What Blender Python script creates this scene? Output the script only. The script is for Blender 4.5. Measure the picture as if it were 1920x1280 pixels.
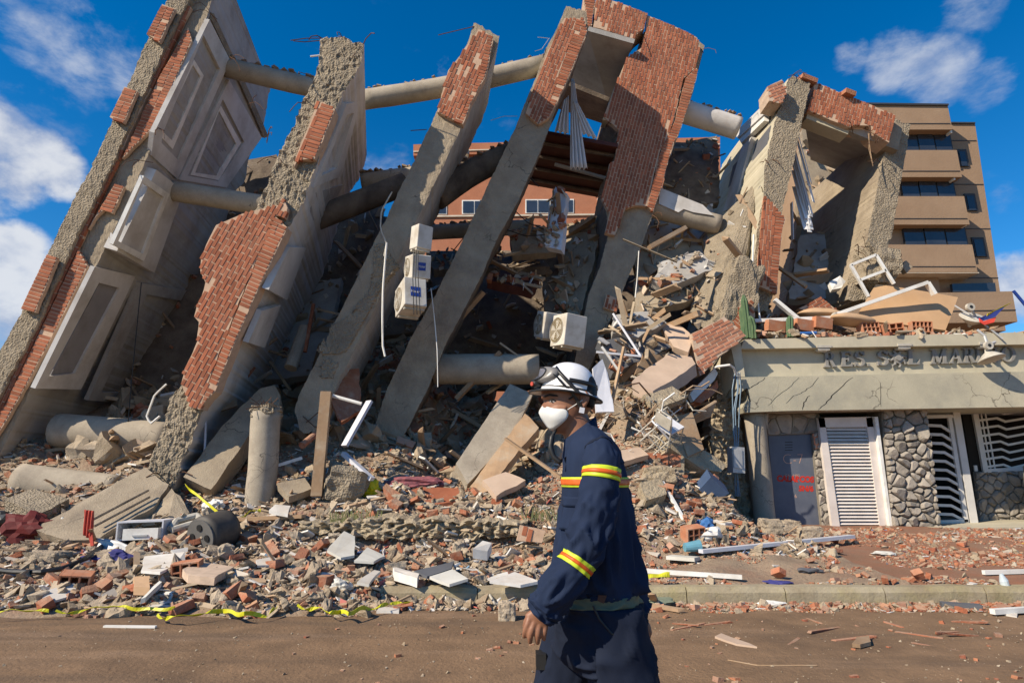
import bpy, bmesh, math, random
import numpy as np
from mathutils import Vector, Matrix, noise, Euler
for o in list(bpy.data.objects): bpy.data.objects.remove(o)
SC = bpy.context.scene
COL = SC.collection
rad = math.radians
# ---------------------------------------------------------------- camera
F, TH, CZ = 1150.0, rad(12.5), 1.38
cam = bpy.data.cameras.new('camera'); cam.sensor_width = 36; cam.lens = 36*F/1920; cam.clip_end = 3000; cam.clip_start = .05
cam_o = bpy.data.objects.new('camera', cam); COL.objects.link(cam_o)
cam_o.location = (0, 0, CZ); cam_o.rotation_euler = (rad(90)+TH, 0, 0)
SC.camera = cam_o
# ---------------------------------------------------------------- sun and sky
SUN = Vector((-.66, -.44, .61)).normalized()          # direction towards the sun
EL = math.asin(SUN.z); AZ = math.atan2(SUN.x, SUN.y)
sl = bpy.data.lights.new('sun', 'SUN'); sl.energy = 5.0; sl.angle = rad(.5); sl.color = (1, .87, .68)
so = bpy.data.objects.new('sun', sl); COL.objects.link(so); so.location = (-20, -14, 25)
so.rotation_euler = (-SUN).to_track_quat('-Z', 'Y').to_euler()
world = bpy.data.worlds.new('World'); SC.world = world; world.use_nodes = True
wt = world.node_tree; wt.nodes.clear()
def wn(t, **k):
    n = wt.nodes.new(t)
    for a, b in k.items(): setattr(n, a, b)
    return n
def cam_dir(px, py):
    u = (px-960)/F; v = (640-py)/F
    return Vector((u, math.cos(TH)-v*math.sin(TH), math.sin(TH)+v*math.cos(TH)))
sky = wn('ShaderNodeTexSky', sky_type='NISHITA', sun_disc=False, sun_elevation=EL, sun_rotation=AZ, air_density=1.0, dust_density=.0, ozone_density=5.0)
geo = wn('ShaderNodeTexCoord')
def math_n(op, a, b=None, clamp=False):
    n = wn('ShaderNodeMath', operation=op, use_clamp=clamp)
    for i, x in enumerate((a, b)):
        if x is None: continue
        if isinstance(x, (int, float)): n.inputs[i].default_value = x
        else: wt.links.new(x, n.inputs[i])
    return n.outputs[0]
def lobe(px, py, inner, outer):
    d = cam_dir(px, py).normalized()
    n = wn('ShaderNodeVectorMath', operation='DOT_PRODUCT'); n.inputs[1].default_value = d
    wt.links.new(geo.outputs['Generated'], n.inputs[0])
    m = wn('ShaderNodeMapRange', interpolation_type='SMOOTHSTEP')
    m.inputs[1].default_value = math.cos(rad(outer)); m.inputs[2].default_value = math.cos(rad(inner))
    wt.links.new(n.outputs['Value'], m.inputs[0])
    return m.outputs[0]
def wnoise(scale, detail, rough, sx=1, sy=1, sz=1, dist=0):
    mp = wn('ShaderNodeMapping'); mp.inputs['Scale'].default_value = (sx, sy, sz)
    wt.links.new(geo.outputs['Generated'], mp.inputs[0])
    n = wn('ShaderNodeTexNoise'); n.inputs['Scale'].default_value = scale; n.inputs['Detail'].default_value = detail
    n.inputs['Roughness'].default_value = rough; n.inputs['Distortion'].default_value = dist
    wt.links.new(mp.outputs[0], n.inputs[0]); return n.outputs[0]
def ss(x, a, b):
    m = wn('ShaderNodeMapRange', interpolation_type='SMOOTHSTEP'); m.inputs[1].default_value = a; m.inputs[2].default_value = b
    wt.links.new(x, m.inputs[0]); return m.outputs[0]
puff = wnoise(9, 9, .58, 1, 1, 1.4, .1)
wisp = wnoise(8, 10, .62, 1, 1, 2.0, .15)
cum = None
for (px, py, a, b) in ((10, 255, 0, 4.2), (65, 285, 0, 3.8), (105, 318, 0, 3.0), (30, 330, 0, 3.2), (-140, 300, 2, 7), (10, 478, 0, 3.6), (40, 535, 0, 3.8), (0, 600, 0, 4), (1915, 540, 0, 4)):
    l = lobe(px, py, a, b); cum = l if cum is None else math_n('MAXIMUM', cum, l)
cum = math_n('MULTIPLY', .88, ss(math_n('ADD', cum, math_n('MULTIPLY', math_n('SUBTRACT', puff, .5), 2.1)), .36, .95))
soft = None
for (px, py, a, b, g) in ((1600, 112, 0, 2.2, .8), (1670, 118, 0, 3.2, .9), (1760, 140, 0, 3.8, .9), (1845, 165, 0, 2.8, .8), (1890, 382, 0, 2.0, .62), (1840, 4, 0, 3, .7),
                       (90, 12, 0, 5, .72), (190, 20, 0, 4, .6), (215, 165, 0, 5.5, .72), (120, 185, 0, 5, .66), (30, 160, 0, 4, .6), (160, 60, 0, 5, .5), (720, 295, 0, 4, .5), (945, 212, 0, 2.6, .62), (885, 225, 0, 2, .6)):
    l = math_n('MULTIPLY', lobe(px, py, a, b), g); soft = l if soft is None else math_n('MAXIMUM', soft, l)
soft = math_n('MULTIPLY', ss(math_n('ADD', soft, math_n('MULTIPLY', math_n('SUBTRACT', wisp, .5), 2.6)), .40, 1.25), .60)
thin = math_n('MULTIPLY', ss(wisp, .62, .9), .12)
cover = math_n('MAXIMUM', math_n('MAXIMUM', cum, soft), thin, True)
shade = wn('ShaderNodeMix', data_type='RGBA'); shade.inputs[6].default_value = (3.2, 3.7, 4.9, 1); shade.inputs[7].default_value = (6.3, 6.4, 6.6, 1)
wt.links.new(ss(puff, .38, .6), shade.inputs[0])
mx = wn('ShaderNodeMix', data_type='RGBA')
gm = wn('ShaderNodeHueSaturation'); gm.inputs['Saturation'].default_value = 1.34; gm.inputs['Value'].default_value = 1.12; wt.links.new(sky.outputs[0], gm.inputs['Color'])
wt.links.new(cover, mx.inputs[0]); wt.links.new(gm.outputs[0], mx.inputs[6]); wt.links.new(shade.outputs[2], mx.inputs[7])
bg = wn('ShaderNodeBackground'); bg.inputs[1].default_value = .092
wt.links.new(mx.outputs[2], bg.inputs[0])
wo = wn('ShaderNodeOutputWorld'); wt.links.new(bg.outputs[0], wo.inputs[0])
SC.view_settings.view_transform = 'Standard'; SC.view_settings.look = 'None'; SC.view_settings.exposure = .47; SC.view_settings.gamma = 1
SC.render.engine = 'CYCLES'
SC.render.resolution_x = 1024; SC.render.resolution_y = 682
# ---------------------------------------------------------------- helpers
RN = random.Random(11)
CAMV = Vector((0, 0, CZ))
def W(px, py, Y):
    d = cam_dir(px, py); return CAMV + d*(Y/d.y)
def PL(px, py, p, n):
    d = cam_dir(px, py); return CAMV + d*((p-CAMV).dot(n)/d.dot(n))
def ns(p, s=1.0, o=0.0): return noise.noise(Vector((p[0]*s+o, p[1]*s-o, p[2]*s+o*.7)))
def fr(p, s=1.0, o=0.0, oct=4): return noise.fractal(Vector((p[0]*s+o, p[1]*s-o, p[2]*s+o*.7)), 1.0, 2.0, oct)
def clampf(x, a=0., b=1.): return max(a, min(b, x))
def sstep(a, b, x): t = clampf((x-a)/(b-a)); return t*t*(3-2*t)
class MB:
    def __init__(s): s.v = []; s.f = []; s.m = []
    def add(s, vs, fs, mi=0):
        o = len(s.v); s.v += [tuple(x) for x in vs]
        s.f += [tuple(i+o for i in f) for f in fs]; s.m += [mi]*len(fs)
    def box(s, c, sz, rot=None, mi=0, taper=1.0):
        hx, hy, hz = sz[0]/2, sz[1]/2, sz[2]/2
        vs = [Vector((x*(taper if z > 0 else 1), y*(taper if z > 0 else 1), z)) for z in (-hz, hz) for (x, y) in ((-hx, -hy), (hx, -hy), (hx, hy), (-hx, hy))]
        if rot is not None:
            M = rot if isinstance(rot, Matrix) else Euler(rot).to_matrix()
            vs = [M@v for v in vs]
        c = Vector(c)
        s.add([v+c for v in vs], [(0, 3, 2, 1), (4, 5, 6, 7), (0, 1, 5, 4), (1, 2, 6, 5), (2, 3, 7, 6), (3, 0, 4, 7)], mi)
        return s
    def prism(s, pts, vec, mi=0, mside=None):
        n = len(pts); vec = Vector(vec); pts = [Vector(p) for p in pts]
        s.add(pts+[p+vec for p in pts], [tuple(range(n))], mi); o = len(s.v)-2*n
        s.f += [tuple(o+n+i for i in reversed(range(n)))]+[(o+(i+1) % n, o+i, o+n+i, o+n+(i+1) % n) for i in range(n)]
        s.m += [mi]+[mi if mside is None else mside]*n
        return s
    def tube(s, pts, r, n=8, mi=0, caps=True):
        pts = [Vector(p) for p in pts]; k = len(pts); rings = []
        up = None
        for i, p in enumerate(pts):
            t = (pts[min(i+1, k-1)]-pts[max(i-1, 0)]).normalized()
            if up is None:
                up = Vector((0, 0, 1)) if abs(t.z) < .9 else Vector((1, 0, 0))
            a = t.cross(up).normalized(); b = a.cross(t).normalized(); up = b
            rr = r[i] if isinstance(r, (list, tuple)) else r
            rings.append([p+(a*math.cos(q)+b*math.sin(q))*rr for q in (2*math.pi*j/n for j in range(n))])
        vs = [v for g in rings for v in g]
        fs = [(i*n+j, i*n+(j+1) % n, (i+1)*n+(j+1) % n, (i+1)*n+j) for i in range(k-1) for j in range(n)]
        if caps: fs += [tuple(reversed(range(n))), tuple(range((k-1)*n, k*n))]
        s.add(vs, fs, mi); return s
    def build(s, name, mats, parent=None, smooth=False, fix=True):
        me = bpy.data.meshes.new(name); me.from_pydata(s.v, [], s.f)
        if not isinstance(mats, (list, tuple)): mats = [mats]
        for m in mats: me.materials.append(m)
        me.polygons.foreach_set('material_index', s.m)
        if fix:
            bm = bmesh.new(); bm.from_mesh(me); bmesh.ops.recalc_face_normals(bm, faces=bm.faces); bm.to_mesh(me); bm.free()
        if smooth: me.polygons.foreach_set('use_smooth', [True]*len(me.polygons))
        me.update()
        return obj(name, me, parent)
def obj(name, me, parent=None):
    o = bpy.data.objects.new(name, me); COL.objects.link(o)
    if parent is not None:
        o.parent = parent
        if parent.type == 'EMPTY': o.matrix_parent_inverse = Matrix.Translation(-parent.location)
    return o
def tag(o, label=None, cat=None, group=None, kind=None):
    if label: o['label'] = label
    if cat:
        o['category'] = cat; kind = kind or 'thing'
    if group: o['group'] = group
    if kind: o['kind'] = kind
    return o
def thing(name, loc, label, cat, group=None):
    e = bpy.data.objects.new(name, None); COL.objects.link(e); e.location = loc; e.empty_display_size = .2
    return tag(e, label, cat, group)
def inpoly(x, y, P):
    c = False; j = len(P)-1
    for i in range(len(P)):
        xi, yi = P[i]; xj, yj = P[j]
        if (yi > y) != (yj > y) and x < (xj-xi)*(y-yi)/(yj-yi)+xi: c = not c
        j = i
    return c
def resample(pts, n):
    pts = [Vector(p) for p in pts]; d = [0.]
    for a, b in zip(pts, pts[1:]): d.append(d[-1]+(b-a).length)
    out = []; k = 0
    for i in range(n):
        t = d[-1]*i/(n-1)
        while k < len(pts)-2 and d[k+1] < t: k += 1
        q = (t-d[k])/max(1e-9, d[k+1]-d[k]); out.append(pts[k].lerp(pts[k+1], clampf(q)))
    return out
def jag(pts, step, amp, seed=0.0, closed=True):
    """world polygon -> same polygon with finely broken edges (in its own plane, xz)"""
    out = []; n = len(pts)
    for i in range(n if closed else n-1):
        a = Vector(pts[i]); b = Vector(pts[(i+1) % n]); k = max(1, int((b-a).length/step))
        for q in range(k):
            p = a.lerp(b, q/k)
            out.append(p+Vector((ns(p, 5, seed), 0, ns(p, 5, seed+9)))*amp + Vector((ns(p, 17, seed), 0, ns(p, 17, seed+4)))*amp*.5)
    return out
# ---------------------------------------------------------------- materials
def mat(name, c, c2=None, scale=5., rough=.85, bump=.25, bscale=30., bdist=.02, stain=None, samt=.5, sscale=.7, rnd=0., isl=None, metal=0., spec=.3, vor=0., coord='pos', grain=0., trans=0., streak=0., dust=0., crack=0., tracks=None):
    m = bpy.data.materials.new(name); m.use_nodes = True; t = m.node_tree; N = t.nodes; L = t.links
    b = N['Principled BSDF']; b.inputs['Roughness'].default_value = rough; b.inputs['Metallic'].default_value = metal
    b.inputs['Specular IOR Level'].default_value = spec
    if coord == 'pos': P = N.new('ShaderNodeNewGeometry').outputs['Position']
    else: P = N.new('ShaderNodeTexCoord').outputs['Object']
    def noi(s, d=6, r=.6, v=None):
        n = N.new('ShaderNodeTexNoise'); n.inputs['Scale'].default_value = s; n.inputs['Detail'].default_value = d; n.inputs['Roughness'].default_value = r
        L.new(v or P, n.inputs['Vector']); return n.outputs['Fac']
    def mr(x, a, bb, lo=0., hi=1.):
        n = N.new('ShaderNodeMapRange'); n.inputs[1].default_value = a; n.inputs[2].default_value = bb; n.inputs[3].default_value = lo; n.inputs[4].default_value = hi
        L.new(x, n.inputs[0]); return n.outputs[0]
    def mix(f, a, bb, mode='MIX'):
        n = N.new('ShaderNodeMix'); n.data_type = 'RGBA'; n.blend_type = mode
        for i, x in ((0, f), (6, a), (7, bb)):
            if isinstance(x, (int, float)): n.inputs[i].default_value = x
            elif isinstance(x, tuple): n.inputs[i].default_value = (*x, 1)
            else: L.new(x, n.inputs[i])
        return n.outputs[2]
    if c2 is None: c2 = tuple(x*.75 for x in c)
    col = mix(mr(noi(scale), .35, .68), c, c2)
    if isl:
        g = N.new('ShaderNodeNewGeometry').outputs['Random Per Island']
        r = N.new('ShaderNodeValToRGB'); r.color_ramp.interpolation = 'CONSTANT'
        while len(r.color_ramp.elements) < len(isl): r.color_ramp.elements.new(.5)
        for e, (p, cc) in zip(r.color_ramp.elements, isl): e.position = p; e.color = (*cc, 1)
        L.new(g, r.inputs[0]); col = mix(mr(noi(scale), .3, .75, .75, 1.), (0., 0., 0.), r.outputs[0])
        col = mix(mr(noi(1.7), .45, .75, 0, .45), col, c)
    if rnd:
        oi = N.new('ShaderNodeObjectInfo').outputs['Random']
        col = mix(1.0, col, mix(oi, tuple(1-rnd for _ in range(3)), tuple(1+rnd*.6 for _ in range(3))), 'MULTIPLY')
    if stain:
        v = P
        if streak:
            mp = N.new('ShaderNodeMapping'); mp.inputs['Scale'].default_value = (1, 1, streak); L.new(P, mp.inputs[0]); v = mp.outputs[0]
        col = mix(mr(noi(sscale, 8, .68, v), .47, .68, 0, samt), col, stain)
    if tracks:
        mp = N.new('ShaderNodeMapping'); mp.inputs['Scale'].default_value = (.10, 1.3, 1); mp.inputs['Rotation'].default_value = (0, 0, .06); L.new(P, mp.inputs[0])
        col = mix(mr(noi(1.6, 6, .6, mp.outputs[0]), .5, .66, 0, .7), col, tracks[0]); mp2 = N.new('ShaderNodeMapping'); mp2.inputs['Scale'].default_value = (.16, 1.0, 1); L.new(P, mp2.inputs[0])
        col = mix(mr(noi(2.3, 7, .65, mp2.outputs[0]), .55, .7, 0, .6), col, tracks[1])
    if crack:
        nz = N.new('ShaderNodeTexNoise'); nz.inputs['Scale'].default_value = 2.2; nz.inputs['Detail'].default_value = 5; L.new(P, nz.inputs['Vector'])
        va = N.new('ShaderNodeVectorMath'); va.operation = 'MULTIPLY_ADD'; L.new(nz.outputs['Color'], va.inputs[0]); va.inputs[1].default_value = (.7, .7, .7); L.new(P, va.inputs[2])
        vc = N.new('ShaderNodeTexVoronoi'); vc.feature = 'DISTANCE_TO_EDGE'; vc.inputs['Scale'].default_value = crack; L.new(va.outputs[0], vc.inputs['Vector'])
        mm = N.new('ShaderNodeMath'); mm.operation = 'MULTIPLY'; L.new(mr(vc.outputs['Distance'], .003, .012, .8, 0.), mm.inputs[0]); L.new(mr(noi(.9, 3), .5, .6), mm.inputs[1]); col = mix(mm.outputs[0], col, (.04, .033, .027))
    if grain: col = mix(mr(noi(bscale*2.2, 3), .3, .7, 0, grain), col, tuple(x*.45 for x in c))
    if dust:
        g2 = N.new('ShaderNodeNewGeometry'); sp = N.new('ShaderNodeSeparateXYZ'); L.new(g2.outputs['Normal'], sp.inputs[0])
        a = N.new('ShaderNodeMath'); a.operation = 'MULTIPLY'; L.new(mr(sp.outputs[2], .25, .9), a.inputs[0]); L.new(mr(noi(3.2), .3, .62, .25, 1.), a.inputs[1])
        a2 = N.new('ShaderNodeMath'); a2.operation = 'MULTIPLY'; L.new(a.outputs[0], a2.inputs[0]); a2.inputs[1].default_value = dust; col = mix(a2.outputs[0], col, (.43, .335, .23))
    L.new(col, b.inputs['Base Color'])
    if trans: b.inputs['Transmission Weight'].default_value = trans
    if bump:
        bp = N.new('ShaderNodeBump'); bp.inputs['Strength'].default_value = bump; bp.inputs['Distance'].default_value = bdist
        h = noi(bscale, 7, .65)
        if vor:
            vo = N.new('ShaderNodeTexVoronoi'); vo.inputs['Scale'].default_value = vor; L.new(P, vo.inputs['Vector'])
            a = N.new('ShaderNodeMath'); a.operation = 'ADD'; L.new(h, a.inputs[0]); L.new(vo.outputs['Distance'], a.inputs[1]); h = a.outputs[0]
        L.new(h, bp.inputs['Height']); L.new(bp.outputs[0], b.inputs['Normal'])
    return m
M = {}
M['road'] = mat('dirt_road', (.255, .16, .092), (.18, .112, .064), 2.2, .95, .6, 26, .03, stain=(.10, .066, .044), samt=.6, sscale=.55, grain=.35, tracks=((.12, .082, .055), (.30, .20, .13)))
M['earth'] = mat('rubble_earth', (.36, .275, .195), (.26, .19, .135), 3, .95, .8, 22, .05, stain=(.30, .13, .08), samt=.5, sscale=1.3, grain=.4)
M['walk'] = mat('pavement_dirt', (.24, .135, .085), (.30, .125, .07), 2.4, .95, .6, 30, .03, stain=(.27, .20, .15), samt=.6, sscale=1.1, grain=.45)
M['kerb'] = mat('kerb_concrete', (.36, .31, .22), (.25, .20, .13), 3, .9, .5, 25, .02, stain=(.42, .36, .12), samt=.55, sscale=1.2, grain=.3)
M['conc'] = mat('slab_concrete', (.41, .34, .25), (.31, .25, .18), 2.6, .9, .8, 42, .02, stain=(.19, .15, .115), samt=.7, sscale=1.6, grain=.5, crack=1.1)
M['rough'] = mat('rough_stucco', (.39, .325, .24), (.28, .23, .165), 5, .95, .85, 34, .035, stain=(.17, .145, .115), samt=.6, sscale=1.3, vor=30, grain=.5)
M['white'] = mat('white_plaster', (.60, .585, .57), (.50, .48, .46), 1.5, .8, .12, 12, .01, stain=(.30, .26, .22), samt=.55, sscale=1.0)
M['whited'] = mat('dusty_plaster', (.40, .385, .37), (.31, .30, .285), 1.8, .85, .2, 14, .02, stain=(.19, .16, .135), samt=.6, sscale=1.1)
M['column'] = mat('column_concrete', (.42, .365, .29), (.32, .275, .215), 2, .85, .25, 20, .01, stain=(.20, .165, .13), samt=.6, sscale=1.9, grain=.35, crack=1.6)
M['dusky'] = mat('dirty_shade_concrete', (.17, .135, .105), (.09, .07, .056), 3, .95, .6, 18, .04, stain=(.28, .22, .165), samt=.55, sscale=1.3)  # dirty concrete, base colour darkened to stand in for interior shade
M['brick'] = mat('red_brick', (.385, .13, .066), (.30, .096, .05), 7, .9, .4, 45, .012, rnd=.3, grain=.3, stain=(.38, .19, .12), samt=.45, sscale=2.2)
M['brickl'] = mat('pale_orange_brick', (.46, .20, .12), (.38, .15, .09), 7, .9, .3, 45, .01, rnd=.25, stain=(.42, .27, .19), samt=.4, sscale=2)
M['mortar'] = mat('mortar', (.54, .38, .27), (.44, .30, .21), 9, .95, .4, 40, .01)
M['mortarl'] = mat('pale_mortar', (.55, .42, .32), None, 9, .95, .4, 40, .01)
M['beam'] = mat('entrance_render', (.50, .45, .34), (.41, .375, .285), 1.6, .85, .15, 25, .01, stain=(.27, .25, .20), samt=.5, sscale=1.3, streak=.35)
M['beam2'] = mat('entrance_beam', (.48, .44, .33), (.39, .36, .275), 1.3, .85, .35, 30, .012, grain=.25, crack=1.3, stain=(.27, .26, .22), samt=.6, sscale=1.5)
M['stone'] = mat('field_stone', (.34, .30, .255), (.235, .215, .19), 5, .9, .6, 16, .04, rnd=.28, stain=(.44, .39, .31), samt=.35, sscale=2)
M['wpaint'] = mat('white_paint', (.74, .73, .70), (.64, .63, .60), 3, .5, .06, 20, .005, stain=(.42, .37, .31), samt=.35, sscale=3, coord='obj')
M['louvre'] = mat('louvre_paint', (.66, .60, .56), (.57, .51, .47), 4, .5, .05, 20, .005)
M['blue_door'] = mat('blue_grey_steel', (.105, .118, .155), (.085, .096, .13), 2, .45, .05, 20, .004, stain=(.18, .19, .22), samt=.3, sscale=2.2, spec=.4)
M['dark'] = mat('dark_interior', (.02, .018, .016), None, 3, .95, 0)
M['black'] = mat('black_plastic', (.014, .014, .015), (.022, .022, .022), 8, .45, .1, 40, .003, spec=.4)
M['glass'] = mat('dark_window_glass', (.025, .03, .04), (.035, .042, .055), 1, .08, 0, spec=.8)
M['frame'] = mat('dark_window_frame', (.05, .05, .055), None, 5, .5, 0)
M['brown'] = mat('brown_stucco', (.31, .212, .14), (.27, .182, .118), .8, .95, .35, 9, .05, stain=(.25, .15, .09), samt=.3, sscale=.25)
M['orange'] = mat('far_orange_brick', (.44, .18, .10), (.37, .145, .08), 1.5, .95, .3, 12, .03, grain=.3, stain=(.3, .15, .1), samt=.4, sscale=.4)
M['cream'] = mat('cream_trim', (.6, .52, .42), None, 2, .9, .1)
M['chunk'] = mat('concrete_rubble', (.33, .255, .18), None, 9, .95, .9, 34, .025, dust=.85, grain=.3, isl=[(0, (.43, .35, .255)), (.2, (.34, .27, .19)), (.42, (.49, .415, .315)), (.6, (.29, .215, .145)), (.8, (.39, .325, .26)), (.93, (.53, .475, .395))])
M['bchunk'] = mat('brick_rubble', (.34, .225, .15), None, 9, .95, .8, 34, .02, dust=.6, grain=.25, isl=[(0, (.44, .14, .068)), (.25, (.34, .105, .062)), (.5, (.48, .19, .10)), (.72, (.38, .20, .14)), (.88, (.5, .28, .2))])
M['wchunk'] = mat('plaster_and_tile_scraps', (.5, .45, .38), None, 6, .7, .2, 30, .01, dust=.4, isl=[(0, (.72, .71, .69)), (.3, (.60, .56, .50)), (.5, (.66, .67, .69)), (.64, (.50, .50, .50)), (.76, (.56, .44, .34)), (.9, (.42, .40, .37))])
M['wood'] = mat('splintered_wood', (.36, .24, .145), (.25, .16, .095), 6, .85, .4, 30, .01, rnd=.3, stain=(.48, .40, .30), samt=.6, sscale=3)
M['woodi'] = mat('wood_splinters', (.33, .23, .15), None, 8, .85, .3, 30, .01, dust=.4, isl=[(0, (.40, .27, .17)), (.35, (.30, .21, .14)), (.6, (.50, .40, .28)), (.85, (.22, .16, .11))])
M['litter'] = mat('coloured_litter', (.4, .36, .32), None, 8, .6, .1, 30, .01, isl=[(0, (.70, .70, .72)), (.38, (.12, .2, .42)), (.5, (.62, .3, .1)), (.58, (.1, .12, .15)), (.7, (.25, .42, .55)), (.78, (.6, .12, .09)), (.84, (.72, .62, .12)), (.88, (.7, .66, .6)), (.95, (.22, .13, .28))])
M['rust'] = mat('rusty_steel', (.13, .065, .035), (.08, .045, .03), 12, .85, .2, 40, .003)
M['steel'] = mat('galvanised_steel', (.5, .5, .5), (.4, .4, .4), 5, .45, .1, 30, .004, metal=.3)
# ================================================================ terrain
TX = [-18, -10, -6, -4, -2.4, -1.2, 0, 1.2, 2.4, 3.4, 4.05, 4.5, 30]
TY = [6.2, 6.6, 7.0, 7.5, 7.7, 8.4, 9.1, 9.5, 10.3, 11.2, 12.0, 13.0, 14.5, 16.0, 18.0, 21]
TZ = [  # one row per TY
 [-.10]*13,
 [-.04, -.04, -.03, -.03, -.04, -.10, -.15, -.15, -.15, -.15, -.15, -.15, -.15],
 [.10, .10, .12, .12, .09, -.05, -.12, -.12, -.12, -.12, -.12, -.12, -.12],
 [.24, .24, .25, .24, .20, .12, .0, .0, .0, .0, .0, .0, .0],
 [.28, .28, .30, .28, .25, .18, .16, .16, .16, .16, .16, .16, .16],
 [.36, .36, .38, .36, .33, .28, .24, .22, .22, .22, .21, .20, .19],
 [.46, .46, .48, .46, .43, .38, .33, .32, .30, .29, .26, .24, .22],
 [.66, .66, .66, .70, .78, .80, .74, .62, .50, .46, .36, .28, .24],
 [.95, .95, .95, 1.05, 1.12, 1.08, 1.02, 1.0, 1.15, .95, .55, .36, .32],
 [1.3, 1.3, 1.32, 1.5, 1.50, 1.20, 1.15, 1.4, 2.05, 1.35, .6, .4, .38],
 [1.7, 1.7, 1.7, 2.05, 2.0, 1.35, 1.3, 1.7, 2.7, 1.85, .8, .42, .40],
 [2.2, 2.2, 2.1, 2.6, 2.5, 1.5, 1.5, 2.2, 3.4, 2.5, 1.0, .42, .42],
 [3.2, 3.2, 3.0, 3.9, 3.9, 2.0, 1.9, 3.2, 4.6, 4.5, 3.6, .42, .42],
 [3.2, 3.2, 3.4, 5.0, 5.2, 3.0, 2.4, 4.2, 5.8, 5.4, 3.8, .42, .42],
 [2.5, 2.5, 3.0, 5.2, 5.4, 4.2, 3.2, 4.6, 6.2, 5.8, 3.6, .42, .42],
 [.5, .5, .8, 1.5, 1.5, 1.2, 1.0, 1.2, 2.0, 2.0, 1.2, .4, .4]]
TZ = np.array(TZ)
def tz(x, y):
    x = clampf(x, TX[0], TX[-1]-1e-4); y = clampf(y, TY[0], TY[-1]-1e-4)
    i = 0
    while TX[i+1] <= x: i += 1
    j = 0
    while TY[j+1] <= y: j += 1
    a = (x-TX[i])/(TX[i+1]-TX[i]); b = (y-TY[j])/(TY[j+1]-TY[j]); a = a*a*(3-2*a)
    z = (TZ[j, i]*(1-a)+TZ[j, i+1]*a)*(1-b)+(TZ[j+1, i]*(1-a)+TZ[j+1, i+1]*a)*b
    am = .02+.13*sstep(7.2, 9.6, y)*(1-sstep(4.2, 5.0, x)) + .03*sstep(6.4, 7.4, y)*(1-sstep(-1.6, -.6, x))
    return z + am*fr((x, y, 0), 1.1, 3.3, 5)
def G(px, py, lo=5.0, hi=20.0):
    d = cam_dir(px, py); d = d/d.y; y = lo
    while y < hi:
        p = CAMV+d*y; h = max(0., tz(p.x, y)) if y > 6.2 else 0.
        if p.z <= h: return Vector((p.x, y, h))
        y += .02
    p = CAMV+d*hi; return p
# ground sheet out to the horizon
mb = MB(); mb.add([(-400, -200, 0), (400, -200, 0), (400, 900, 0), (-400, 900, 0)], [(0, 1, 2, 3)])
far = mb.build('ground', M['road']); tag(far, kind='structure'); far.location.z = -.02
mb = MB(); nx, ny = 150, 70
for j in range(ny+1):
    for i in range(nx+1):
        x = -14+28*i/nx; y = -3+10.9*j/ny
        mb.v.append((x, y, .0+.012*fr((x, y, 0), .8, 1, 4)+.006*fr((x, y, 0), 5, 2, 3)))
mb.add([], [])
mb.f = [(j*(nx+1)+i, j*(nx+1)+i+1, (j+1)*(nx+1)+i+1, (j+1)*(nx+1)+i) for j in range(ny) for i in range(nx)]; mb.m = [0]*len(mb.f)
tag(mb.build('road', M['road'], smooth=True), kind='structure')
# rubble mound (left and centre) and the littered pavement (right) as two sheets
def sheet(name, x0, x1, y0, y1, st, m):
    nx = int((x1-x0)/st); ny = int((y1-y0)/st); mb = MB()
    for j in range(ny+1):
        for i in range(nx+1):
            x = x0+(x1-x0)*i/nx; y = y0+(y1-y0)*j/ny; mb.v.append((x, y, tz(x, y)))
    mb.f = [(j*(nx+1)+i, j*(nx+1)+i+1, (j+1)*(nx+1)+i+1, (j+1)*(nx+1)+i) for j in range(ny) for i in range(nx)]; mb.m = [0]*len(mb.f)
    return tag(mb.build(name, m, smooth=True), kind='structure')
sheet('rubble_mound', -16, -1.3, 6.3, 21, .1, M['earth'])
sheet('rubble_slope', -1.3, 4.7, 7.56, 21, .09, M['earth'])
sheet('pavement', 4.7, 22, 7.56, 15, .12, M['walk'])
# kerb: separate kerb stones
kx = -1.5; ki = 0
while kx < 14:
    l = 1.0+.25*RN.random(); mb = MB(); n = 12; prof = [(-.01, -.2), (-.005, .11), (.03, .165), (.16, .17), (.165, -.2)]
    ring = []
    for i in range(n+1):
        x = kx+(l-.012)*i/n
        for (a, b) in prof: ring.append((x, 7.40+a+.012*fr((x, a, b), 3, 5), b+.012*fr((x, b, a), 3, 8)+(-.02 if b > .1 else 0)*max(0, fr((x, 0, 0), 2, 3))))
    k = len(prof)
    mb.add(ring, [(i*k+j, (i+1)*k+j, (i+1)*k+(j+1) % k, i*k+(j+1) % k) for i in range(n) for j in range(k)]+[tuple(range(k)), tuple(range(n*k+k-1, n*k-1, -1))])
    o = mb.build('kerb_stone', M['kerb'])
    if ki == 0:
        kroot = o; kroot.name = 'kerb'; tag(kroot, kind='structure')
    else: o.parent = kroot
    kx += l; ki += 1
# ================================================================ entrance building
YE = 13.0
def pxprism(mb, pts, Y, d, mi=0, ms=None): return mb.prism([W(x, y, Y) for x, y in pts], (0, d, 0), mi, ms)
ent = thing('entrance_building', (8, 13, .4), 'low grey concrete entrance block with raised sign lettering under rubble-covered flat roof', 'building')
# back, side and roof body
mb = MB(); pxprism(mb, [(1396, 636), (2250, 614), (2250, 640), (1388, 654)], YE-.34, 6)
mb.build('roof_ledge', M['beam'], ent)
mb = MB(); pxprism(mb, [(1388, 655), (2250, 636), (2250, 694), (1390, 708)], YE-.13, 5.7)
mb.build('sign_wall', M['beam'], ent)
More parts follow.
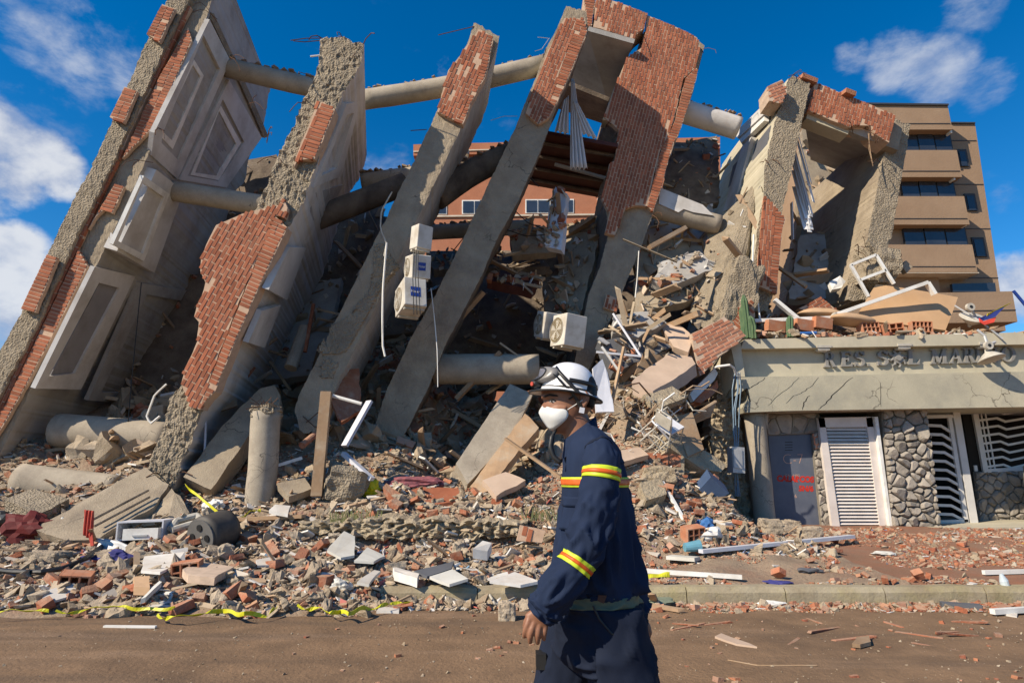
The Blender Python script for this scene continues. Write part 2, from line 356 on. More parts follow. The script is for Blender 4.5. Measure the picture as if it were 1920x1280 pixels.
# cheek wedge on the left of the sign recess
mb = MB()
a = [W(1368, 640, YE-.36), W(1388, 640, YE-.36), W(1397, 706, YE-.36), W(1383, 706, YE-.36)]
mb.prism(a, (0, 1.2, 0))
a = [W(1369, 641, YE-.35), W(1384, 705, YE-.35), W(1350, 760, YE+.5), W(1338, 684, YE+.5)]
mb.add(a+[p+Vector((.25, .6, 0)) for p in a], [(0, 1, 2, 3), (4, 7, 6, 5), (0, 3, 7, 4), (1, 0, 4, 5), (2, 1, 5, 6), (3, 2, 6, 7)])
mb.build('cheek_wall', M['beam'], ent)
# beam with jagged cracked left end
mb = MB(); pts = [W(x, y, YE-.40) for x, y in ((1384, 707), (2250, 690), (2250, 757), (1470, 770), (1397, 773), (1393, 764), (1403, 748), (1405, 737), (1400, 727), (1383, 740))]
mb.prism(pts, (0, 1.3, 0)); beam = mb.build('beam', M['beam2'], ent)
def crack(pts, w, parent, Y):
    mb = MB(); P = []
    for (x0, y0), (x1, y1) in zip(pts, pts[1:]):
        for q in range(4):
            t = q/4; P.append((x0+(x1-x0)*t+RN.uniform(-1.1, 1.1), y0+(y1-y0)*t+RN.uniform(-.8, .8)))
    P.append(pts[-1]); n = len(P)
    for i in range(n-1):
        wa = w*(.35+.65*math.sin(math.pi*(i+.3)/n)); wb = w*(.35+.65*math.sin(math.pi*(i+1.3)/n)) if i < n-2 else .1
        a, b = P[i], P[i+1]
        mb.prism([W(a[0]-wa, a[1], Y), W(a[0]+wa, a[1], Y), W(b[0]+wb, b[1], Y), W(b[0]-wb, b[1], Y)], (0, .01, 0))
    mb.build('crack', M['dark'], parent)
for pts, w in (([(1434, 708), (1420, 720), (1405, 727), (1398, 731), (1403, 742), (1406, 752), (1396, 760)], 1.1), ([(1598, 707), (1575, 728), (1560, 742), (1548, 756), (1534, 768)], 1.0),
               ([(1535, 708), (1523, 722), (1505, 735), (1488, 742), (1474, 756)], .55), ([(1498, 708), (1480, 726), (1455, 745), (1440, 760)], .45), ([(1518, 741), (1508, 754), (1505, 768)], .9), ([(1650, 716), (1652, 762)], .35)):
    crack(pts, w, beam, YE-.4035)
# round column on the left, with broken lip
mb = MB(); cx0 = W(1414, 773, YE); cx1 = W(1436, 1000, YE); P = resample([cx0+Vector((0, 0, -.02)), cx1], 14)
rr = [.215*(1.0+.03*ns(p, 3)) for p in P]; rr[0] = .22; mb.tube(P, rr, 26); mb.build('column', M['column'], ent, True)
mb = MB(); mb.tube([W(1436, 775, YE-.15), W(1436, 790, YE-.12), W(1439, 803, YE-.1)], [.05, .04, .012], 7); mb.build('column_spall', M['column'], ent)
# inner wall behind openings
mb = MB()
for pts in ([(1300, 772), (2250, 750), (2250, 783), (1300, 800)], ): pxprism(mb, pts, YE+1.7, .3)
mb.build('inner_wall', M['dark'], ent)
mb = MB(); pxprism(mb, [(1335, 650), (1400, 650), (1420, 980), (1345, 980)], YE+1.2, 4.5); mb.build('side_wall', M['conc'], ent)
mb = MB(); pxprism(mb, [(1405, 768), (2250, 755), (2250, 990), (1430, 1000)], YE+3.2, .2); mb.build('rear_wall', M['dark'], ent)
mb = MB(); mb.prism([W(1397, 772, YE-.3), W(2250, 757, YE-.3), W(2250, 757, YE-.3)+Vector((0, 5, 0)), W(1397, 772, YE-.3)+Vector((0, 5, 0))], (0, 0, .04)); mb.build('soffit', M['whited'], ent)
# stones: clipped voronoi cells
def clip(poly, p, n):
    out = []
    for i in range(len(poly)):
        a = poly[i]; b = poly[(i+1) % len(poly)]
        da = (a[0]-p[0])*n[0]+(a[1]-p[1])*n[1]; db = (b[0]-p[0])*n[0]+(b[1]-p[1])*n[1]
        if da <= 0: out.append(a)
        if (da < 0 < db) or (db < 0 < da):
            t = da/(da-db); out.append((a[0]+(b[0]-a[0])*t, a[1]+(b[1]-a[1])*t))
    return out
def stones(pxpoly, Y, size, parent, depth=.10, mt=None, seed=1):
    R2 = random.Random(seed); Q = [W(x, y, Y) for x, y in pxpoly]; P = [(q.x, q.z) for q in Q]
    xs = [p[0] for p in P]; zs = [p[1] for p in P]; seeds = []
    nx = max(1, round((max(xs)-min(xs))/size)); nz = max(1, round((max(zs)-min(zs))/(size*.85)))
    for i in range(-1, nx+1):
        for j in range(-1, nz+1):
            seeds.append((min(xs)+(i+.5+R2.uniform(-.45, .45)+(.5 if j % 2 else 0))*(max(xs)-min(xs))/nx, min(zs)+(j+.5+R2.uniform(-.42, .42))*(max(zs)-min(zs))/nz))
    seeds = [s for s in seeds if R2.random() > .27]
    for s in seeds:
        c = P[:]
        for q in seeds:
            if q is s or (q[0]-s[0])**2+(q[1]-s[1])**2 > (size*3)**2: continue
            n = (q[0]-s[0], q[1]-s[1]); c = clip(c, ((q[0]+s[0])/2, (q[1]+s[1])/2), n)
            if len(c) < 3: break
        if len(c) < 3: continue
        cx = sum(p[0] for p in c)/len(c); cz = sum(p[1] for p in c)/len(c)
        ar = abs(sum(c[i][0]*c[(i+1) % len(c)][1]-c[(i+1) % len(c)][0]*c[i][1] for i in range(len(c))))/2
        if ar < .0012: continue
        r = math.sqrt(ar/math.pi); k = 1-.009/r
        if k < .4: continue
        C = []
        for i in range(len(c)):                      # cut the corners a little
            a, b = c[i], c[(i+1) % len(c)]
            for t in (.2, .8): C.append((a[0]+(b[0]-a[0])*t, a[1]+(b[1]-a[1])*t))
        mb = MB(); n = len(C); d = depth*R2.uniform(.75, 1.25); tx, tz_ = R2.uniform(-.25, .25), R2.uniform(-.25, .25); vs = []
        for (kk, yy) in ((k, 0), (k*.96, -d*.6), (k*.62, -d)):
            vs += [(cx+(p[0]-cx)*kk, Y+yy+((p[0]-cx)*tx+(p[1]-cz)*tz_ if yy < -d*.9 else 0), cz+(p[1]-cz)*kk) for p in C]
        mb.add(vs, [tuple(range(2*n, 3*n))]+[(a*n+i, a*n+(i+1) % n, (a+1)*n+(i+1) % n, (a+1)*n+i) for a in range(2) for i in range(n)])
        mb.build('stone', mt or M['stone'], parent)
def stone_wall(name, px, Y, size, d, seed, depth=.09):
    mb = MB(); pxprism(mb, px, Y+.01, d); w = mb.build(name, M['mortarg'], ent); stones(px, Y+.01, size, w, depth, None, seed); return w
M['mortarg'] = mat('grey_mortar', (.22, .195, .16), None, 8, .95, .5, 30, .02)
stone_wall('stone_pillar', [(1652, 766), (1735, 765), (1764, 1006), (1672, 1006)], YE-.02, .165, 1.0, 5)
stone_wall('stone_jamb', [(1522, 814), (1537, 806), (1561, 1006), (1542, 1006)], YE+.18, .16, .5, 6, .05)
stone_wall('stone_lintel', [(1436, 776), (1535, 774), (1537, 812), (1438, 816)], YE+.20, .3, .5, 8, .04)
stone_wall('stone_back_wall', [(1826, 884), (2050, 876), (2050, 985), (1836, 988)], YE+1.15, .19, .3, 9, .06)
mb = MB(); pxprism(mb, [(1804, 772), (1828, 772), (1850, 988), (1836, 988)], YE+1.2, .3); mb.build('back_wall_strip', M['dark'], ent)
# steel door with chalk and spray marks
def text(s, name, size, M4, m, parent, ext=.001, sh=0., bold=0.):
    cu = bpy.data.curves.new(name, 'FONT'); cu.body = s; cu.size = size; cu.extrude = ext; cu.shear = sh; cu.offset = bold; cu.align_x = 'CENTER'; cu.align_y = 'CENTER'
    o = bpy.data.objects.new(name+'_c', cu); COL.objects.link(o); bpy.context.view_layer.update()
    me = bpy.data.meshes.new_from_object(o); bpy.data.objects.remove(o); me.name = name
    me.transform(M4); me.materials.clear(); me.materials.append(m); return obj(name, me, parent)
def facing(p, rot=0., sx=1., nrm=Vector((0, -1, 0))):     # text lying in the xz plane, facing -y
    return Matrix.Translation(p) @ Matrix.Rotation(rot, 4, 'Y') @ Matrix.Rotation(rad(90), 4, 'X') @ Matrix.Diagonal((sx, 1, 1, 1))
door = MB(); pxprism(door, [(1440, 814), (1523, 812), (1541, 990), (1456, 990)], YE+.26, .06); door = door.build('steel_door', M['blue_door'], ent)
M['chalk'] = mat('orange_chalk', (.55, .33, .25), None, 30, .9, 0); M['spray'] = mat('red_spray', (.42, .02, .012), (.55, .04, .02), 20, .7, 0)
YD = YE+.258
text('C-7', 'painted_mark', .30, facing(W(1487, 861, YD), rad(-1)), M['chalk'], door, .001, 0, -.008)
text('CAL  HEG', 'painted_mark', .07, facing(W(1486, 891, YD)), M['chalk'], door)
text('CALARCOS', 'painted_mark', .165, facing(W(1491, 898, YD), rad(2), .92), M['spray'], door, .001, .1, .009)
text('5N/6', 'painted_mark', .15, facing(W(1511, 916, YD), rad(2)), M['spray'], door, .001, .1, .008)
text('6', 'painted_mark', .10, facing(W(1492, 930, YD)), M['chalk'], door)
mb = MB()
for i in range(4): pxprism(mb, [(1472, 828+i*5), (1486, 827.6+i*5), (1486, 829+i*5), (1472, 829.4+i*5)], YD-.002, .01)
mb.build('vent_slot', M['black'], door)
mb = MB(); pxprism(mb, [(1524, 813), (1533, 812), (1536, 838), (1529, 842)], YE+.15, .05); mb.build('brick_infill', M['brickl'], ent)
# louvred door
lou = MB()
for pts in ([(1534, 783), (1640, 781), (1643, 800), (1537, 801)], [(1534, 783), (1546, 783), (1577, 1000), (1562, 1000)], [(1624, 783), (1641, 781), (1672, 1004), (1652, 1004)], [(1570, 990), (1655, 990), (1658, 1002), (1565, 1002)]):
    pxprism(lou, pts, YE+.05, .09)
lou = lou.build('louvre_door', M['louvre'], ent)
mb = MB(); pxprism(mb, [(1640, 781), (1646, 781), (1676, 1004), (1671, 1004)], YE-.04, .3); mb.build('door_frame', M['wpaint'], lou)
nsl = 29
for i in range(nsl):
    t0 = i/nsl; t1 = (i+.78)/nsl
    def P(t, s): return (1545+(1575-1545)*t + s*((1626-1545)+(1654-1575-(1626-1545))*t), 802+(991-802)*t)
    a = P(t0, 0); b = P(t0, 1); c = P(t1, 1); d = P(t1, 0); mb = MB()
    A, B = W(*a, YE+.115), W(*b, YE+.115); C, D = W(*c, YE+.065), W(*d, YE+.065)
    mb.prism([A, B, C, D], (0, .012, .004)); mb.build('slat', M['louvre'], lou)
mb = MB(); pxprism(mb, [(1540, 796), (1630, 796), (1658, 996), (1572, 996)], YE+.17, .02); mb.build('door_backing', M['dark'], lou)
# gate with bent white bars, far window grille
M['wbar'] = mat('grille_paint', (.62, .60, .57), (.52, .50, .47), 3, .5, .05, 20, .004)
gate = MB()
pxprism(gate, [(1787, 772), (1800, 772), (1836, 988), (1822, 988)], YE+.55, .08)
pxprism(gate, [(1738, 778), (1787, 777), (1789, 783), (1739, 784)], YE+.55, .06)
pxprism(gate, [(1778, 783), (1785, 783), (1818, 985), (1810, 985)], YE+.55, .05)
pxprism(gate, [(1757, 975), (1815, 973), (1817, 982), (1758, 984)], YE+.55, .06)
gate = gate.build('gate', M['wbar'], ent)
for i in range(11):
    y = 797+i*16.6; x0 = 1738+(y-780)*.10; x1 = 1783+(y-780)*.155; mb = MB()
    P = [(x0, y), (x0+(x1-x0)*.55, y+1), (x1, y+14)]
    for (ax, ay), (bx, by) in zip(P, P[1:]): pxprism(mb, [(ax, ay-2.6), (bx, by-2.6), (bx, by+2.6), (ax, ay+2.6)], YE+.56+.001*i, .04)
    mb.build('gate_bar', M['wbar'], gate)
win = MB(); Yw = YE+1.12
pxprism(win, [(1824, 771), (1834, 771), (1854, 884), (1845, 886)], Yw, .06); pxprism(win, [(1845, 879), (2050, 868), (2050, 875), (1847, 886)], Yw-.004, .06)
win = win.build('window_grille', M['wbar'], ent)
for i in range(8):
    y = 772+i*14.5; mb = MB(); P = [(1829+(y-772)*.17, y+2), (1868+(y-772)*.14, y-3), (1884+(y-772)*.13, y+3.5), (1925, y-3), (1990, y+1), (2050, y-6)]
    for (ax, ay), (bx, by) in zip(P, P[1:]): pxprism(mb, [(ax, ay-2.1), (bx, by-2.1), (bx, by+2.1), (ax, ay+2.1)], Yw+.01+.001*i, .03)
    mb.build('grille_bar', M['wbar'], win)
mb = MB()
for x in (1838, 1846): pxprism(mb, [(x, 771), (x+2.4, 771), (x+22, 882), (x+19.6, 882)], Yw+.02, .02)
mb.build('grille_upright', M['wbar'], win)
mb = MB(); pxprism(mb, [(1826, 872), (1832, 872), (1834, 883), (1828, 883)], Yw+.05, .03); mb.build('switch_plate', M['wpaint'], ent)
# threshold and step
mb = MB(); pxprism(mb, [(1768, 990), (2250, 980), (2250, 1010), (1766, 1018)], YE-.55, 3.0); mb.build('step', M['beam'], ent)
mb = MB(); pxprism(mb, [(1440, 988), (1680, 1001), (1680, 1022), (1440, 1022)], YE-.12, 2.0); mb.build('threshold', M['mortarg'], ent)
mb = MB(); pxprism(mb, [(1962, 872), (2090, 866), (2100, 1000), (1972, 1000)], YE-.05, .6); w = mb.build('stone_pier', M['mortarg'], ent); stones([(1962, 872), (2090, 866), (2100, 1000), (1972, 1000)], YE-.05, .22, w, .07, None, 21)
# lamps under the ledge
M['lampg'] = mat('weathered_lamp', (.50, .47, .41), (.36, .33, .28), 9, .6, .2, 40, .004)
for x, y in ((1541, 651), (1691, 648), (1843, 645)):
    mb = MB(); a = W(x, y, YE-.25); mb.box(a, (.30, .22, .05)); mb.box(a+Vector((0, 0, -.05)), (.24, .17, .06), None, 0, 1.1); l = mb.build('ledge_lamp', M['lampg'], ent)
    mb = MB(); mb.box(a+Vector((0, 0, -.084)), (.2, .13, .012)); mb.build('lamp_glass', M['wpaint'], l)
# ---- raised letters: slab-serif strokes in a unit box (x 0..w, y 0..1)
def bar(x0, y0, x1, y1, w): # stroke with horizontal ends
    return [(x0-w/2, y0), (x0+w/2, y0), (x1+w/2, y1), (x1-w/2, y1)]
def arc(cx, cy, rx, ry, a0, a1, w, n=14):
    o = []; i_ = []
    for k in range(n+1):
        a = rad(a0+(a1-a0)*k/n); c, s = math.cos(a), math.sin(a); ww = w*(.45+.55*abs(c))
        o.append((cx+rx*c, cy+ry*s)); i_.append((cx+(rx-ww)*c, cy+(ry-ww*.62)*s))
    return [[o[k], o[k+1], i_[k+1], i_[k]] for k in range(n)]
def serif(x, y, w=.3, h=.09): return [(x-w/2, y), (x+w/2, y), (x+w/2, y+h), (x-w/2, y+h)]
T = .19
GL = {
 'R': [bar(.18, 0, .18, 1, T), serif(.18, 0, .38), serif(.14, .91, .3)]+arc(.34, .74, .32, .26, 90, -90, T)+[[(.18, 1), (.36, 1), (.36, .91), (.18, .91)], [(.18, .48), (.36, .48), (.36, .57), (.18, .57)], bar(.66, 0, .40, .5, T), serif(.68, 0, .26)],
 'E': [bar(.18, 0, .18, 1, T), [(.04, 0), (.66, 0), (.66, .1), (.04, .1)], [(.04, .9), (.62, .9), (.62, 1), (.04, 1)], [(.2, .46), (.48, .46), (.48, .55), (.2, .55)], [(.58, .1), (.66, .1), (.66, .28)], [(.54, .9), (.62, .72), (.62, .9)], [(.41, .36), (.48, .36), (.48, .65), (.41, .65)]],
 'S': arc(.32, .74, .28, .26, 20, 250, T)+arc(.32, .27, .30, .28, 70, -160, T)+[[(.14, .66), (.34, .56), (.52, .34), (.34, .44)], [(.5, .72), (.6, .72), (.6, 1), (.55, 1)], [(.02, 0), (.07, 0), (.12, .28), (.02, .28)]],
 'L': [bar(.18, 0, .18, 1, T), serif(.18, .91, .38), [(.04, 0), (.64, 0), (.64, .1), (.04, .1)], [(.55, .1), (.64, .1), (.66, .34)]],
 'M': [bar(.14, 0, .14, 1, .10), bar(.80, 0, .80, 1, T), bar(.16, 1, .46, .12, .18), bar(.46, .05, .78, 1, .09), serif(.14, 0, .28), serif(.8, 0, .36), serif(.10, .91, .24), serif(.84, .91, .28)],
 'A': [bar(.12, 0, .42, 1, .09), bar(.72, 0, .42, 1, .2), [(.22, .3), (.62, .3), (.62, .39), (.22, .39)], serif(.12, 0, .28), serif(.74, 0, .34)],
 'I': [bar(.18, 0, .18, 1, T), serif(.18, 0, .38), serif(.18, .91, .38)],
 'N': [bar(.14, 0, .14, 1, .10), bar(.74, 0, .74, 1, .10), bar(.16, 1, .70, 0, .2), serif(.14, 0, .28), serif(.08, .91, .24), serif(.74, .91, .3)],
 'O': arc(.42, .5, .42, .52, 0, 360, .2, 26), '.': [[(0, 0), (.16, 0), (.16, .16), (0, .16)]]}
M['letter'] = mat('cast_letter', (.25, .24, .225), (.18, .175, .165), 10, .6, .25, 40, .004, stain=(.46, .43, .38), samt=.4, sscale=5)
sign = thing('sign_lettering', W(1720, 688, YE-.2), 'raised grey serif letters RES. SOL MARINO with sun emblem on entrance wall', 'sign')
slope = -10/340
def letter(ch, x, w, h=28):
    y = 688+(x-1545)*slope; a = W(x, y, YE-.20); b = W(x+w, y+w*slope, YE-.20); t = W(x-1.5, y-h, YE-.20); mb = MB(); wmax = max(p[0] for q in GL[ch] for p in q)
    for k, q in enumerate(GL[ch]): mb.prism([a+(b-a)*(p[0]/wmax)+(t-a)*p[1]+Vector((0, .0007*(k % 9), 0)) for p in q], (0, .075, 0))
    mb.build('letter', M['letter'], sign, fix=False)
for ch, x, w in (('R', 1546, 24), ('E', 1577, 22), ('S', 1603, 20), ('.', 1627, 5), ('S', 1646, 21), ('L', 1702, 24), ('M', 1747, 31), ('A', 1782, 25), ('R', 1808, 24), ('I', 1832, 8), ('N', 1846, 28), ('O', 1879, 27)): letter(ch, x, w)
mb = MB(); c = W(1684, 671, YE-.20); ring = [c+Vector((.11*math.cos(a), -.0, .11*math.sin(a))) for a in [2*math.pi*i/20 for i in range(20)]]
mb.prism(ring, (0, .07, 0)); mb.prism([c+(p-c)*.55+Vector((0, -.03, 0)) for p in ring], (0, .05, 0))
for i in range(8):
    a = 2*math.pi*i/8+.2; d = Vector((math.cos(a), 0, math.sin(a))); e = Vector((-d.z, 0, d.x))
    P = [c+d*.10, c+d*.15+e*.02, c+d*.19-e*.015, c+d*.235+e*.01]
    mb.tube([p+Vector((0, .03, 0)) for p in P], [.036, .03, .024, .008], 6)
mb.build('sun_emblem', M['letter'], sign)
# ================================================================ brown apartment block (right, behind)
YB = 33.0
apt = thing('apartment_block', W(1760, 620, YB), 'tan stuccoed apartment block with stacked balconies standing behind the ruin', 'building')
def P4(x0, y0, x1, y1): return [(x0, y0), (x1, y0), (x1, y1), (x0, y1)]
def vx(x, y, yr): return x+(x-960)*(yr-y)/4547*-1*-1   # vertical edge through (x,y) at image row yr
def vq(x0, x1, y0, y1): # vertical-sided quad, x given at mid height
    ym = (y0+y1)/2
    f = lambda x, y: 960+(x-960)*(y+3907)/(ym+3907)
    return [(f(x0, y0), y0), (f(x1, y0), y0), (f(x1, y1), y1), (f(x0, y1), y1)]
mb = MB(); pxprism(mb, [(1500, 215), (1716, 215), (1776, 640), (1500, 640)], YB+.75, 12); mb.build('wall', M['brown'], apt)
mb = MB(); pxprism(mb, [(1712, 231), (1828, 231), (1886, 620), (1766, 620)], YB+1.2, 11.5); wing = mb.build('side_wing', M['brown'], apt)
mb = MB(); pxprism(mb, [(1600, 192), (1779, 194.5), (1779, 197.5), (1600, 195.5)], YB-.1, 12); mb.build('roof_coping', M['frame'], apt)
mb = MB(); pxprism(mb, [(1784, 228.5), (1829, 229), (1829, 231.5), (1784, 231)], YB+1.1, 11.7); mb.build('roof_coping', M['frame'], apt)
for (xa, xb, y0, y1) in ((1560, 1781, 195, 243), (1560, 1799, 281.5, 332), (1560, 1813, 368, 421), (1640, 1828, 458.5, 511)):
    mb = MB(); q = vq(xa, xb, y0, y1); pxprism(mb, q, YB, .8); bp = mb.build('balcony_parapet', M['brown'], apt)
    mb = MB(); pxprism(mb, vq(xa, xb+1, y1-12, y1-10.8), YB-.03, .05); mb.build('groove_line', M['frame'], bp)
for (xa, xb, y0, y1) in ((1690, 1784, 240, 286), (1690, 1790, 328, 372), (1694, 1812, 414, 462)):
    mb = MB(); pxprism(mb, vq(xa, xb, y0, y1), YB+.62, .2); w = mb.build('window', M['frame'], apt)
    n = 3; q = vq(xa, xb, y0, y1)
    for i in range(n):
        f = lambda s, k: tuple(q[0+3*k][j]+(q[1+k][j]-q[0+3*k][j])*s for j in (0, 1))
        a, b = (i+.04)/n, (i+.96)/n
        L0, L1, H1, H0 = f(a, 0), f(b, 0), (q[3][0]+(q[2][0]-q[3][0])*b, q[2][1]), (q[3][0]+(q[2][0]-q[3][0])*a, q[3][1])
        mb = MB(); pxprism(mb, [(L0[0], L0[1]+5), (L1[0], L1[1]+5), H1, H0], YB+.57-.04*(i % 2), .04); mb.build('pane', M['glass'], w)
    mb = MB(); pxprism(mb, vq(xb-2, xb+1, y0+2, y0+9), YB+.1, .4); mb.build('bracket', M['wpaint'], w)
for (xa, xb, y0, y1) in ((1797, 1815, 280, 312), (1811, 1831, 363, 395), (1825, 1848, 445, 481)):
    mb = MB(); pxprism(mb, vq(xa, xb, y0, y1), YB+1.12, .2); w = mb.build('window', M['frame'], apt); mb = MB(); pxprism(mb, vq(xa+4, xb-3, y0+4, y1-1), YB+1.08, .1); mb.build('pane', M['glass'], w)
for y in (263, 345, 428, 520):
    mb = MB(); pxprism(mb, vq(1722, 1831+(y-263)*.16, y, y+1.3), YB+1.17, .05); mb.build('groove_line', M['frame'], wing)
mb = MB(); mb.prism([W(1640, 512, YB), W(1836, 512, YB), W(1836, 512, YB)+Vector((0, 1.2, 0)), W(1640, 512, YB)+Vector((0, 1.2, 0))], (0, 0, .05)); mb.build('balcony_soffit', M['cream'], apt)
mb = MB(); pxprism(mb, [(1785, 532), (1866, 530), (1868, 547), (1787, 547)], YB+.6, .2); mb.build('window', M['glass'], apt)
terr = MB(); pxprism(terr, [(1745, 549), (1898, 546), (1908, 603), (1745, 606)], YB-4, 4.5); terr = tag(terr.build('terrace_parapet', M['brown']), 'long tan stuccoed terrace parapet at foot of the tan apartment block', 'parapet')
mb = MB(); pxprism(mb, [(1745, 583), (1905, 580), (1905, 581.3), (1745, 584.3)], YB-4.03, .05); mb.build('groove_line', M['frame'], terr)
# ================================================================ orange brick building seen through the gaps
YO = 36.0
org = thing('brick_building', W(1050, 640, YO), 'orange brick building with dark ribbon windows glimpsed between the leaning slabs', 'building')
mb = MB(); pxprism(mb, [(780, 290), (1350, 276), (1360, 880), (780, 880)], YO, 10); mb.build('wall', M['orange'], org)
mb = MB(); pxprism(mb, [(775, 271), (1350, 257), (1350, 278), (775, 292)], YO-.3, 10.5); mb.build('cornice', M['orange'], org)
mb = MB(); pxprism(mb, [(775, 283), (1350, 269), (1350, 271), (775, 285)], YO-.36, .1); mb.build('trim', M['cream'], org)
for i, x in enumerate((792, 866, 900, 985, 1030, 1120, 1182, 1268)):
    mb = MB(); y = 376-(x-790)*.012; pxprism(mb, P4(x, y, x+46, y+26), YO-.05, .2); w = mb.build('window', M['wpaint'], org)
    for k in range(2):
        mb = MB(); pxprism(mb, P4(x+2+k*22, y+2, x+22+k*22, y+24), YO-.08, .1); mb.build('pane', M['glass'], w)
mb = MB(); pxprism(mb, [(780, 404), (1340, 398), (1340, 401), (780, 407)], YO-.1, .2); mb.build('sill_band', M['cream'], org)
# ================================================================ leaning floor slabs
def strip(name, L, Rr, Y, depth, mats, parent=None, amp=.03, seed=0., dv=(-.14, 1, 0), nt=None, edge=.05, nsx=None, rag=.05):
    lw = [W(x, y, Y) for x, y in L]; rw = [W(x, y, Y) for x, y in Rr]
    ln = sum((b-a).length for a, b in zip(lw, lw[1:])); wd = max((a-b).length for a, b in zip(lw, rw)) if len(lw) == len(rw) else (lw[0]-rw[0]).length
    nt = nt or max(12, int(ln/.05)); k = nsx or max(6, int(wd/.055)); lw = resample(lw, nt); rw = resample(rw, nt); dv = Vector(dv); nd = 7
    mb = MB(); rings = []
    for i in range(nt):
        ring = []; a, b = lw[i], rw[i]; ax = (b-a).normalized()
        end = min(i, nt-1-i)
        a = a+ax*edge*(.3*fr(a, 1.2, seed)+.6*max(0, ns(a, 6, seed))+.35*ns(a, 19, seed)); b = b-ax*edge*(.3*fr(b, 1.2, seed+7)+.6*max(0, ns(b, 6, seed+3))+.35*ns(b, 19, seed+3))
        if end == 0:
            pass
        for j in range(k+1):
            s = j/k; p = a.lerp(b, s); ed = min(s, 1-s)*k
            dz = amp*(fr(p, 1.3, seed, 3)*.35+.45*fr(p, 11, seed+5, 4)+.5*ns(p, 24, seed)) + (edge*.5*max(0, ns(p, 7, seed+2)) if ed < 1 else 0)
            ring.append(p+Vector((0, dz, 0)))
        dp = depth*(1+rag*fr(a, .9, seed+11))
        for q in range(1, nd+1):
            p = b+dv*dp*q/nd; ring.append(p+ax*.012*fr(p, 1.5, seed+4)*(1 if q < nd else 3))
        for q in range(nd, 0, -1):
            p = a+dv*dp*q/nd; ring.append(p+ax*.015*fr(p, 1.5, seed+6))
        rings.append(ring)
    n = len(rings[0])
    for e, sg in ((0, 1), (nt-1, -1)):                 # broken ends
        for j in range(n):
            p = rings[e][j]; ax = (lw[1]-lw[0]).normalized() if e == 0 else (lw[-2]-lw[-1]).normalized()
            rings[e][j] = p+ax*(.12*fr(p, 3.5, seed+1)+.06*ns(p, 12, seed))
    mb.v = [tuple(p) for r in rings for p in r]
    for i in range(nt-1):
        for j in range(n):
            mb.f.append((i*n+j, i*n+(j+1) % n, (i+1)*n+(j+1) % n, (i+1)*n+j))
            mb.m.append(0 if j < k else (1 if j < k+nd else (0 if j == k+nd else 2)))
    mb.f += [tuple(range(n)), tuple(range((nt-1)*n+n-1, (nt-1)*n-1, -1))]; mb.m += [0, 0]
    return mb.build(name, mats, parent)
BMESH = {}
def brick_mesh(m, l=.229, w=.058, t=.07):
    key = (m.name, l)
    if key not in BMESH:
        me_list = []
        for q in range(5):
            mb = MB(); vs = []
            for z in (-w/2, w/2):
                for (x, y) in ((-l/2, -t/2), (l/2, -t/2), (l/2, t/2), (-l/2, t/2)): vs.append((x+RN.uniform(-.004, .004), y+RN.uniform(-.003, .003), z+RN.uniform(-.003, .003)))
            mb.add(vs, [(0, 3, 2, 1), (4, 5, 6, 7), (0, 1, 5, 4), (1, 2, 6, 5), (2, 3, 7, 6), (3, 0, 4, 7)])
            me = bpy.data.meshes.new('brick'); me.from_pydata(mb.v, [], mb.f); me.materials.append(m); me.update(); me_list.append(me)
        BMESH[key] = me_list
    return BMESH[key]
BCOUNT = {}
def bricks(px, Y, axis, parent, m=None, mo=None, soldier=False, seed=1, holes=(), name=None, Yb=None):
    """brick veneer inside a pixel polygon at depth Y; axis = two pixels, the direction the courses run"""
    m = m or M['brick']; mo = mo or M['mortar']; R2 = random.Random(seed)
    wp = [W(x, y, Y) for x, y in px]; P = [(p.x, p.z) for p in wp]
    mb = MB(); mb.prism(jag([p+Vector((0, -.055, 0)) for p in wp], .09, .016, seed), (0, .05+(Yb or .03), 0)); pan = mb.build(name or ('soldier_course' if soldier else 'brick_veneer'), mo, parent)
    a = W(*axis[0], Y); b = W(*axis[1], Y); u = Vector((b.x-a.x, 0, b.z-a.z)).normalized(); v = Vector((-u.z, 0, u.x))
    if soldier: u, v = v, u
    cu = [Vector((p[0], 0, p[1])).dot(u) for p in P]; cv = [Vector((p[0], 0, p[1])).dot(v) for p in P]
    bl, bw = .249, .077; ang = math.atan2(-u.z, u.x)
    meshes = brick_mesh(m)
    top = parent if parent.parent is None else parent.parent
    def put(c, sc=1.):
        if R2.random() < .014: return
        o = bpy.data.objects.new('brick', R2.choice(meshes)); COL.objects.link(o); o.parent = pan
        o.location = (c.x, Y-.055+.026+R2.uniform(-.005, .004), c.z); o.rotation_euler = (R2.uniform(-.012, .012), ang+R2.uniform(-.008, .008), 0); o.scale = (sc, 1, 1)
    j = 0; vv = min(cv)+bw*.5; n = len(P); st = .012
    while vv < max(cv):
        # runs of this course that lie inside the outline
        q = min(cu)-.02; runs = []; cur = None
        while q < max(cu)+.03:
            c = u*q+v*vv; ok = inpoly(c.x, c.z, P)
            if ok and cur is None: cur = q
            if not ok and cur is not None: runs.append((cur, q)); cur = None
            q += st
        for (r0, r1) in runs:
            if r1-r0 < .045: continue
            if soldier:
                k = max(1, round((r1-r0)/bl)); l = (r1-r0)/k
                if l > bl*1.25: k += 1; l = (r1-r0)/k
                for i in range(k): put(u*(r0+l*(i+.5))+v*vv, min(1.15, (l-.018)/.229))
            else:
                ph = (.5 if j % 2 else 0)*bl; i = math.floor((r0-ph)/bl)
                while i*bl+ph < r1:
                    a0 = max(r0, i*bl+ph+.01); a1 = min(r1, (i+1)*bl+ph-.01)
                    if a1-a0 > .05 and (a1-a0 > .2 or R2.random() < .8): put(u*(a0+a1)/2+v*vv, (a1-a0)/.229)
                    i += 1
        vv += bw; j += 1
    return pan
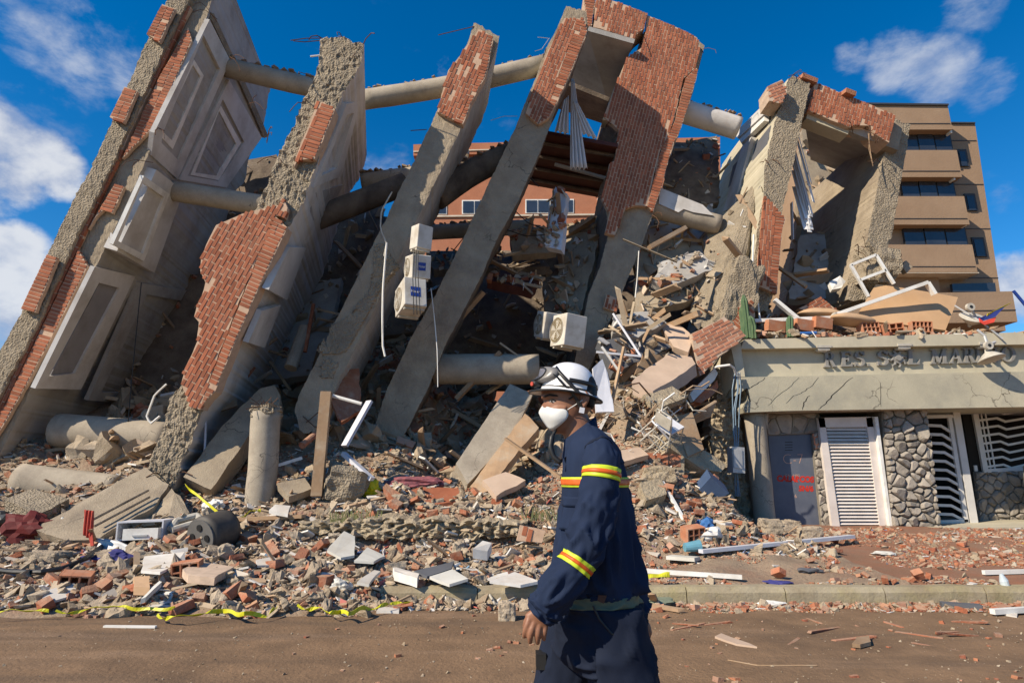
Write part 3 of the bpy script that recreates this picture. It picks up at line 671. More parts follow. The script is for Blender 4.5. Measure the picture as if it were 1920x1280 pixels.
def plane_of(a, b, Y, dv=(-.14, 1, 0)):
    p = W(*a, Y); d = W(*b, Y)-p; n = d.cross(Vector(dv)).normalized()
    if n.dot(CAMV-p) < 0: n = -n
    return p, n
def panel(pl, px, name, m, parent, t=.05, off=0.0):
    p, n = pl; mb = MB(); mb.prism([PL(x, y, p+n*off, n)+n*t for x, y in px], -n*(t+.03)); return mb.build(name, m, parent)
def ringframe(pl, out, inn, name, m, parent, t=.09, off=0.):
    mb = MB(); p, n = pl; k = len(out)
    for i in range(k):
        j = (i+1) % k; mb.prism([PL(*q, p+n*(off+t), n) for q in (out[i], out[j], inn[j], inn[i])], -n*(t+.03))
    return mb.build(name, m, parent)
def cyl(name, a, b, r, label, m=None, bend=0., n=24, ends=True, cat='column', grp=None, sub=14, top=None):
    a, b = Vector(a), Vector(b); mb = MB(); P = []
    for i in range(sub):
        t = i/(sub-1); P.append(a.lerp(b, t)+Vector((0, 0, bend*math.sin(math.pi*t))))
    mb.tube(P, [r*(1+.025*fr(p, 2, a.x)) for i, p in enumerate(P)], n)
    o = mb.build(name, m or M['column'], None, True); tag(o, label, cat, grp)
    for q in (-1, -2): o.data.polygons[q].use_smooth = False
    if top:
        mb = MB()
        for i in range(60):
            t = RN.random(); p = a.lerp(b, t)+Vector((0, 0, bend*math.sin(math.pi*t)))
            s = RN.uniform(.03, .10); mb.box(p+Vector((RN.uniform(-.3, .3)*r, RN.uniform(-.6, .6)*r, r*.93)), (s*1.6, s*1.4, s*.5), (RN.random()*.5, RN.random()*.5, RN.random()*3))
        mb.build('caked_mortar', top, o)['kind'] = 'stuff'
    return o
def rebar(pts, r=.009): return MB().tube(pts, r, 5)
def rebars(parent, items, m=None, r=.009):
    for it in items: MB().tube([W(*q) for q in it], r, 5).build('rebar', m or M['rust'], parent)
M['shut'] = mat('grey_shutter', (.27, .265, .28), (.22, .215, .225), 2, .7, .15, 14, .01, stain=(.15, .13, .12), samt=.5, sscale=1.5)
YF = 11.5; YBs, YCs, YDs, YEs = 10.4, 11.4, 12.4, 13.5      # the slabs stand staggered, each a little behind the one to its left
CR, RO, WH, WD = M['conc'], M['rough'], M['white'], M['whited']
# ---- slab A, far left
A = thing('leaning_slab', W(0, 860, YF), 'huge leaning floor slab with brick edge and white window frames at far left', 'floor slab', 'toppled floor slabs of the collapsed building')
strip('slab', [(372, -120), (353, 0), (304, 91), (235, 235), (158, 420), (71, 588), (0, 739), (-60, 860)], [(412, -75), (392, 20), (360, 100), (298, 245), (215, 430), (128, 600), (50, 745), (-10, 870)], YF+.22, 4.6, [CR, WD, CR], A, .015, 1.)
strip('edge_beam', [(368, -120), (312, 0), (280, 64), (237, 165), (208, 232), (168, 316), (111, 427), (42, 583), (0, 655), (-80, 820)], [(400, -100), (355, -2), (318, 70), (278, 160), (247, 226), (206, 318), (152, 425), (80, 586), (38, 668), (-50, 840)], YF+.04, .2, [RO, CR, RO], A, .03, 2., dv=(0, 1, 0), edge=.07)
for q in ([(307, 12), (330, 20), (302, 82), (278, 68)], [(237, 166), (260, 174), (235, 234), (209, 222)], [(92, 478), (111, 487), (70, 587), (43, 580)]):
    bricks(q, YF-.02, ((q[3][0], q[3][1]), (q[0][0], q[0][1])), A, M['brick'], soldier=True, seed=int(q[0][0]))
ax = ((0, 760), (310, 100))
bricks([(351, 10), (360, 18), (300, 140), (252, 240), (180, 400), (105, 560), (10, 760), (-30, 850), (-45, 830), (0, 745), (71, 592), (158, 424), (235, 240), (304, 95)], YF+.17, ax, A, seed=31)
bricks([(355, 55), (362, 80), (296, 235), (270, 262), (244, 288), (232, 300), (300, 150)], YF+.17, ax, A, soldier=True, seed=33)
bricks([(218, 348), (236, 352), (214, 402), (196, 396), (184, 408), (168, 432)], YF+.17, ax, A, soldier=True, seed=34)
bricks([(150, 470), (168, 500), (100, 635), (44, 740), (0, 815), (-40, 880), (-28, 840), (16, 755), (108, 562)], YF+.17, ax, A, soldier=True, seed=35)
pA = plane_of((360, 100), (215, 430), YF+.25)
fr1 = ringframe(pA, [(393, 37), (432, 114), (333, 336), (284, 291), (289, 249)], [(382, 66), (413, 130), (334, 300), (303, 268), (305, 250)], 'window_surround', WH, A, .07)
ringframe(pA, [(364, 112), (382, 142), (324, 280), (296, 250)], [(362, 122), (376, 144), (323, 264), (303, 245)], 'frame', M['wpaint'], fr1, .05)
panel(pA, [(362, 122), (376, 144), (323, 264), (303, 245)], 'shutter', M['shut'], fr1, .012)
fr2 = ringframe(pA, [(430, 150), (491, 258), (425, 352), (336, 337)], [(418, 186), (458, 266), (410, 340), (352, 330)], 'window_surround', WH, A, .06)
ringframe(pA, [(414, 198), (452, 268), (410, 338), (358, 328)], [(411, 208), (443, 270), (406, 330), (366, 324)], 'frame', M['wpaint'], fr2, .05)
panel(pA, [(411, 208), (443, 270), (406, 330), (366, 324)], 'shutter', M['shut'], fr2, .012)
bx1 = panel(pA, [(272, 312), (325, 352), (270, 506), (197, 464)], 'bay_box', WH, A, .24)
ringframe(pA, [(270, 330), (318, 364), (270, 490), (212, 458)], [(268, 342), (308, 370), (268, 476), (222, 452)], 'frame', M['wpaint'], bx1, .05, .24)
fr3 = ringframe(pA, [(178, 500), (254, 518), (152, 730), (66, 728)], [(186, 530), (224, 540), (140, 700), (92, 705)], 'window_surround', WH, A, .06)
panel(pA, [(186, 530), (224, 540), (140, 700), (92, 705)], 'shutter', M['shut'], fr3, .015)
ringframe(pA, [(262, 530), (372, 548), (300, 760), (165, 750)], [(276, 552), (352, 566), (290, 738), (190, 735)], 'window_surround', WD, A, .06)
for q in ([(396, 24), (433, 104), (470, 185), (500, 255), (492, 258), (430, 118), (392, 36)],):
    panel(pA, q, 'broken_edge', RO, A, .06)
# ---- slab B
B = thing('leaning_slab', W(310, 890, YBs), 'leaning floor slab with wide running-bond brick panel and rough pebbled top', 'floor slab', 'toppled floor slabs of the collapsed building')
LB = [(600, 67), (598, 94), (588, 151), (567, 188), (551, 235), (524, 285), (504, 336), (477, 393), (430, 470), (405, 545), (385, 620), (343, 719), (316, 746), (306, 800), (286, 850), (270, 892), (258, 930)]
RB = [(681, 83), (680, 104), (662, 150), (645, 172), (629, 205), (605, 275), (588, 330), (565, 385), (541, 430), (510, 492), (480, 558), (440, 655), (410, 732), (393, 752), (368, 800), (331, 895), (312, 940)]
strip('slab', LB, RB, YBs, 4.2, [RO, WH, RO], B, .06, 11., dv=(-.22, 1, 0), edge=.08)
axB = ((350, 700), (560, 330))
bricks([(457, 403), (530, 385), (520, 405), (505, 440), (470, 520), (430, 620), (394, 715), (380, 768), (359, 763), (343, 719), (349, 692), (373, 642), (376, 605), (368, 595), (373, 575), (386, 544), (388, 531), (378, 511), (380, 481), (408, 424)], YBs-.07, axB, B, seed=41, Yb=.2)
bricks([(514, 405), (541, 428), (500, 515), (480, 558), (440, 650), (406, 735), (393, 748), (378, 768), (396, 716), (432, 622), (472, 522)], YBs-.07, axB, B, soldier=True, seed=42, Yb=.2)
bricks([(532, 372), (540, 392), (536, 412), (510, 404), (524, 392)], YBs-.07, axB, B, seed=43, Yb=.2)
bricks([(606, 194), (630, 208), (592, 300), (560, 303), (572, 284)], YBs-.06, ((560, 300), (606, 194)), B, soldier=True, seed=44, Yb=.2)
bricks([(598, 194), (606, 194), (570, 288), (552, 316), (560, 290)], YBs-.06, ((560, 300), (606, 194)), B, seed=45, Yb=.2)
pB = plane_of((640, 181), (541, 430), YBs+.02, (-.22, 1, 0))
f = ringframe(pB, [(650, 195), (676, 190), (640, 330), (588, 352)], [(651, 215), (664, 212), (632, 316), (602, 330)], 'window_surround', WH, B, .10)
panel(pB, [(586, 360), (640, 345), (612, 398), (570, 418)], 'ceiling_panel', WD, B, .05)
panel(pB, [(534, 460), (566, 462), (530, 560), (494, 540)], 'ceiling_panel', WH, B, .09)
panel(pB, [(484, 580), (520, 570), (490, 650), (458, 640)], 'ceiling_panel', WH, B, .07)
rebars(B, [[(604, 72, YBs+.1), (575, 72, YBs), (545, 76, YBs-.1)], [(604, 76, YBs+.1), (570, 79, YBs), (550, 77, YBs-.1)]]); rebars(B, [[(600, 104, YBs), (582, 106, YBs-.05)]], M['wpaint'], .018)
# ---- slab C
C = thing('leaning_slab', W(575, 800, YCs), 'narrow leaning floor slab with brick patch near its tip and pebbly foot', 'floor slab', 'toppled floor slabs of the collapsed building')
LC = [(889, 42), (876, 82), (855, 128), (838, 140), (830, 178), (817, 213), (790, 272), (768, 317), (722, 412), (691, 475), (651, 557), (628, 603), (603, 655), (583, 695), (562, 738), (552, 766), (560, 800)]
RC = [(937, 66), (930, 96), (918, 128), (901, 164), (886, 194), (868, 235), (850, 272), (826, 322), (798, 379), (762, 455), (725, 530), (692, 600), (659, 668), (641, 705), (617, 755), (602, 785), (588, 812)]
strip('slab', LC, RC, YCs, 2.0, [CR, WD, CR], C, .014, 21., edge=.04)
bricks([(898, 58), (916, 68), (906, 110), (895, 150), (862, 224), (850, 228), (820, 212), (841, 136), (872, 95)], YCs-.05, ((820, 212), (872, 95)), C, seed=51, Yb=.12)
bricks([(916, 68), (925, 72), (915, 130), (908, 150), (884, 196), (868, 236), (852, 228), (864, 222), (896, 150)], YCs-.05, ((820, 212), (872, 95)), C, soldier=True, seed=52, Yb=.12)
mb = MB(); 
def crust(name, pxpoly, Y, amp, m, parent, seed, st=.035, thick=.06):
    """thick rough-cast patch: displaced grid cut to a pixel polygon"""
    wp = [W(x, y, Y) for x, y in pxpoly]; P = [(p.x, p.z) for p in wp]; xs = [p[0] for p in P]; zs = [p[1] for p in P]; mb = MB(); idx = {}
    nx = int((max(xs)-min(xs))/st)+2; nz = int((max(zs)-min(zs))/st)+2
    def vid(i, j):
        if (i, j) not in idx:
            x = min(xs)+i*st+.3*st*ns((i, j, 0), .9, seed); z = min(zs)+j*st+.3*st*ns((i, j, 5), .9, seed); p = (x, Y, z)
            inside = all(inpoly(x+a, z+b, P) for a, b in ((st, 0), (-st, 0), (0, st), (0, -st)))
            d = -(amp*(.55+.8*abs(fr(p, 9, seed, 4)))+.02*ns(p, 26, seed)) if inside else thick
            idx[(i, j)] = len(mb.v); mb.v.append((x, Y+d, z))
        return idx[(i, j)]
    for i in range(nx):
        for j in range(nz):
            x = min(xs)+(i+.5)*st; z = min(zs)+(j+.5)*st
            if inpoly(x, z, P) and ns((x, 0, z), 3, seed) > -.55:
                mb.f.append((vid(i, j), vid(i+1, j), vid(i+1, j+1), vid(i, j+1))); mb.m.append(0)
    return mb.build(name, m, parent)
crust('rough_cast', [(700, 455), (722, 452), (750, 500), (725, 530), (690, 595), (650, 665), (605, 670), (592, 655), (622, 605), (650, 590), (690, 540)], YCs-.015, .022, RO, C, 3)
crust('rough_cast', [(600, 660), (640, 680), (625, 715), (596, 712)], YCs-.015, .022, RO, C, 4)
rebars(C, [[(889, 50, YCs), (855, 58, YCs-.1), (822, 66, YCs-.2)], [(568, 780, YCs), (590, 800, YCs-.2), (620, 798, YCs-.3)], [(574, 792, YCs), (600, 770, YCs-.25)], [(800, 243, YCs), (770, 245, YCs-.1)]])
# ---- slab D
D = thing('leaning_slab', W(715, 850, YDs), 'long bare grey leaning slab in the middle with small brick cap at top', 'floor slab', 'toppled floor slabs of the collapsed building')
LD = [(1063, 10), (1041, 60), (1022, 93), (1006, 142), (997, 164), (978, 208), (967, 238), (940, 295), (901, 376), (868, 450), (824, 538), (794, 592), (767, 640), (726, 730), (696, 818), (690, 840)]
RD = [(1100, 26), (1103, 60), (1088, 100), (1068, 148), (1047, 191), (1033, 232), (1011, 290), (985, 347), (967, 387), (931, 450), (904, 516), (857, 606), (838, 640), (800, 733), (767, 799), (732, 858)]
strip('slab', LD, RD, YDs-.05, 1.6, [CR, M['dusky'], M['beam']], D, .014, 31., edge=.03)
bricks([(1058, 38), (1080, 38), (1072, 70), (1028, 200), (1008, 235), (985, 215), (996, 185), (1022, 110)], YDs-.1, ((985, 215), (1058, 38)), D, seed=61, Yb=.1)
bricks([(1080, 38), (1094, 38), (1101, 62), (1066, 148), (1046, 190), (1030, 222), (1010, 235), (1028, 200), (1072, 72)], YDs-.1, ((985, 215), (1058, 38)), D, soldier=True, seed=62, Yb=.1)
rebars(D, [[(1030, 72, YDs), (1016, 92, YDs-.1), (1003, 96, YDs-.15)], [(1028, 72, YDs), (1008, 70, YDs-.1)], [(970, 218, YDs), (945, 218, YDs-.1), (920, 226, YDs-.2)]], M['steel'], .007)
# ---- slab E with the big brick panel and its lintel
E = thing('leaning_slab', W(1090, 690, YEs), 'broad leaning slab faced with tall red brick panel, bare concrete below', 'floor slab', 'toppled floor slabs of the collapsed building')
LE = [(1208, 58), (1202, 90), (1175, 109), (1153, 164), (1135, 224), (1160, 250), (1152, 300), (1142, 340), (1136, 390), (1140, 440), (1125, 500), (1104, 549), (1093, 603), (1077, 680), (1062, 740)]
RE = [(1290, 72), (1318, 95), (1308, 131), (1300, 172), (1284, 220), (1268, 265), (1252, 303), (1240, 355), (1222, 409), (1200, 468), (1178, 519), (1160, 563), (1148, 592), (1110, 680), (1085, 740)]
strip('slab', LE, RE, YEs+.3, 2.0, [CR, CR, M['dusky']], E, .012, 41., dv=(-.06, 1, 0), edge=.03)
axE = ((1140, 400), (1225, 80))
bricks([(1213, 32), (1276, 58), (1306, 74), (1312, 95), (1302, 130), (1280, 150), (1262, 230), (1235, 290), (1212, 388), (1190, 386), (1172, 393), (1152, 442), (1134, 438), (1142, 401), (1127, 371), (1134, 347), (1142, 309), (1152, 303), (1160, 246), (1132, 222), (1153, 164), (1176, 110), (1204, 92), (1210, 60)], YEs+.22, axE, E, seed=71, Yb=.1)
bricks([(1284, 150), (1304, 130), (1308, 134), (1294, 188), (1272, 254), (1262, 270), (1252, 303), (1240, 352), (1224, 399), (1213, 388), (1236, 290), (1264, 230)], YEs+.22, axE, E, soldier=True, seed=72, Yb=.1)
bricks([(1137, 553), (1161, 562), (1155, 587), (1131, 577)], YEs+.25, ((1131, 577), (1137, 553)), E, seed=73, Yb=.06)
bricks([(1094, -6), (1116, -2), (1110, 50), (1102, 52), (1098, 20)], YEs+.18, axE, E, soldier=True, seed=74, Yb=.5)
bricks([(1118, -4), (1160, 8), (1213, 29), (1207, 56), (1198, 62), (1187, 76), (1112, 53)], YEs+.18, axE, E, seed=75, Yb=.5)
mb = MB(); mb.prism([W(x, y, YEs+.24) for x, y in ((1100, 50), (1186, 76), (1184, 86), (1102, 62))], (0, 1.2, 0)); mb.build('lintel_underside', M['beam'], E)
mb = MB(); mb.prism([W(x, y, YEs+.19) for x, y in ((1178, 106), (1184, 112), (1160, 166), (1138, 226), (1130, 224), (1152, 164))], (0, .35, 0)); mb.build('white_reveal', M['beam'], E)
mb = MB(); mb.prism([W(x, y, YEs+.4) for x, y in ((1306, 74), (1321, 86), (1310, 130), (1300, 126))], (0, .6, 0)); mb.build('corner_block', CR, E)
for name, pts, m in (('ceiling_panel', [(1102, 58, 13.4), (1188, 82, 13.4), (1140, 196, 16.4), (1062, 160, 16.4)], M['whited']), ('ceiling_panel', [(1060, 158, 15.0), (1140, 190, 15.0), (1130, 232, 16.7), (1046, 204, 16.7)], M['dusky'])):
    mb = MB(); P = [W(*q) for q in pts]; n = (P[1]-P[0]).cross(P[3]-P[0]).normalized(); n = n if n.dot(P[0]-CAMV) > 0 else -n; mb.prism(P, n*.12); mb.build(name, m, E)
M['redwood'] = mat('dark_red_boards', (.10, .032, .022), (.06, .02, .016), 3, .7, .2, 20, .01)
mb = MB()
P = [W(*q) for q in ((1024, 252, 13.6), (1158, 276, 13.6), (1132, 372, 16.5), (984, 345, 16.5))]; n = (P[1]-P[0]).cross(P[3]-P[0]).normalized(); n = n if n.dot(P[0]-CAMV) > 0 else -n
mb.prism(P, n*.1); rw = mb.build('ceiling_boards', M['redwood'], E)
for i in range(4):
    t = .12+i*.24; a = P[0].lerp(P[3], t); b = P[1].lerp(P[2], t); MB().tube([a-n*.05, b-n*.05], .05, 6).build('joist', M['dusky'], rw)
MB().tube([W(1040, 308, 14.4), W(1135, 334, 14.4)], .05, 8).build('batten', M['whited'], rw)
# ---- slab F and G with lintel, right
Fs = thing('leaning_slab', W(1420, 560, 13.4), 'right leaning slab with brown stucco front, sunlit cream side and brick foot', 'floor slab', 'toppled floor slabs of the collapsed building')
LF = [(1479, 145), (1464, 201), (1455, 219), (1434, 308), (1431, 367), (1420, 430), (1412, 500), (1398, 548), (1385, 585)]
RF = [(1520, 159), (1508, 213), (1500, 250), (1480, 340), (1468, 385), (1462, 440), (1456, 500), (1450, 552), (1440, 585)]
strip('slab', LF, RF, 13.4, 4.3, [RO, CR, M['beam']], Fs, .022, 51., dv=(-.05, 1, 0), edge=.05)
bricks([(1433, 370), (1452, 388), (1450, 430), (1440, 545), (1416, 536), (1424, 470)], 13.32, ((1424, 540), (1438, 380)), Fs, seed=81, Yb=.1)
bricks([(1452, 388), (1471, 412), (1464, 440), (1458, 510), (1455, 552), (1440, 545), (1450, 430)], 13.32, ((1424, 540), (1438, 380)), Fs, soldier=True, seed=82, Yb=.1)
bricks([(1437, 165), (1464, 152), (1474, 172), (1464, 196), (1440, 192)], 13.2, ((1437, 192), (1474, 178)), Fs, M['brickl'], M['mortarl'], seed=83, Yb=.5)
pF = plane_of((1455, 219), (1420, 430), 13.4, (-.05, 1, 0))
M['slate'] = mat('slate_grey_wall', (.11, .115, .13), (.085, .088, .10), 2, .8, .2, 15, .02, stain=(.2, .19, .18), samt=.4, sscale=1)
panel(pF, [(1447, 236), (1418, 272), (1390, 392), (1428, 350)], 'grey_wall', M['slate'], Fs, .03)
panel(pF, [(1398, 288), (1376, 312), (1352, 420), (1378, 398)], 'grey_wall', M['slate'], Fs, .03)
panel(pF, [(1450, 210), (1392, 262), (1386, 252), (1440, 200)], 'white_beam', WH, Fs, .14)
panel(pF, [(1416, 258), (1398, 276), (1362, 398), (1382, 390)], 'white_pilaster', WH, Fs, .10)
panel(pF, [(1440, 228), (1396, 270), (1392, 262), (1440, 214)], 'white_beam', M['wpaint'], Fs, .10)
Gs = thing('leaning_slab', W(1640, 480, 14), 'last leaning slab at right with stuccoed front, beside the tan apartment block', 'floor slab', 'toppled floor slabs of the collapsed building')
LG = [(1675, 226), (1662, 268), (1648, 332), (1636, 400), (1626, 450), (1606, 500), (1590, 560)]
RG = [(1706, 237), (1700, 280), (1687, 352), (1676, 430), (1664, 470), (1655, 510), (1640, 560)]
strip('slab', LG, RG, 13.9, 4.5, [RO, CR, CR], Gs, .022, 61., dv=(-.05, 1, 0), edge=.05)
mb = MB(); mb.prism([W(*q) for q in ((1668, 226, 13.7), (1694, 234, 13.7), (1684, 282, 13.7), (1658, 272, 13.7))], (0, .8, 0)); mb.build('corner_block', CR, Gs)
bricks([(1526, 157), (1676, 218), (1664, 270), (1640, 254), (1630, 238), (1597, 237), (1590, 241), (1514, 210)], 13.55, ((1592, 240), (1606, 190)), Gs, seed=91, Yb=.5, name='brick_lintel')
mb = MB(); mb.prism([W(*q) for q in ((1514, 212, 13.62), (1592, 243, 13.62), (1590, 252, 13.62), (1512, 222, 13.62))], (0, .4, 0)); mb.build('lintel_underside', M['beam'], Gs)
for name, pts, m in (('ceiling_panel', [(1506, 212, 13.7), (1662, 274, 13.7), (1600, 330, 17), (1520, 300, 17)], M['whited']),):
    mb = MB(); P = [W(*q) for q in pts]; n = (P[1]-P[0]).cross(P[3]-P[0]).normalized(); n = n if n.dot(P[0]-CAMV) > 0 else -n; mb.prism(P, n*.15); mb.build(name, m, Gs)
for q in ((1512, 152, 13.5, .3), (1588, 178, 13.5, .2)):
    mb = MB(); c = W(*q[:3]); mb.box(c, (q[3]*1.4, .3, .12), (.1, .25, .2)); mb.build('loose_brick', M['bchunk'], Gs)
rebars(Gs, [[(1628, 250, 13.6), (1632, 285, 13.6), (1637, 312, 13.6)], [(1630, 250, 13.6), (1629, 280, 13.6), (1637, 312, 13.6)]], M['wood'], .008)
# base stumps of F (broken)
def blob(name, c, sz, m, seed, parent=None, sub=3, amp=.35, rot=(0, 0, 0)):
    bm = bmesh.new(); bmesh.ops.create_cube(bm, size=1); bmesh.ops.subdivide_edges(bm, edges=bm.edges[:], cuts=sub*2, use_grid_fill=True)
    Mx = Euler(rot).to_matrix(); c = Vector(c)
    for v in bm.verts:
        p = v.co.copy(); r = p.normalized()*.62; p = p.lerp(r, .35)
        k = 1+amp*fr(p*2.1, 1, seed)+amp*.4*fr(p*6, 1, seed+3)
        p = Vector((p.x*sz[0], p.y*sz[1], p.z*sz[2]))*k; v.co = c+Mx@p
    me = bpy.data.meshes.new(name); bm.to_mesh(me); bm.free(); me.materials.append(m); return obj(name, me, parent)
tag(blob('broken_stump', W(1378, 560, 13.2), (.75, .7, 1.5), RO, 5, rot=(0, .35, 0), sub=5, amp=.28), 'shattered cream concrete foot of right leaning slab behind the cactus', 'rubble')
tag(blob('broken_stump', W(1640, 505, 13.8), (.75, .8, .9), RO, 9, rot=(0, .2, 0), sub=5, amp=.3), 'crushed grey concrete foot under the last leaning slab', 'rubble')
# ================================================================ round columns between the slabs
cyl('round_column', W(424, 127, 13.3), W(600, 168, 13.3), .235, 'grey round column bridging the two leftmost leaning slabs near the top', top=M['earth'])
cyl('round_column', W(322, 358, 12.9), W(500, 386, 12.9), .23, 'dim grey round column halfway up between the two leftmost leaning slabs')
cyl('round_column', W(110, 806, 12.4), W(320, 824, 12.4), .34, 'thick dark round column low between the two leftmost leaning slabs')
cyl('round_column', W(40, 900, 11.2), W(222, 922, 11.2), .29, 'fallen round column lying on the rubble at far left')
cyl('round_column', W(676, 188, 12.9), W(1020, 122, 12.9), .235, 'long pale round column spanning behind the brick-tipped slab near the skyline', bend=-.08, top=M['earth'])
cyl('round_column', W(580, 415, 12.5), W(760, 345, 13.0), .26, 'sooty burnt round column tilted behind the pebbled slab at mid height', M['dusky'], .0)
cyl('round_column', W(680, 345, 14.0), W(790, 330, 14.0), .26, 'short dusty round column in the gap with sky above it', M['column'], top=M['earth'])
cyl('round_column', W(816, 372, 13.0), W(960, 290, 13.6), .30, 'dark bent round column crossing in front of orange building', M['dusky'], .12, top=M['earth'])
cyl('round_column', W(800, 436, 15.0), W(1000, 425, 15.0), .2, 'thin dusty round column before the orange building wall', M['column'], top=M['earth'])
cyl('round_column', W(815, 692, 13.0), W(1010, 692, 13.0), .33, 'horizontal grey-brown round column low behind the helmeted worker', M['column'])
cyl('round_column', W(1275, 207, 14.3), W(1384, 241, 14.3), .29, 'white painted round column under the skyline right of the brick panel', M['white'], top=M['earth'])
cyl('round_column', W(1218, 388, 14.2), W(1348, 422, 14.2), .25, 'dusty round column with peeling white paint beside the brick panel foot', M['column'])
mb = MB(); mb.prism([W(*q) for q in ((1238, 352, 13.92), (1318, 384, 13.92), (1338, 404, 13.92), (1300, 398, 13.92), (1282, 392, 13.92), (1272, 398, 13.92), (1235, 382, 13.92))], (0, .1, .06)); tag(mb.build('painted_plank', WH), 'flaking white painted board lying on dusty column beside the brick panel', 'board')
# standing column with rebar
stc = thing('broken_column', W(490, 955, 10.3), 'pale round column stub standing upright in rubble with frayed wires on top', 'column')
mb = MB(); P = [W(499, 772, 10.3), W(497, 800, 10.3), W(494, 870, 10.3), W(484, 960, 10.3), W(482, 985, 10.3)]; P = resample(P, 16)
mb.tube(P, [.235*(1+.02*fr(p, 3, 2)) for p in P], 26); mb.build('shaft', M['column'], stc, True)
o = blob('broken_top', W(499, 772, 10.3), (.40, .40, .2), RO, 3, stc, 4, .3)
for i in range(22):
    a = RN.uniform(0, 6.28); r = RN.uniform(.05, .2); b = W(499, 774, 10.3)+Vector((r*math.cos(a), r*math.sin(a), 0)); 
    q = [b, b+Vector((RN.uniform(-.06, .06), RN.uniform(-.1, .02), .12)), b+Vector((RN.uniform(-.2, .2), RN.uniform(-.25, .1), RN.uniform(.02, .26)))]
    MB().tube(q, .006, 4).build('wire', M['rust'], stc)
for root, pts in ((A, [(396, 26), (433, 106), (470, 190), (500, 255), (300, 240), (270, 300)]), (B, [(605, 70), (640, 66), (676, 88), (590, 150), (566, 190), (520, 295), (275, 885), (300, 893), (320, 895)]), (E, [(1140, 232), (1156, 250), (1134, 370), (1225, 402), (1206, 62), (1316, 90)]), (Gs, [(1600, 240), (1625, 238), (1645, 262), (1650, 300), (1612, 470), (1625, 462)]), (Fs, [(1480, 148), (1500, 152), (1436, 300), (1432, 366), (1400, 540), (1440, 552)])):
    for (x, y) in pts:
        for k in range(2):
            p = W(x, y, {A: YF+.1, B: YBs+.1, E: YEs+.2}.get(root, 13.5)); d = Vector((RN.uniform(-.35, .35), RN.uniform(-.4, .05), RN.uniform(-.3, .25)))
            MB().tube([p-d*.3+Vector((0, .1, 0)), p+d*.4, p+d*.8+Vector((0, 0, -.06)), p+d+Vector((RN.uniform(-.1, .1), 0, -.16))], RN.choice((.006, .008, .010)), 5).build('rebar', M['rust'], root)
# ================================================================ rubble: loose mass (stuff) and single pieces
RR = np.random.default_rng(5); R3 = random.Random(77)
def hull(pts):
    bm = bmesh.new(); [bm.verts.new(p) for p in pts]; r = bmesh.ops.convex_hull(bm, input=bm.verts[:])
    bmesh.ops.delete(bm, geom=[v for v in bm.verts if not v.link_faces], context='VERTS')
    bm.verts.index_update(); v = np.array([x.co[:] for x in bm.verts]); f = [tuple(q.index for q in x.verts) for x in bm.faces]; bm.free(); return v, f
def tmpl(kind):
    o = []
    for i in range(12):
        if kind == 'chunk': p = [(R3.uniform(-.5, .5), R3.uniform(-.5, .5), R3.uniform(-.36, .36)) for _ in range(11)]
        elif kind == 'brick':
            s = R3.uniform(.3, 1); p = [(x*.5*s+R3.uniform(-.07, .07), y*.26+R3.uniform(-.03, .03), z*.17+R3.uniform(-.02, .02)) for x in (-1, 1) for y in (-1, 1) for z in (-1, 1)]
        elif kind == 'flat':
            n = R3.choice((3, 4, 4, 5)); a0 = R3.random()*6; q = [(math.cos(a0+6.283*k/n+R3.uniform(-.3, .3))*R3.uniform(.3, .55), math.sin(a0+6.283*k/n)*R3.uniform(.25, .5)) for k in range(n)]
            t = R3.uniform(.02, .05); p = [(x, y, z) for x, y in q for z in (-t, t)]
        else: 
            w = R3.uniform(.03, .07); p = [(x*.5+R3.uniform(-.06, .06), y*w, z*w*.5) for x in (-1, 1) for y in (-1, 1) for z in (-1, 1)]
        o.append(hull(p))
    return o
TM = {k: tmpl(k) for k in ('chunk', 'brick', 'flat', 'stick')}
def roughen(v, f, cuts, amp, seed):
    bm = bmesh.new(); vs = [bm.verts.new(p) for p in v]; [bm.faces.new([vs[i] for i in q]) for q in f]
    bmesh.ops.subdivide_edges(bm, edges=bm.edges[:], cuts=cuts, use_grid_fill=True); bm.normal_update()
    for x in bm.verts: x.co += x.normal*(amp*fr(x.co, 3.2, seed, 4)+amp*.5*ns(x.co, 9, seed))-x.co.normalized()*amp*.6*max(0, ns(x.co, 2.2, seed+5))
    bmesh.ops.triangulate(bm, faces=bm.faces[:]); bm.verts.index_update(); o = (np.array([x.co[:] for x in bm.verts]), [tuple(q.index for q in x.verts) for x in bm.faces]); bm.free(); return o
TM['rough'] = [roughen(*TM['chunk'][i], 2, .10, i) for i in range(12)]
TM['roughbrick'] = [roughen(*TM['brick'][i], 1, .035, i+20) for i in range(12)]
def rots(n, tilt):
    a = RR.uniform(0, 2*np.pi, n); bx = RR.normal(0, tilt, n); by = RR.normal(0, tilt, n); out = np.zeros((n, 3, 3))
    ca, sa = np.cos(a), np.sin(a); cx, sx = np.cos(bx), np.sin(bx); cy, sy = np.cos(by), np.sin(by); Z = np.zeros(n); I = np.ones(n)
    Rz = np.stack([ca, -sa, Z, sa, ca, Z, Z, Z, I], -1).reshape(n, 3, 3); Rx = np.stack([I, Z, Z, Z, cx, -sx, Z, sx, cx], -1).reshape(n, 3, 3); Ry = np.stack([cy, Z, sy, Z, I, Z, -sy, Z, cy], -1).reshape(n, 3, 3)
    return Rx@Ry@Rz
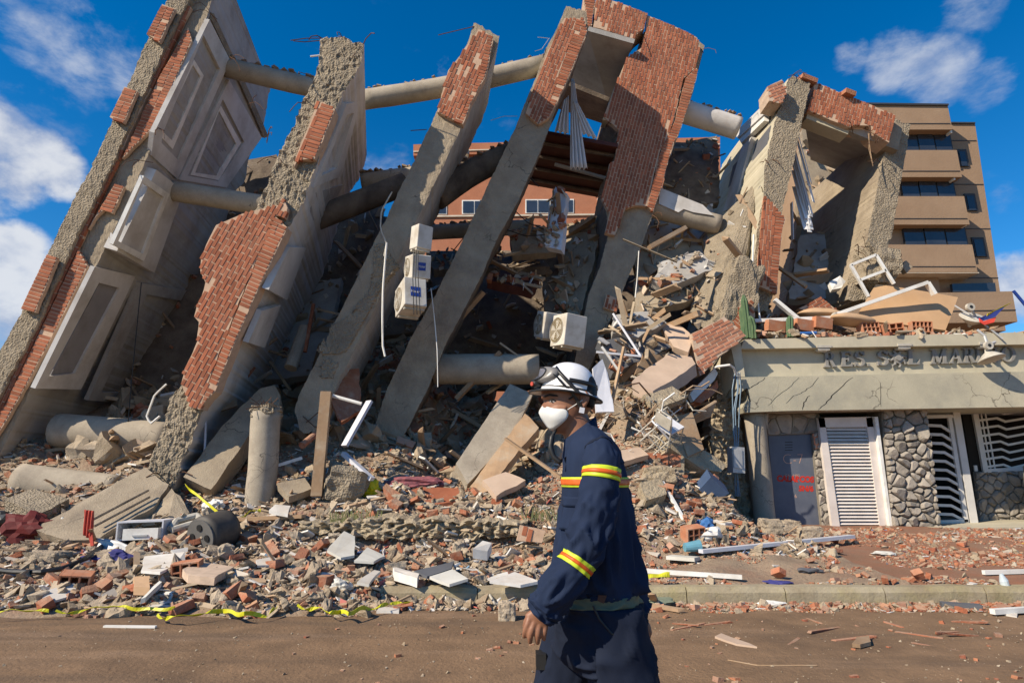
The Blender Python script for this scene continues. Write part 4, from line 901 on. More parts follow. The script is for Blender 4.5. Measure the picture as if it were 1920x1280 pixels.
def stuff(name, kind, pos, sizes, m, tilt=.5, lift=.25):
    n = len(pos); R_ = rots(n, tilt); V = []; Fc = []; off = 0; T_ = TM[kind]; pick = RR.integers(0, len(T_), n); sq = RR.uniform(.7, 1.3, (n, 3))
    for i in range(n):
        v, f = T_[pick[i]]; w = (v*sq[i]*sizes[i])@R_[i].T+pos[i]; w[:, 2] += sizes[i]*lift*(.5 if kind in ('flat', 'stick') else .6)
        V.append(w); Fc += [tuple(q+off for q in g) for g in f]; off += len(v)
    me = bpy.data.meshes.new(name); me.from_pydata(np.concatenate(V).tolist(), [], Fc); me.materials.append(m); me.update()
    o = obj(name, me); o['kind'] = 'stuff'; return o
def spots(n, x0, x1, y0, y1, keep=None):
    out = []
    while len(out) < n:
        y = y0+(y1-y0)*R3.random()**1.25; lim = .95*y; x = R3.uniform(max(x0, -lim), min(x1, lim))
        if keep is None or keep(x, y): out.append((x, y, max(tz(x, y), 0.0 if y < 7.5 else -9)))
    return np.array(out)
def powsz(n, a, b, e=2.6): u = RR.random(n); return (a**(1-e)+u*(b**(1-e)-a**(1-e)))**(1/(1-e))
def leftzone(x, y): return (x < 4.2 or y < 10.5) and not (x > -1.5 and y < 7.0) and not (x > -1.35 and 7.36 < y < 7.6)
front = lambda x, y: leftzone(x, y) and (x < 1.6 or y > 9.2+.4*ns((x, y, 0), 1)) and fr((x, y, 0), .7, 9, 3) > -.55
def edge(x, y): return leftzone(x, y) and (y > 6.75+.35*ns((x*1.3, 0, 0), 1, 4))
kp = lambda x, y: front(x, y) and edge(x, y)
n = 19000; stuff('concrete_rubble', 'chunk', spots(n, -10, 4.6, 6.6, 12.6, kp), powsz(n, .022, .11, 2.6), M['chunk'])
n = 1500; stuff('coarse_rubble', 'rough', spots(n, -10, 4.6, 6.7, 12.6, kp), powsz(n, .10, .25, 2.9), M['chunk'])
n = 3000; stuff('brick_rubble', 'roughbrick', spots(n, -10, 4.6, 6.6, 12.4, kp), powsz(n, .05, .24, 2.9), M['bchunk'], .45)
n = 3600; stuff('plaster_debris', 'flat', spots(n, -10, 4.6, 6.6, 12.4, kp), powsz(n, .06, .34, 2.3), M['wchunk'], .35, .1)
n = 1300; stuff('splinter_debris', 'stick', spots(n, -10, 4.6, 6.8, 12.6, kp), powsz(n, .12, .7, 2.0), M['woodi'], .3, .1)
n = 600; stuff('coloured_litter', 'flat', spots(n, -10, 4.6, 6.7, 10.5, kp), powsz(n, .05, .22, 2), M['litter'], .5, .15)
# brick crumbs spilled over the pavement and gutter, finer and redder
pv = lambda x, y: not (7.36 < y < 7.58) and fr((x, y, 0), .9, 21, 4) > -.25 and (y > 7.6 or y > 6.9+.25*ns((x, 0, 0), 2))
n = 11000; stuff('brick_crumb_debris', 'brick', spots(n, .2, 11, 6.85, 12.4, pv), powsz(n, .018, .15, 2.9), M['bchunk'], .3, .2)
n = 6500; stuff('concrete_crumb_debris', 'chunk', spots(n, -.5, 11, 6.85, 12.4, pv), powsz(n, .018, .14, 2.9), M['chunk'], .4, .2)
n = 420; stuff('scrap_debris', 'flat', spots(n, .2, 11, 6.9, 12.2, pv), powsz(n, .04, .22, 2.2), M['wchunk'], .2, .05)
n = 130; stuff('pavement_litter', 'flat', spots(n, .2, 11, 6.9, 12.2, pv), powsz(n, .04, .16, 2.0), M['litter'], .3, .08)
rd = lambda x, y: True
n = 5000; stuff('road_gravel', 'chunk', spots(n, -7, 7, 2.2, 7.0, rd), powsz(n, .005, .04, 2.8), M['chunk'], .4, .2)
n = 110; stuff('road_brick_chips', 'brick', spots(n, -2, 7, 4.3, 7.0, rd), powsz(n, .03, .12, 2.2), M['bchunk'], .15, .1)
# crumbs inside the ruin, behind the slabs
inr = lambda x, y: x < 4.6
n = 3200; stuff('inner_rubble', 'rough', spots(n, -9, 4.2, 12.0, 18.5, inr), powsz(n, .10, .75, 2.2), M['chunk'], .6, .2)
n = 1300; stuff('inner_brick_rubble', 'brick', spots(n, -9, 4.6, 12.2, 18, inr), powsz(n, .12, .5, 2.2), M['bchunk'], .6, .2)
n = 700; stuff('inner_splinter_debris', 'stick', spots(n, -9, 4.6, 12, 17, inr), powsz(n, .3, 1.6, 2), M['woodi'], .5, .2)
n = 500; stuff('inner_plaster_debris', 'flat', spots(n, -9, 4.6, 12, 17, inr), powsz(n, .2, .9, 2), M['wchunk'], .6, .2)
# rubble on the entrance roof
roofz = W(1500, 637, 12.9).z
def roofspots(n, y0=12.75, y1=17.5):
    return np.array([(x, y, roofz+.04+.45*sstep(12.9, 15, y)*(1+.6*fr((x, y, 0), .8, 2))+(.5*sstep(13, 14.5, y) if x < 8 else 0)) for x, y in ((R3.uniform(5.0, 13), y0+(y1-y0)*R3.random()**1.8) for _ in range(n))])
n = 1100; stuff('roof_rubble', 'rough', roofspots(n), powsz(n, .05, .34, 2.4), M['chunk'], .5)
n = 700; stuff('roof_brick_rubble', 'brick', roofspots(n), powsz(n, .08, .3, 2), M['bchunk'], .5)
n = 260; stuff('roof_plaster_debris', 'flat', roofspots(n), powsz(n, .1, .4, 2), M['wchunk'], .5)
n = 160; stuff('roof_splinter_debris', 'stick', roofspots(n), powsz(n, .3, 1.1, 2), M['woodi'], .3)
# ---- single pieces one can point at
LP = []
def single(name, kind, px, py, size, m, label, cat, group, tilt=.4, on=None, sq=None, sink=.15):
    p = G(px, py) if on is None else Vector(on); v, f = R3.choice(TM[kind]); r = Euler((R3.gauss(0, tilt), R3.gauss(0, tilt), R3.uniform(0, 6.28))).to_matrix()
    s = sq or (R3.uniform(.8, 1.2), R3.uniform(.8, 1.2), R3.uniform(.8, 1.2))
    pts = [r@Vector((a[0]*s[0], a[1]*s[1], a[2]*s[2]))*size for a in v]; lo = min(q.z for q in pts)
    me = bpy.data.meshes.new(name); me.from_pydata([q+Vector((0, 0, -lo-sink*size*.3)) for q in pts], [], f); me.materials.append(m); me.update()
    o = obj(name, me); o.location = p; return tag(o, label, cat, group)
M['chunk1'] = mat('loose_concrete', (.44, .365, .275), (.34, .27, .20), 8, .95, 1., 24, .03, dust=.5, grain=.3, rnd=.3, stain=(.48, .42, .34), samt=.5, sscale=4)
M['brick1'] = mat('loose_brick', (.42, .15, .08), (.32, .11, .06), 8, .95, .8, 30, .02, dust=.5, grain=.3, rnd=.35, stain=(.42, .32, .24), samt=.6, sscale=5)
M['tile1'] = mat('loose_tile', (.66, .65, .63), (.56, .54, .51), 4, .6, .15, 20, .005, dust=.35, rnd=.22, stain=(.45, .38, .30), samt=.4, sscale=5)
zones = [((20, 560, 1040, 1150), 'between the yellow tape and the black barrel'), ((300, 760, 960, 1060), 'near the upright column stub'), ((560, 1000, 1000, 1110), 'on the slope left of the worker'), ((620, 960, 905, 990), 'on the mound above the low earth bank'), ((1200, 1420, 900, 1010), 'in the heap beside the steel door')]
for (x0, x1, y0, y1), where in zones:
    for i in range(26): single('concrete_chunk', 'rough', R3.uniform(x0, x1), R3.uniform(y0, y1), R3.uniform(.12, .25), M['chunk1'], 'broken grey-beige concrete chunk '+where, 'concrete chunk', 'concrete chunks '+where)
    for i in range(15): single('brick_fragment', 'roughbrick', R3.uniform(x0, x1), R3.uniform(y0, y1), R3.uniform(.16, .28), M['brick1'], 'broken orange-red brick piece '+where, 'brick', 'brick pieces '+where)
    for i in range(8 if y1 > 1000 else 4): single('tile_shard', 'flat', R3.uniform(x0, x1), R3.uniform(y0, y1), R3.uniform(.25, .45), M['tile1'], 'pale flat tile shard '+where, 'tile', 'tile shards '+where, .25)
for i in range(16): single('brick_fragment', 'roughbrick', R3.uniform(1260, 1900), R3.uniform(1020, 1100), R3.uniform(.12, .22), M['brick1'], 'small orange brick piece on the dusty pavement', 'brick', 'brick pieces on the pavement')
for i in range(12): single('paper_scrap', 'flat', R3.uniform(1250, 1900), R3.uniform(1020, 1160), R3.uniform(.12, .25), M['tile1'], 'white scrap lying on pavement or gutter', 'scrap', 'white scraps on the pavement', .1)
for i in range(14): single('terracotta_sliver', 'stick', R3.uniform(1250, 1900), R3.uniform(1160, 1215), R3.uniform(.25, .45), M['brick1'], 'thin terracotta sliver on the dirt road', 'sliver', 'terracotta slivers on the road', .05)
# ================================================================ fallen pieces, fittings and litter
def plate(name, pts, th, m, label=None, cat=None, group=None, jg=.03, seed=0., vec=None, parent=None, step=.12):
    P = [W(*q) for q in pts]; n = Vector((0, 0, 0))
    for i in range(len(P)): n += (P[i]-P[0]).cross(P[(i+1) % len(P)]-P[0])
    n.normalize(); n = n if n.dot(P[0]-CAMV) > 0 else -n
    Q = []
    for i in range(len(P)):
        a, b = P[i], P[(i+1) % len(P)]; k = max(1, int((b-a).length/step)) if jg else 1
        for q in range(k):
            p = a.lerp(b, q/k); d = Vector((ns(p, 4, seed), ns(p, 4, seed+3), ns(p, 4, seed+6)))*jg; Q.append(p+(d-n*d.dot(n)))
    mb = MB(); mb.prism(Q, Vector(vec) if vec is not None else n*th); o = mb.build(name, m, parent)
    return tag(o, label, cat, group) if label else o
M['pinkc'] = mat('pinkish_render', (.50, .375, .285), (.42, .31, .235), 2.5, .9, .2, 20, .01, stain=(.36, .28, .21), samt=.4, sscale=2)
M['rough2'] = mat('cream_crumble', (.46, .385, .275), (.36, .29, .2), 4, .95, 1, 14, .08, stain=(.25, .2, .14), samt=.5, sscale=1.5)
M['bluec'] = mat('blue_cable', (.16, .24, .32), None, 5, .5, 0)
M['clay'] = mat('hollow_clay', (.46, .19, .10), (.38, .16, .09), 8, .95, .3, 30, .01, stain=(.42, .33, .25), samt=.5, sscale=5)
M['lav'] = mat('lavender_white_metal', (.56, .57, .62), (.48, .49, .54), 4, .5, .1, 20, .004)
M['barrel'] = mat('grey_black_plastic', (.045, .042, .04), (.07, .064, .058), 4, .6, .1, 20, .005, stain=(.14, .12, .1), samt=.5, sscale=3)
M['tilep'] = mat('pale_panel', (.55, .54, .50), (.48, .47, .43), 2, .7, .1, 20, .005, stain=(.4, .35, .28), samt=.4, sscale=2)
SO, HB = M['dusky'], M['whited']
# ---- collapsed floors deep inside the ruin, many coloured dark in place of shade
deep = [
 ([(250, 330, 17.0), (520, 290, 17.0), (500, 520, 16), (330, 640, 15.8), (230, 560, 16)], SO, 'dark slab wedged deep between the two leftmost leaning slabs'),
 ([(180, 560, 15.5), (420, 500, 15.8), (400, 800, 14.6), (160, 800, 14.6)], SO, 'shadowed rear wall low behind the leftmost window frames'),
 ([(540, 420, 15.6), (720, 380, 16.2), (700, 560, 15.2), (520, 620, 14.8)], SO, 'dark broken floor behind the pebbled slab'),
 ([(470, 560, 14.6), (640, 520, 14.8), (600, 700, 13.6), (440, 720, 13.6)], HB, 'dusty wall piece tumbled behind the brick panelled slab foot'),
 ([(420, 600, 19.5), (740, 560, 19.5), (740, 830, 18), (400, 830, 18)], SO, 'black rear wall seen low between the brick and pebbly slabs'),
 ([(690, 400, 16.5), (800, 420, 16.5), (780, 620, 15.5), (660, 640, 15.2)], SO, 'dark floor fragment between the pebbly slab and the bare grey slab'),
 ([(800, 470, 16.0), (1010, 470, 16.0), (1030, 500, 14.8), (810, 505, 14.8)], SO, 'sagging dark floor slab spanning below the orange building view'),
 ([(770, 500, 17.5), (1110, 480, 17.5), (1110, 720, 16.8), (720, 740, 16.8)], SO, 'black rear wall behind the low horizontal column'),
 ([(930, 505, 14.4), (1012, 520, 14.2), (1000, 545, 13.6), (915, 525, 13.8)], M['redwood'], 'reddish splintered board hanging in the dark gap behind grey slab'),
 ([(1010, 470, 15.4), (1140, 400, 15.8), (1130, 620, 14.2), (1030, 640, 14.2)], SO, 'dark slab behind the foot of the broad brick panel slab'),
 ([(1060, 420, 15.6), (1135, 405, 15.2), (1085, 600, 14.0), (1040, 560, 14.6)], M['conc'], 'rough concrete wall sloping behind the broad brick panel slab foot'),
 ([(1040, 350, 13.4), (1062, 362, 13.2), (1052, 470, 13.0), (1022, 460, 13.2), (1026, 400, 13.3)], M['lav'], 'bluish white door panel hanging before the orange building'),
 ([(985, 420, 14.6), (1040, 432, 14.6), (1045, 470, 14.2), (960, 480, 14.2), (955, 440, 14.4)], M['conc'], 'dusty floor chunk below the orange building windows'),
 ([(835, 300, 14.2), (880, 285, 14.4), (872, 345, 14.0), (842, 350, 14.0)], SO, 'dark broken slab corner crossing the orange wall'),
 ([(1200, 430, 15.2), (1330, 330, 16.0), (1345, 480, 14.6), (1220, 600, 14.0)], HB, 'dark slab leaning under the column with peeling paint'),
 ([(1255, 270, 16.5), (1345, 255, 16.5), (1350, 380, 15.5), (1240, 390, 15.2)], SO, 'dark heap wall below the white round column'),
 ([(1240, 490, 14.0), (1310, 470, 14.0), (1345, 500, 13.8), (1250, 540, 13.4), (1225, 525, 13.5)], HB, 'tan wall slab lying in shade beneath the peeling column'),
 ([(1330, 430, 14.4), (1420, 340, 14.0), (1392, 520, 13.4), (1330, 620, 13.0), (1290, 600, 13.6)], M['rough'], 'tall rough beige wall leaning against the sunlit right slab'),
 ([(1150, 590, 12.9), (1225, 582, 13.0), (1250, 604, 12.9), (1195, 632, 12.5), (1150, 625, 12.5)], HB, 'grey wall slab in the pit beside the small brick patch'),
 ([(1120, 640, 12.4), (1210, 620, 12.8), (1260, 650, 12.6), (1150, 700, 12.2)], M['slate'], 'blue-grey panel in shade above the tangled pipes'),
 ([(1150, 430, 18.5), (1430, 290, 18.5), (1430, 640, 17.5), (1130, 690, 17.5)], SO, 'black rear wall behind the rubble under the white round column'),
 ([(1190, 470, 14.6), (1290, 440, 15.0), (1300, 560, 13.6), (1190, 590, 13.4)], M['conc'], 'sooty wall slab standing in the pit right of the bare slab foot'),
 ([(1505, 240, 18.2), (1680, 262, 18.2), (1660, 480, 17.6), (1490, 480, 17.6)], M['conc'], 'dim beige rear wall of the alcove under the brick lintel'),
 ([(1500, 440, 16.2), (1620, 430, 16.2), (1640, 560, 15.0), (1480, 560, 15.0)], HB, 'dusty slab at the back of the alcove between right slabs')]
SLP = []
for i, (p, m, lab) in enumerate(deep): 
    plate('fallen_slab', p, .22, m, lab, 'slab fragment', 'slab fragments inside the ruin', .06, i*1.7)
    V_ = [W(*q) for q in p]
    for k in range(int(26*((V_[1]-V_[0]).cross(V_[2]-V_[0])).length**.5)+14):
        a_ = R3.randrange(1, len(V_)-1); u_, v_ = R3.random(), R3.random()
        if u_+v_ > 1: u_, v_ = 1-u_, 1-v_
        SLP.append(tuple(V_[0]+(V_[a_]-V_[0])*u_+(V_[a_+1]-V_[0])*v_+Vector((0, -.05, 0))))
SLP = np.array(SLP); RR.shuffle(SLP); k_ = len(SLP)
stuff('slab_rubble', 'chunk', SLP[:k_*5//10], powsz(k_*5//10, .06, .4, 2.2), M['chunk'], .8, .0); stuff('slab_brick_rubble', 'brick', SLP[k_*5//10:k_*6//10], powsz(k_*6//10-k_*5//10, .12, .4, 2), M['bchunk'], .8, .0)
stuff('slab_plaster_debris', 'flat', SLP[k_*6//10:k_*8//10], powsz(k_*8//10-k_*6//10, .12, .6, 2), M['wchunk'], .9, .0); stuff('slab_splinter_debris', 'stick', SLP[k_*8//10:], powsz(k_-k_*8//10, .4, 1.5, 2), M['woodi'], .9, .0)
mbx = [((480, 300), (500, 258), (515, 270), (520, 380), (470, 470), (455, 380))]
for i in range(26):     # random boards and beams lying in the shade
    x = R3.choice((R3.uniform(440, 560), R3.uniform(620, 700), R3.uniform(850, 1010), R3.uniform(1180, 1330), R3.uniform(1480, 1600))); y = R3.uniform(560, 820) if x < 1100 else (R3.uniform(440, 640) if x < 1400 else R3.uniform(450, 560))
    Yq = R3.uniform(12.3, 13.6) if x < 1400 else R3.uniform(14, 15); p = W(x, y, Yq); h = max(p.z, tz(p.x, Yq)+.1 if x < 1400 else 0); p.z = min(p.z, h+.3)
    l = R3.uniform(.5, 1.5); mb = MB(); w = R3.uniform(.04, .14); mb.box((0, 0, 0), (l, w, w*R3.uniform(.3, 1)), (R3.uniform(-.5, .5), R3.uniform(-.9, .9), R3.uniform(-1, 1)))
    o = mb.build('loose_timber', R3.choice((M['wood'], M['conc'], HB, M['wood']))); o.location = p; tag(o, 'dusty length of timber strewn in the shade between the leaning slabs', 'timber', 'timbers strewn inside the ruin')
# ---- large fallen members in front
plate('fallen_beam', [(346, 892, 10.4), (417, 798, 10.9), (488, 728, 11.4), (515, 722, 11.5), (528, 742, 11.4), (520, 782, 11.2), (470, 812, 10.9), (396, 918, 10.3)], .45, CR, 'pale concrete beam propped diagonally behind the upright column stub', 'beam', None, .03, 3)
sI = plate('fallen_slab', [(60, 992, 9.1), (107, 966, 9.35), (190, 920, 9.8), (271, 876, 10.35), (315, 907, 10.1), (288, 950, 9.65), (182, 1010, 8.95), (120, 1012, 8.9)], .34, CR, 'long grooved concrete slab lying on the rubble behind the red cloth', 'slab fragment', None, .05, 5)
crust('rough_cast', [(0, 0), (0, 0)], 9, .01, RO, sI, 1) if False else None
for t in (.35, .62):
    a = [W(182+(286-182)*q-10*t, 1002-(1002-947)*q-46*t, 8.93+.66*q+.28*t) for q in (0, .33, .66, 1)]; MB().tube([p+Vector((0, -.02, .0)) for p in a], .018, 5).build('groove', M['dusky'], sI)
plate('fallen_slab', [(284, 962, 9.7), (324, 914, 10.0), (356, 960, 9.7), (332, 988, 9.3), (285, 1008, 9.2)], .4, CR, 'broken slab wedge propped beside the yellow tape end', 'slab fragment', None, .05, 8)
plate('fallen_slab', [(855, 868, 11.0), (956, 719, 12.2), (1000, 738, 12.15), (960, 820, 11.5), (876, 906, 10.8)], .22, M['column'], 'smooth blue-grey slab leaning in the pit behind the worker', 'slab fragment', None, .015, 9)
plate('fallen_slab', [(880, 912, 10.7), (985, 775, 11.8), (1010, 800, 11.6), (905, 930, 10.5)], .2, M['wood'], 'brown broken wall panel under the blue-grey leaning slab', 'slab fragment', None, .03, 10)
plate('fallen_slab', [(1184, 716, 11.4), (1222, 684, 12.0), (1253, 663, 12.4), (1296, 668, 12.4), (1303, 682, 12.2), (1268, 708, 11.7), (1224, 733, 11.3)], .22, M['pinkc'], 'pinkish rendered wall slab lying flat in sunlight beside entrance cheek', 'slab fragment', None, .03, 12, vec=(.02, .02, -.24))
plate('fallen_slab', [(1212, 650, 12.5), (1226, 636, 12.7), (1258, 642, 12.8), (1242, 676, 12.5), (1190, 702, 12.0)], .06, M['wood'], 'brown board standing on edge at the pinkish slab', 'board', None, .02, 13)
bN = thing('brick_wall_piece', W(1330, 700, 12.6), 'pale orange brick wall piece propped in sunlight against the entrance block', 'brick wall')
qN = [(1296, 627), (1356, 595), (1397, 630), (1342, 674), (1311, 706), (1301, 662)]
bricks(qN, 12.45, ((1300, 640), (1356, 612)), bN, M['brickl'], M['mortarl'], seed=101, Yb=.3)
plate('backing', [(1300, 628, 12.5), (1356, 598, 12.5), (1395, 632, 12.5), (1312, 704, 12.5)], .3, CR, jg=.06, parent=bN, seed=2)
bN2 = thing('brick_wall_piece', W(1385, 627, 12.9), 'dark red brick wall corner in shade just behind the tall cactus', 'brick wall')
bricks([(1356, 594), (1408, 560), (1414, 594), (1396, 628)], 12.9, ((1356, 594), (1396, 628)), bN2, seed=102, Yb=.3)
bN3 = thing('brick_wall_piece', W(1530, 590, 14), 'small dark brick wall piece lying among roof rubble under the alcove', 'brick wall')
bricks([(1495, 580), (1535, 558), (1568, 582), (1545, 592)], 13.9, ((1495, 580), (1535, 558)), bN3, seed=103, Yb=.15)
plate('fallen_slab', [(1293, 738, 12.4), (1340, 690, 12.75), (1346, 700, 12.75), (1340, 712, 12.7), (1300, 752, 12.35)], .1, M['wpaint'], 'white edged plaster slab stuck diagonally beside the orange brick piece', 'slab fragment', None, .01, 14)
plate('brick_wall_piece', [(1302, 752, 12.4), (1344, 712, 12.7), (1348, 724, 12.7), (1316, 758, 12.4)], .2, M['brick1'], 'broken red brick edge under the white plaster slab', 'brick wall', None, .05, 15)
for i, (p, th, m, lab) in enumerate((
 ([(1112, 690, 11.3), (1128, 672, 11.5), (1142, 700, 11.4), (1150, 770, 11.0), (1118, 772, 11.0)], .05, M['lav'], 'bluish white panel standing just behind the helmet'),
 ([(1262, 782, 11.3), (1298, 772, 11.5), (1320, 842, 11.1), (1290, 856, 10.9)], .05, M['wood'], 'brown door panel in shade between chairs and cream beam'),
 ([(1205, 740, 11.2), (1260, 724, 11.6), (1290, 742, 11.5), (1240, 764, 11.0)], .14, M['rough2'], 'cream wall slab lying just below the pinkish slab'),
 ([(1150, 845, 10.7), (1200, 838, 10.9), (1215, 852, 10.7), (1160, 868, 10.4)], .1, M['pinkc'], 'pinkish slab fragment beside the worker shoulder'),
 ([(1290, 660, 12.3), (1262, 650, 12.5), (1240, 612, 13.0), (1268, 604, 13.0), (1300, 630, 12.7)], .16, M['pinkc'], 'tan wall chunk with broken edge beside pale orange bricks'),
 ([(1200, 905, 10.1), (1240, 895, 10.3), (1250, 925, 10.0), (1212, 938, 9.8)], .2, M['rough2'], 'cream block with flat face low behind the worker arm'),
 ([(1300, 940, 10.4), (1345, 928, 10.6), (1370, 945, 10.5), (1330, 968, 10.1)], .12, M['conc'], 'grey slab fragment below the cream beam end'),
 ([(905, 900, 10.4), (948, 884, 10.7), (985, 900, 10.5), (930, 930, 10.0)], .1, M['pinkc'], 'pale pinkish slab lying left of the worker chest'),
 ([(520, 905, 10.2), (570, 892, 10.5), (585, 915, 10.2), (540, 930, 9.9)], .12, M['conc'], 'flat grey slab between upright column stub and timber post'),
 ([(10, 935, 9.8), (60, 915, 10.2), (130, 935, 10.0), (70, 965, 9.4)], .2, M['rough'], 'pale painted slab lying at far left before fallen column'))):
    plate('fallen_slab' if m is not M['wood'] else 'door_leaf', p, th, m, lab, 'slab fragment' if m is not M['wood'] else 'door', None, .03 if m is not M['wood'] else 0, 40+i)
for i in range(6): lumber_args = (W(1268+i*4, 806-i*4, 11.7), W(1332+i*2, 778-i*5, 12.1)); MB().tube(list(lumber_args), .035, 6).build('split_timber', M['wood']); tag(bpy.data.objects[[o.name for o in bpy.data.objects if o.name.startswith('split_timber')][-1]], 'split timber length in the bundle above the cream beam', 'timber', 'bundle of split timber above the cream beam')
# rendered wall stub left of the entrance column
st = thing('broken_wall', W(1365, 980, 12.7), 'crumbled cream wall stub with exposed cables left of the round entrance column', 'wall')
strip('wall_core', [(1345, 690), (1345, 740), (1330, 800), (1338, 870), (1355, 930), (1375, 990)], [(1384, 700), (1392, 745), (1394, 800), (1398, 870), (1405, 930), (1412, 990)], 13.25, .7, [M['rough2']]*3, st, .16, 71., dv=(.05, 1, 0), edge=.14)
for k in range(4): MB().tube([W(1378+k*3, 698, 12.5)]+[W(1376+k*3+R3.uniform(-4, 4), y, 12.45) for y in range(730, 960, 40)], .012, 5).build('cable', M['bluec'], st)
MB().tube([W(1338, 690, 12.5), W(1345, 687, 12.35), (W(1368, 684, 12.3)), W(1376, 690, 12.4), W(1380, 702, 12.5)], .025, 8).build('conduit', M['wpaint'], st)
mb = MB(); c = W(1380, 862, 12.3); mb.box(c, (.26, .2, .5), (0, .06, .2)); mb.box(c+Vector((0, -.11, .02)), (.18, .02, .36), (0, .06, .2)); tag(mb.build('meter_box', M['steel']), 'grey electric meter box tilted at base of the cream wall stub', 'meter box')
# hollow clay blocks
def clay_block(c, rot, label, n=(3, 2), sz=(.3, .2, .2), scale=1., grp=None):
    t = thing('hollow_block', c, label, 'clay block', grp); t.rotation_euler = rot; mb = MB(); sx, sy, sz_ = [q*scale for q in sz]; w = .018*scale
    for i in range(n[0]+1): mb.box((-sx/2+w/2+(sx-w)*i/n[0], 0, 0), (w, sy, sz_))
    for j in range(n[1]+1): mb.box((0, .002, -sz_/2+w/2+(sz_-w)*j/n[1]), (sx-.004, sy, w-.002))
    mb.box((0, sy*.42, 0), (sx-.01, .02, sz_-.01)); o = mb.build('clay_shell', M['clay']); o.parent = t; return t
for (px, py, r, lab) in ((140, 1105, (.2, .1, .4), 'hollow clay block near the street edge at far left'), (350, 1083, (.1, -.1, .2), 'hollow clay block under the pale flat slab by the drawer boards'), (1245, 930, (.3, .2, -.3), 'hollow clay block tumbled in the heap right of the worker'), (1300, 1012, (.2, -.1, .3), 'hollow clay block at foot of the heap behind the worker'), (1385, 900, (.1, .3, .2), 'hollow clay block beside the tilted meter box')):
    p = G(px, py); clay_block(p+Vector((0, 0, .08)), r, lab)
for (px, py, Yq, n, lab) in ((1628, 616, 12.9, (4, 2), 'broken hollow clay block on the entrance roof edge before the tan sheet'), (1725, 614, 12.9, (5, 2), 'sooty hollow clay block on the roof edge at tan sheet corner'), (1672, 618, 12.85, (3, 2), 'cracked hollow clay block on the roof edge over the sun emblem')):
    clay_block(W(px, py, Yq), (R3.uniform(-.1, .1), R3.uniform(-.1, .1), R3.uniform(-.2, .2)), lab, n, (.42, .2, .24))
# low earth bank
strip('earth_bank', [(560, 980), (640, 974), (700, 968), (800, 972), (900, 974), (990, 976)], [(560, 1002), (640, 1000), (700, 1012), (800, 1008), (900, 1012), (990, 1006)], 9.15, .8, [M['rough2']]*3, None, .22, 81., dv=(0, 1, .1), edge=.12, nsx=10); tag(bpy.data.objects['earth_bank'], 'low crumbling cream earth bank along the edge of the former garden', 'bank')
# big rock, timber post and white profiles
def rock(px, py, sz, label, seed, m=None, rot=(0, 0, 0), dz=0.):
    p = G(px, py); o = blob('rock', (0, 0, 0), sz, m or M['chunk1'], seed, None, 4, .22, rot); o.location = p+Vector((0, 0, sz[2]*.3+dz)); return tag(o, label, 'rock')
rock(648, 925, (.62, .5, .52), 'big angular beige concrete rock beside the timber post', 3, M['rough'], (.2, .2, .3))
rock(950, 1162, (.16, .15, .2), 'small upright grey stone in the road gutter left of the worker', 4, None)
rock(500, 735, (.5, .5, .4), 'rounded rubble lump on top of propped concrete beam', 5, RO)
rock(85, 1058, (.42, .3, .2), 'grey rubble lump on the ground near the bent black hose', 6)
rock(1235, 905, (.5, .35, .3), 'cream concrete lump in the heap right of the worker', 7, M['rough2'])
rock(1480, 1000, (.35, .3, .28), 'rounded rubble stone before the steel door foot', 8); rock(1445, 1003, (.3, .3, .3), 'rubble stone leaning on the round entrance column foot', 9); rock(1520, 1012, (.35, .25, .25), 'rubble stone between steel door and louvred door', 12)
def lumber(name, a, b, w, t, m, label, cat, parent=None):
    a, b = Vector(a), Vector(b); d = (b-a); L = d.length; q = d.to_track_quat('X', 'Z').to_matrix(); mb = MB(); mb.box((a+b)/2, (L, w, t), q); o = mb.build(name, m, parent); return tag(o, label, cat) if label else o
lumber('timber_post', W(594, 930, 10.0), W(612, 735, 10.2), .17, .13, M['wood'], 'weathered timber post standing upright next to the big rock', 'post')
lumber('metal_profile', W(646, 836, 10.6), W(693, 752, 11.0), .14, .05, M['lav'], 'upper pale metal window profile leaning behind the timber post', 'metal profile')
lumber('metal_profile', W(644, 850, 10.4), W(698, 898, 10.1), .10, .06, M['lav'], 'lower pale metal window profile pointing down beside the big rock', 'metal profile')
MB().tube([W(624, 742, 10.3), W(678, 757, 10.3)], .03, 8).build('x', M['wpaint']); tag(bpy.data.objects['x'], 'short white tube sticking out from the timber post top', 'tube'); bpy.data.objects['x'].name = 'white_tube'
lumber('metal_profile', W(518, 873, 10.5), W(566, 858, 10.7), .06, .05, M['wpaint'], 'white strip between upright column stub and timber post', 'metal profile')
lumber('plank', G(440, 990)+Vector((0, 0, .12)), G(568, 984)+Vector((0, 0, .12)), .16, .05, M['wood'], 'long pale wooden plank lying right of the black barrel', 'plank')
tagp = [(948, 822, 9.9, 1052, 895, 9.2, M['wood'], 'thin wooden batten slanting down behind the mask of the worker'), (1240, 900, 10.3, 1300, 1005, 9.6, M['wpaint'], 'white stick leaning on heap right of the worker'), (1182, 905, 10.3, 1340, 945, 10.6, M['wood'], 'wooden lath across the heap above the blue bin'), (1150, 588, 12.3, 1202, 668, 12.0, M['lav'], 'thin bent pale tube hanging below the small brick patch'), (1202, 668, 12.0, 1118, 660, 12.0, M['lav'], 'horizontal pale tube over the tangled pipes'), (1128, 650, 11.7, 1163, 700, 11.7, M['wpaint'], 'white tube crossing the tangle behind the helmet'), (1170, 650, 11.6, 1146, 760, 11.3, M['wood'], 'pale timber upright in the tangle behind the helmet')]
for (x0, y0, Y0, x1, y1, Y1, m, lab) in tagp: lumber('batten', W(x0, y0, Y0), W(x1, y1, Y1), .055, .04, m, lab, 'batten')
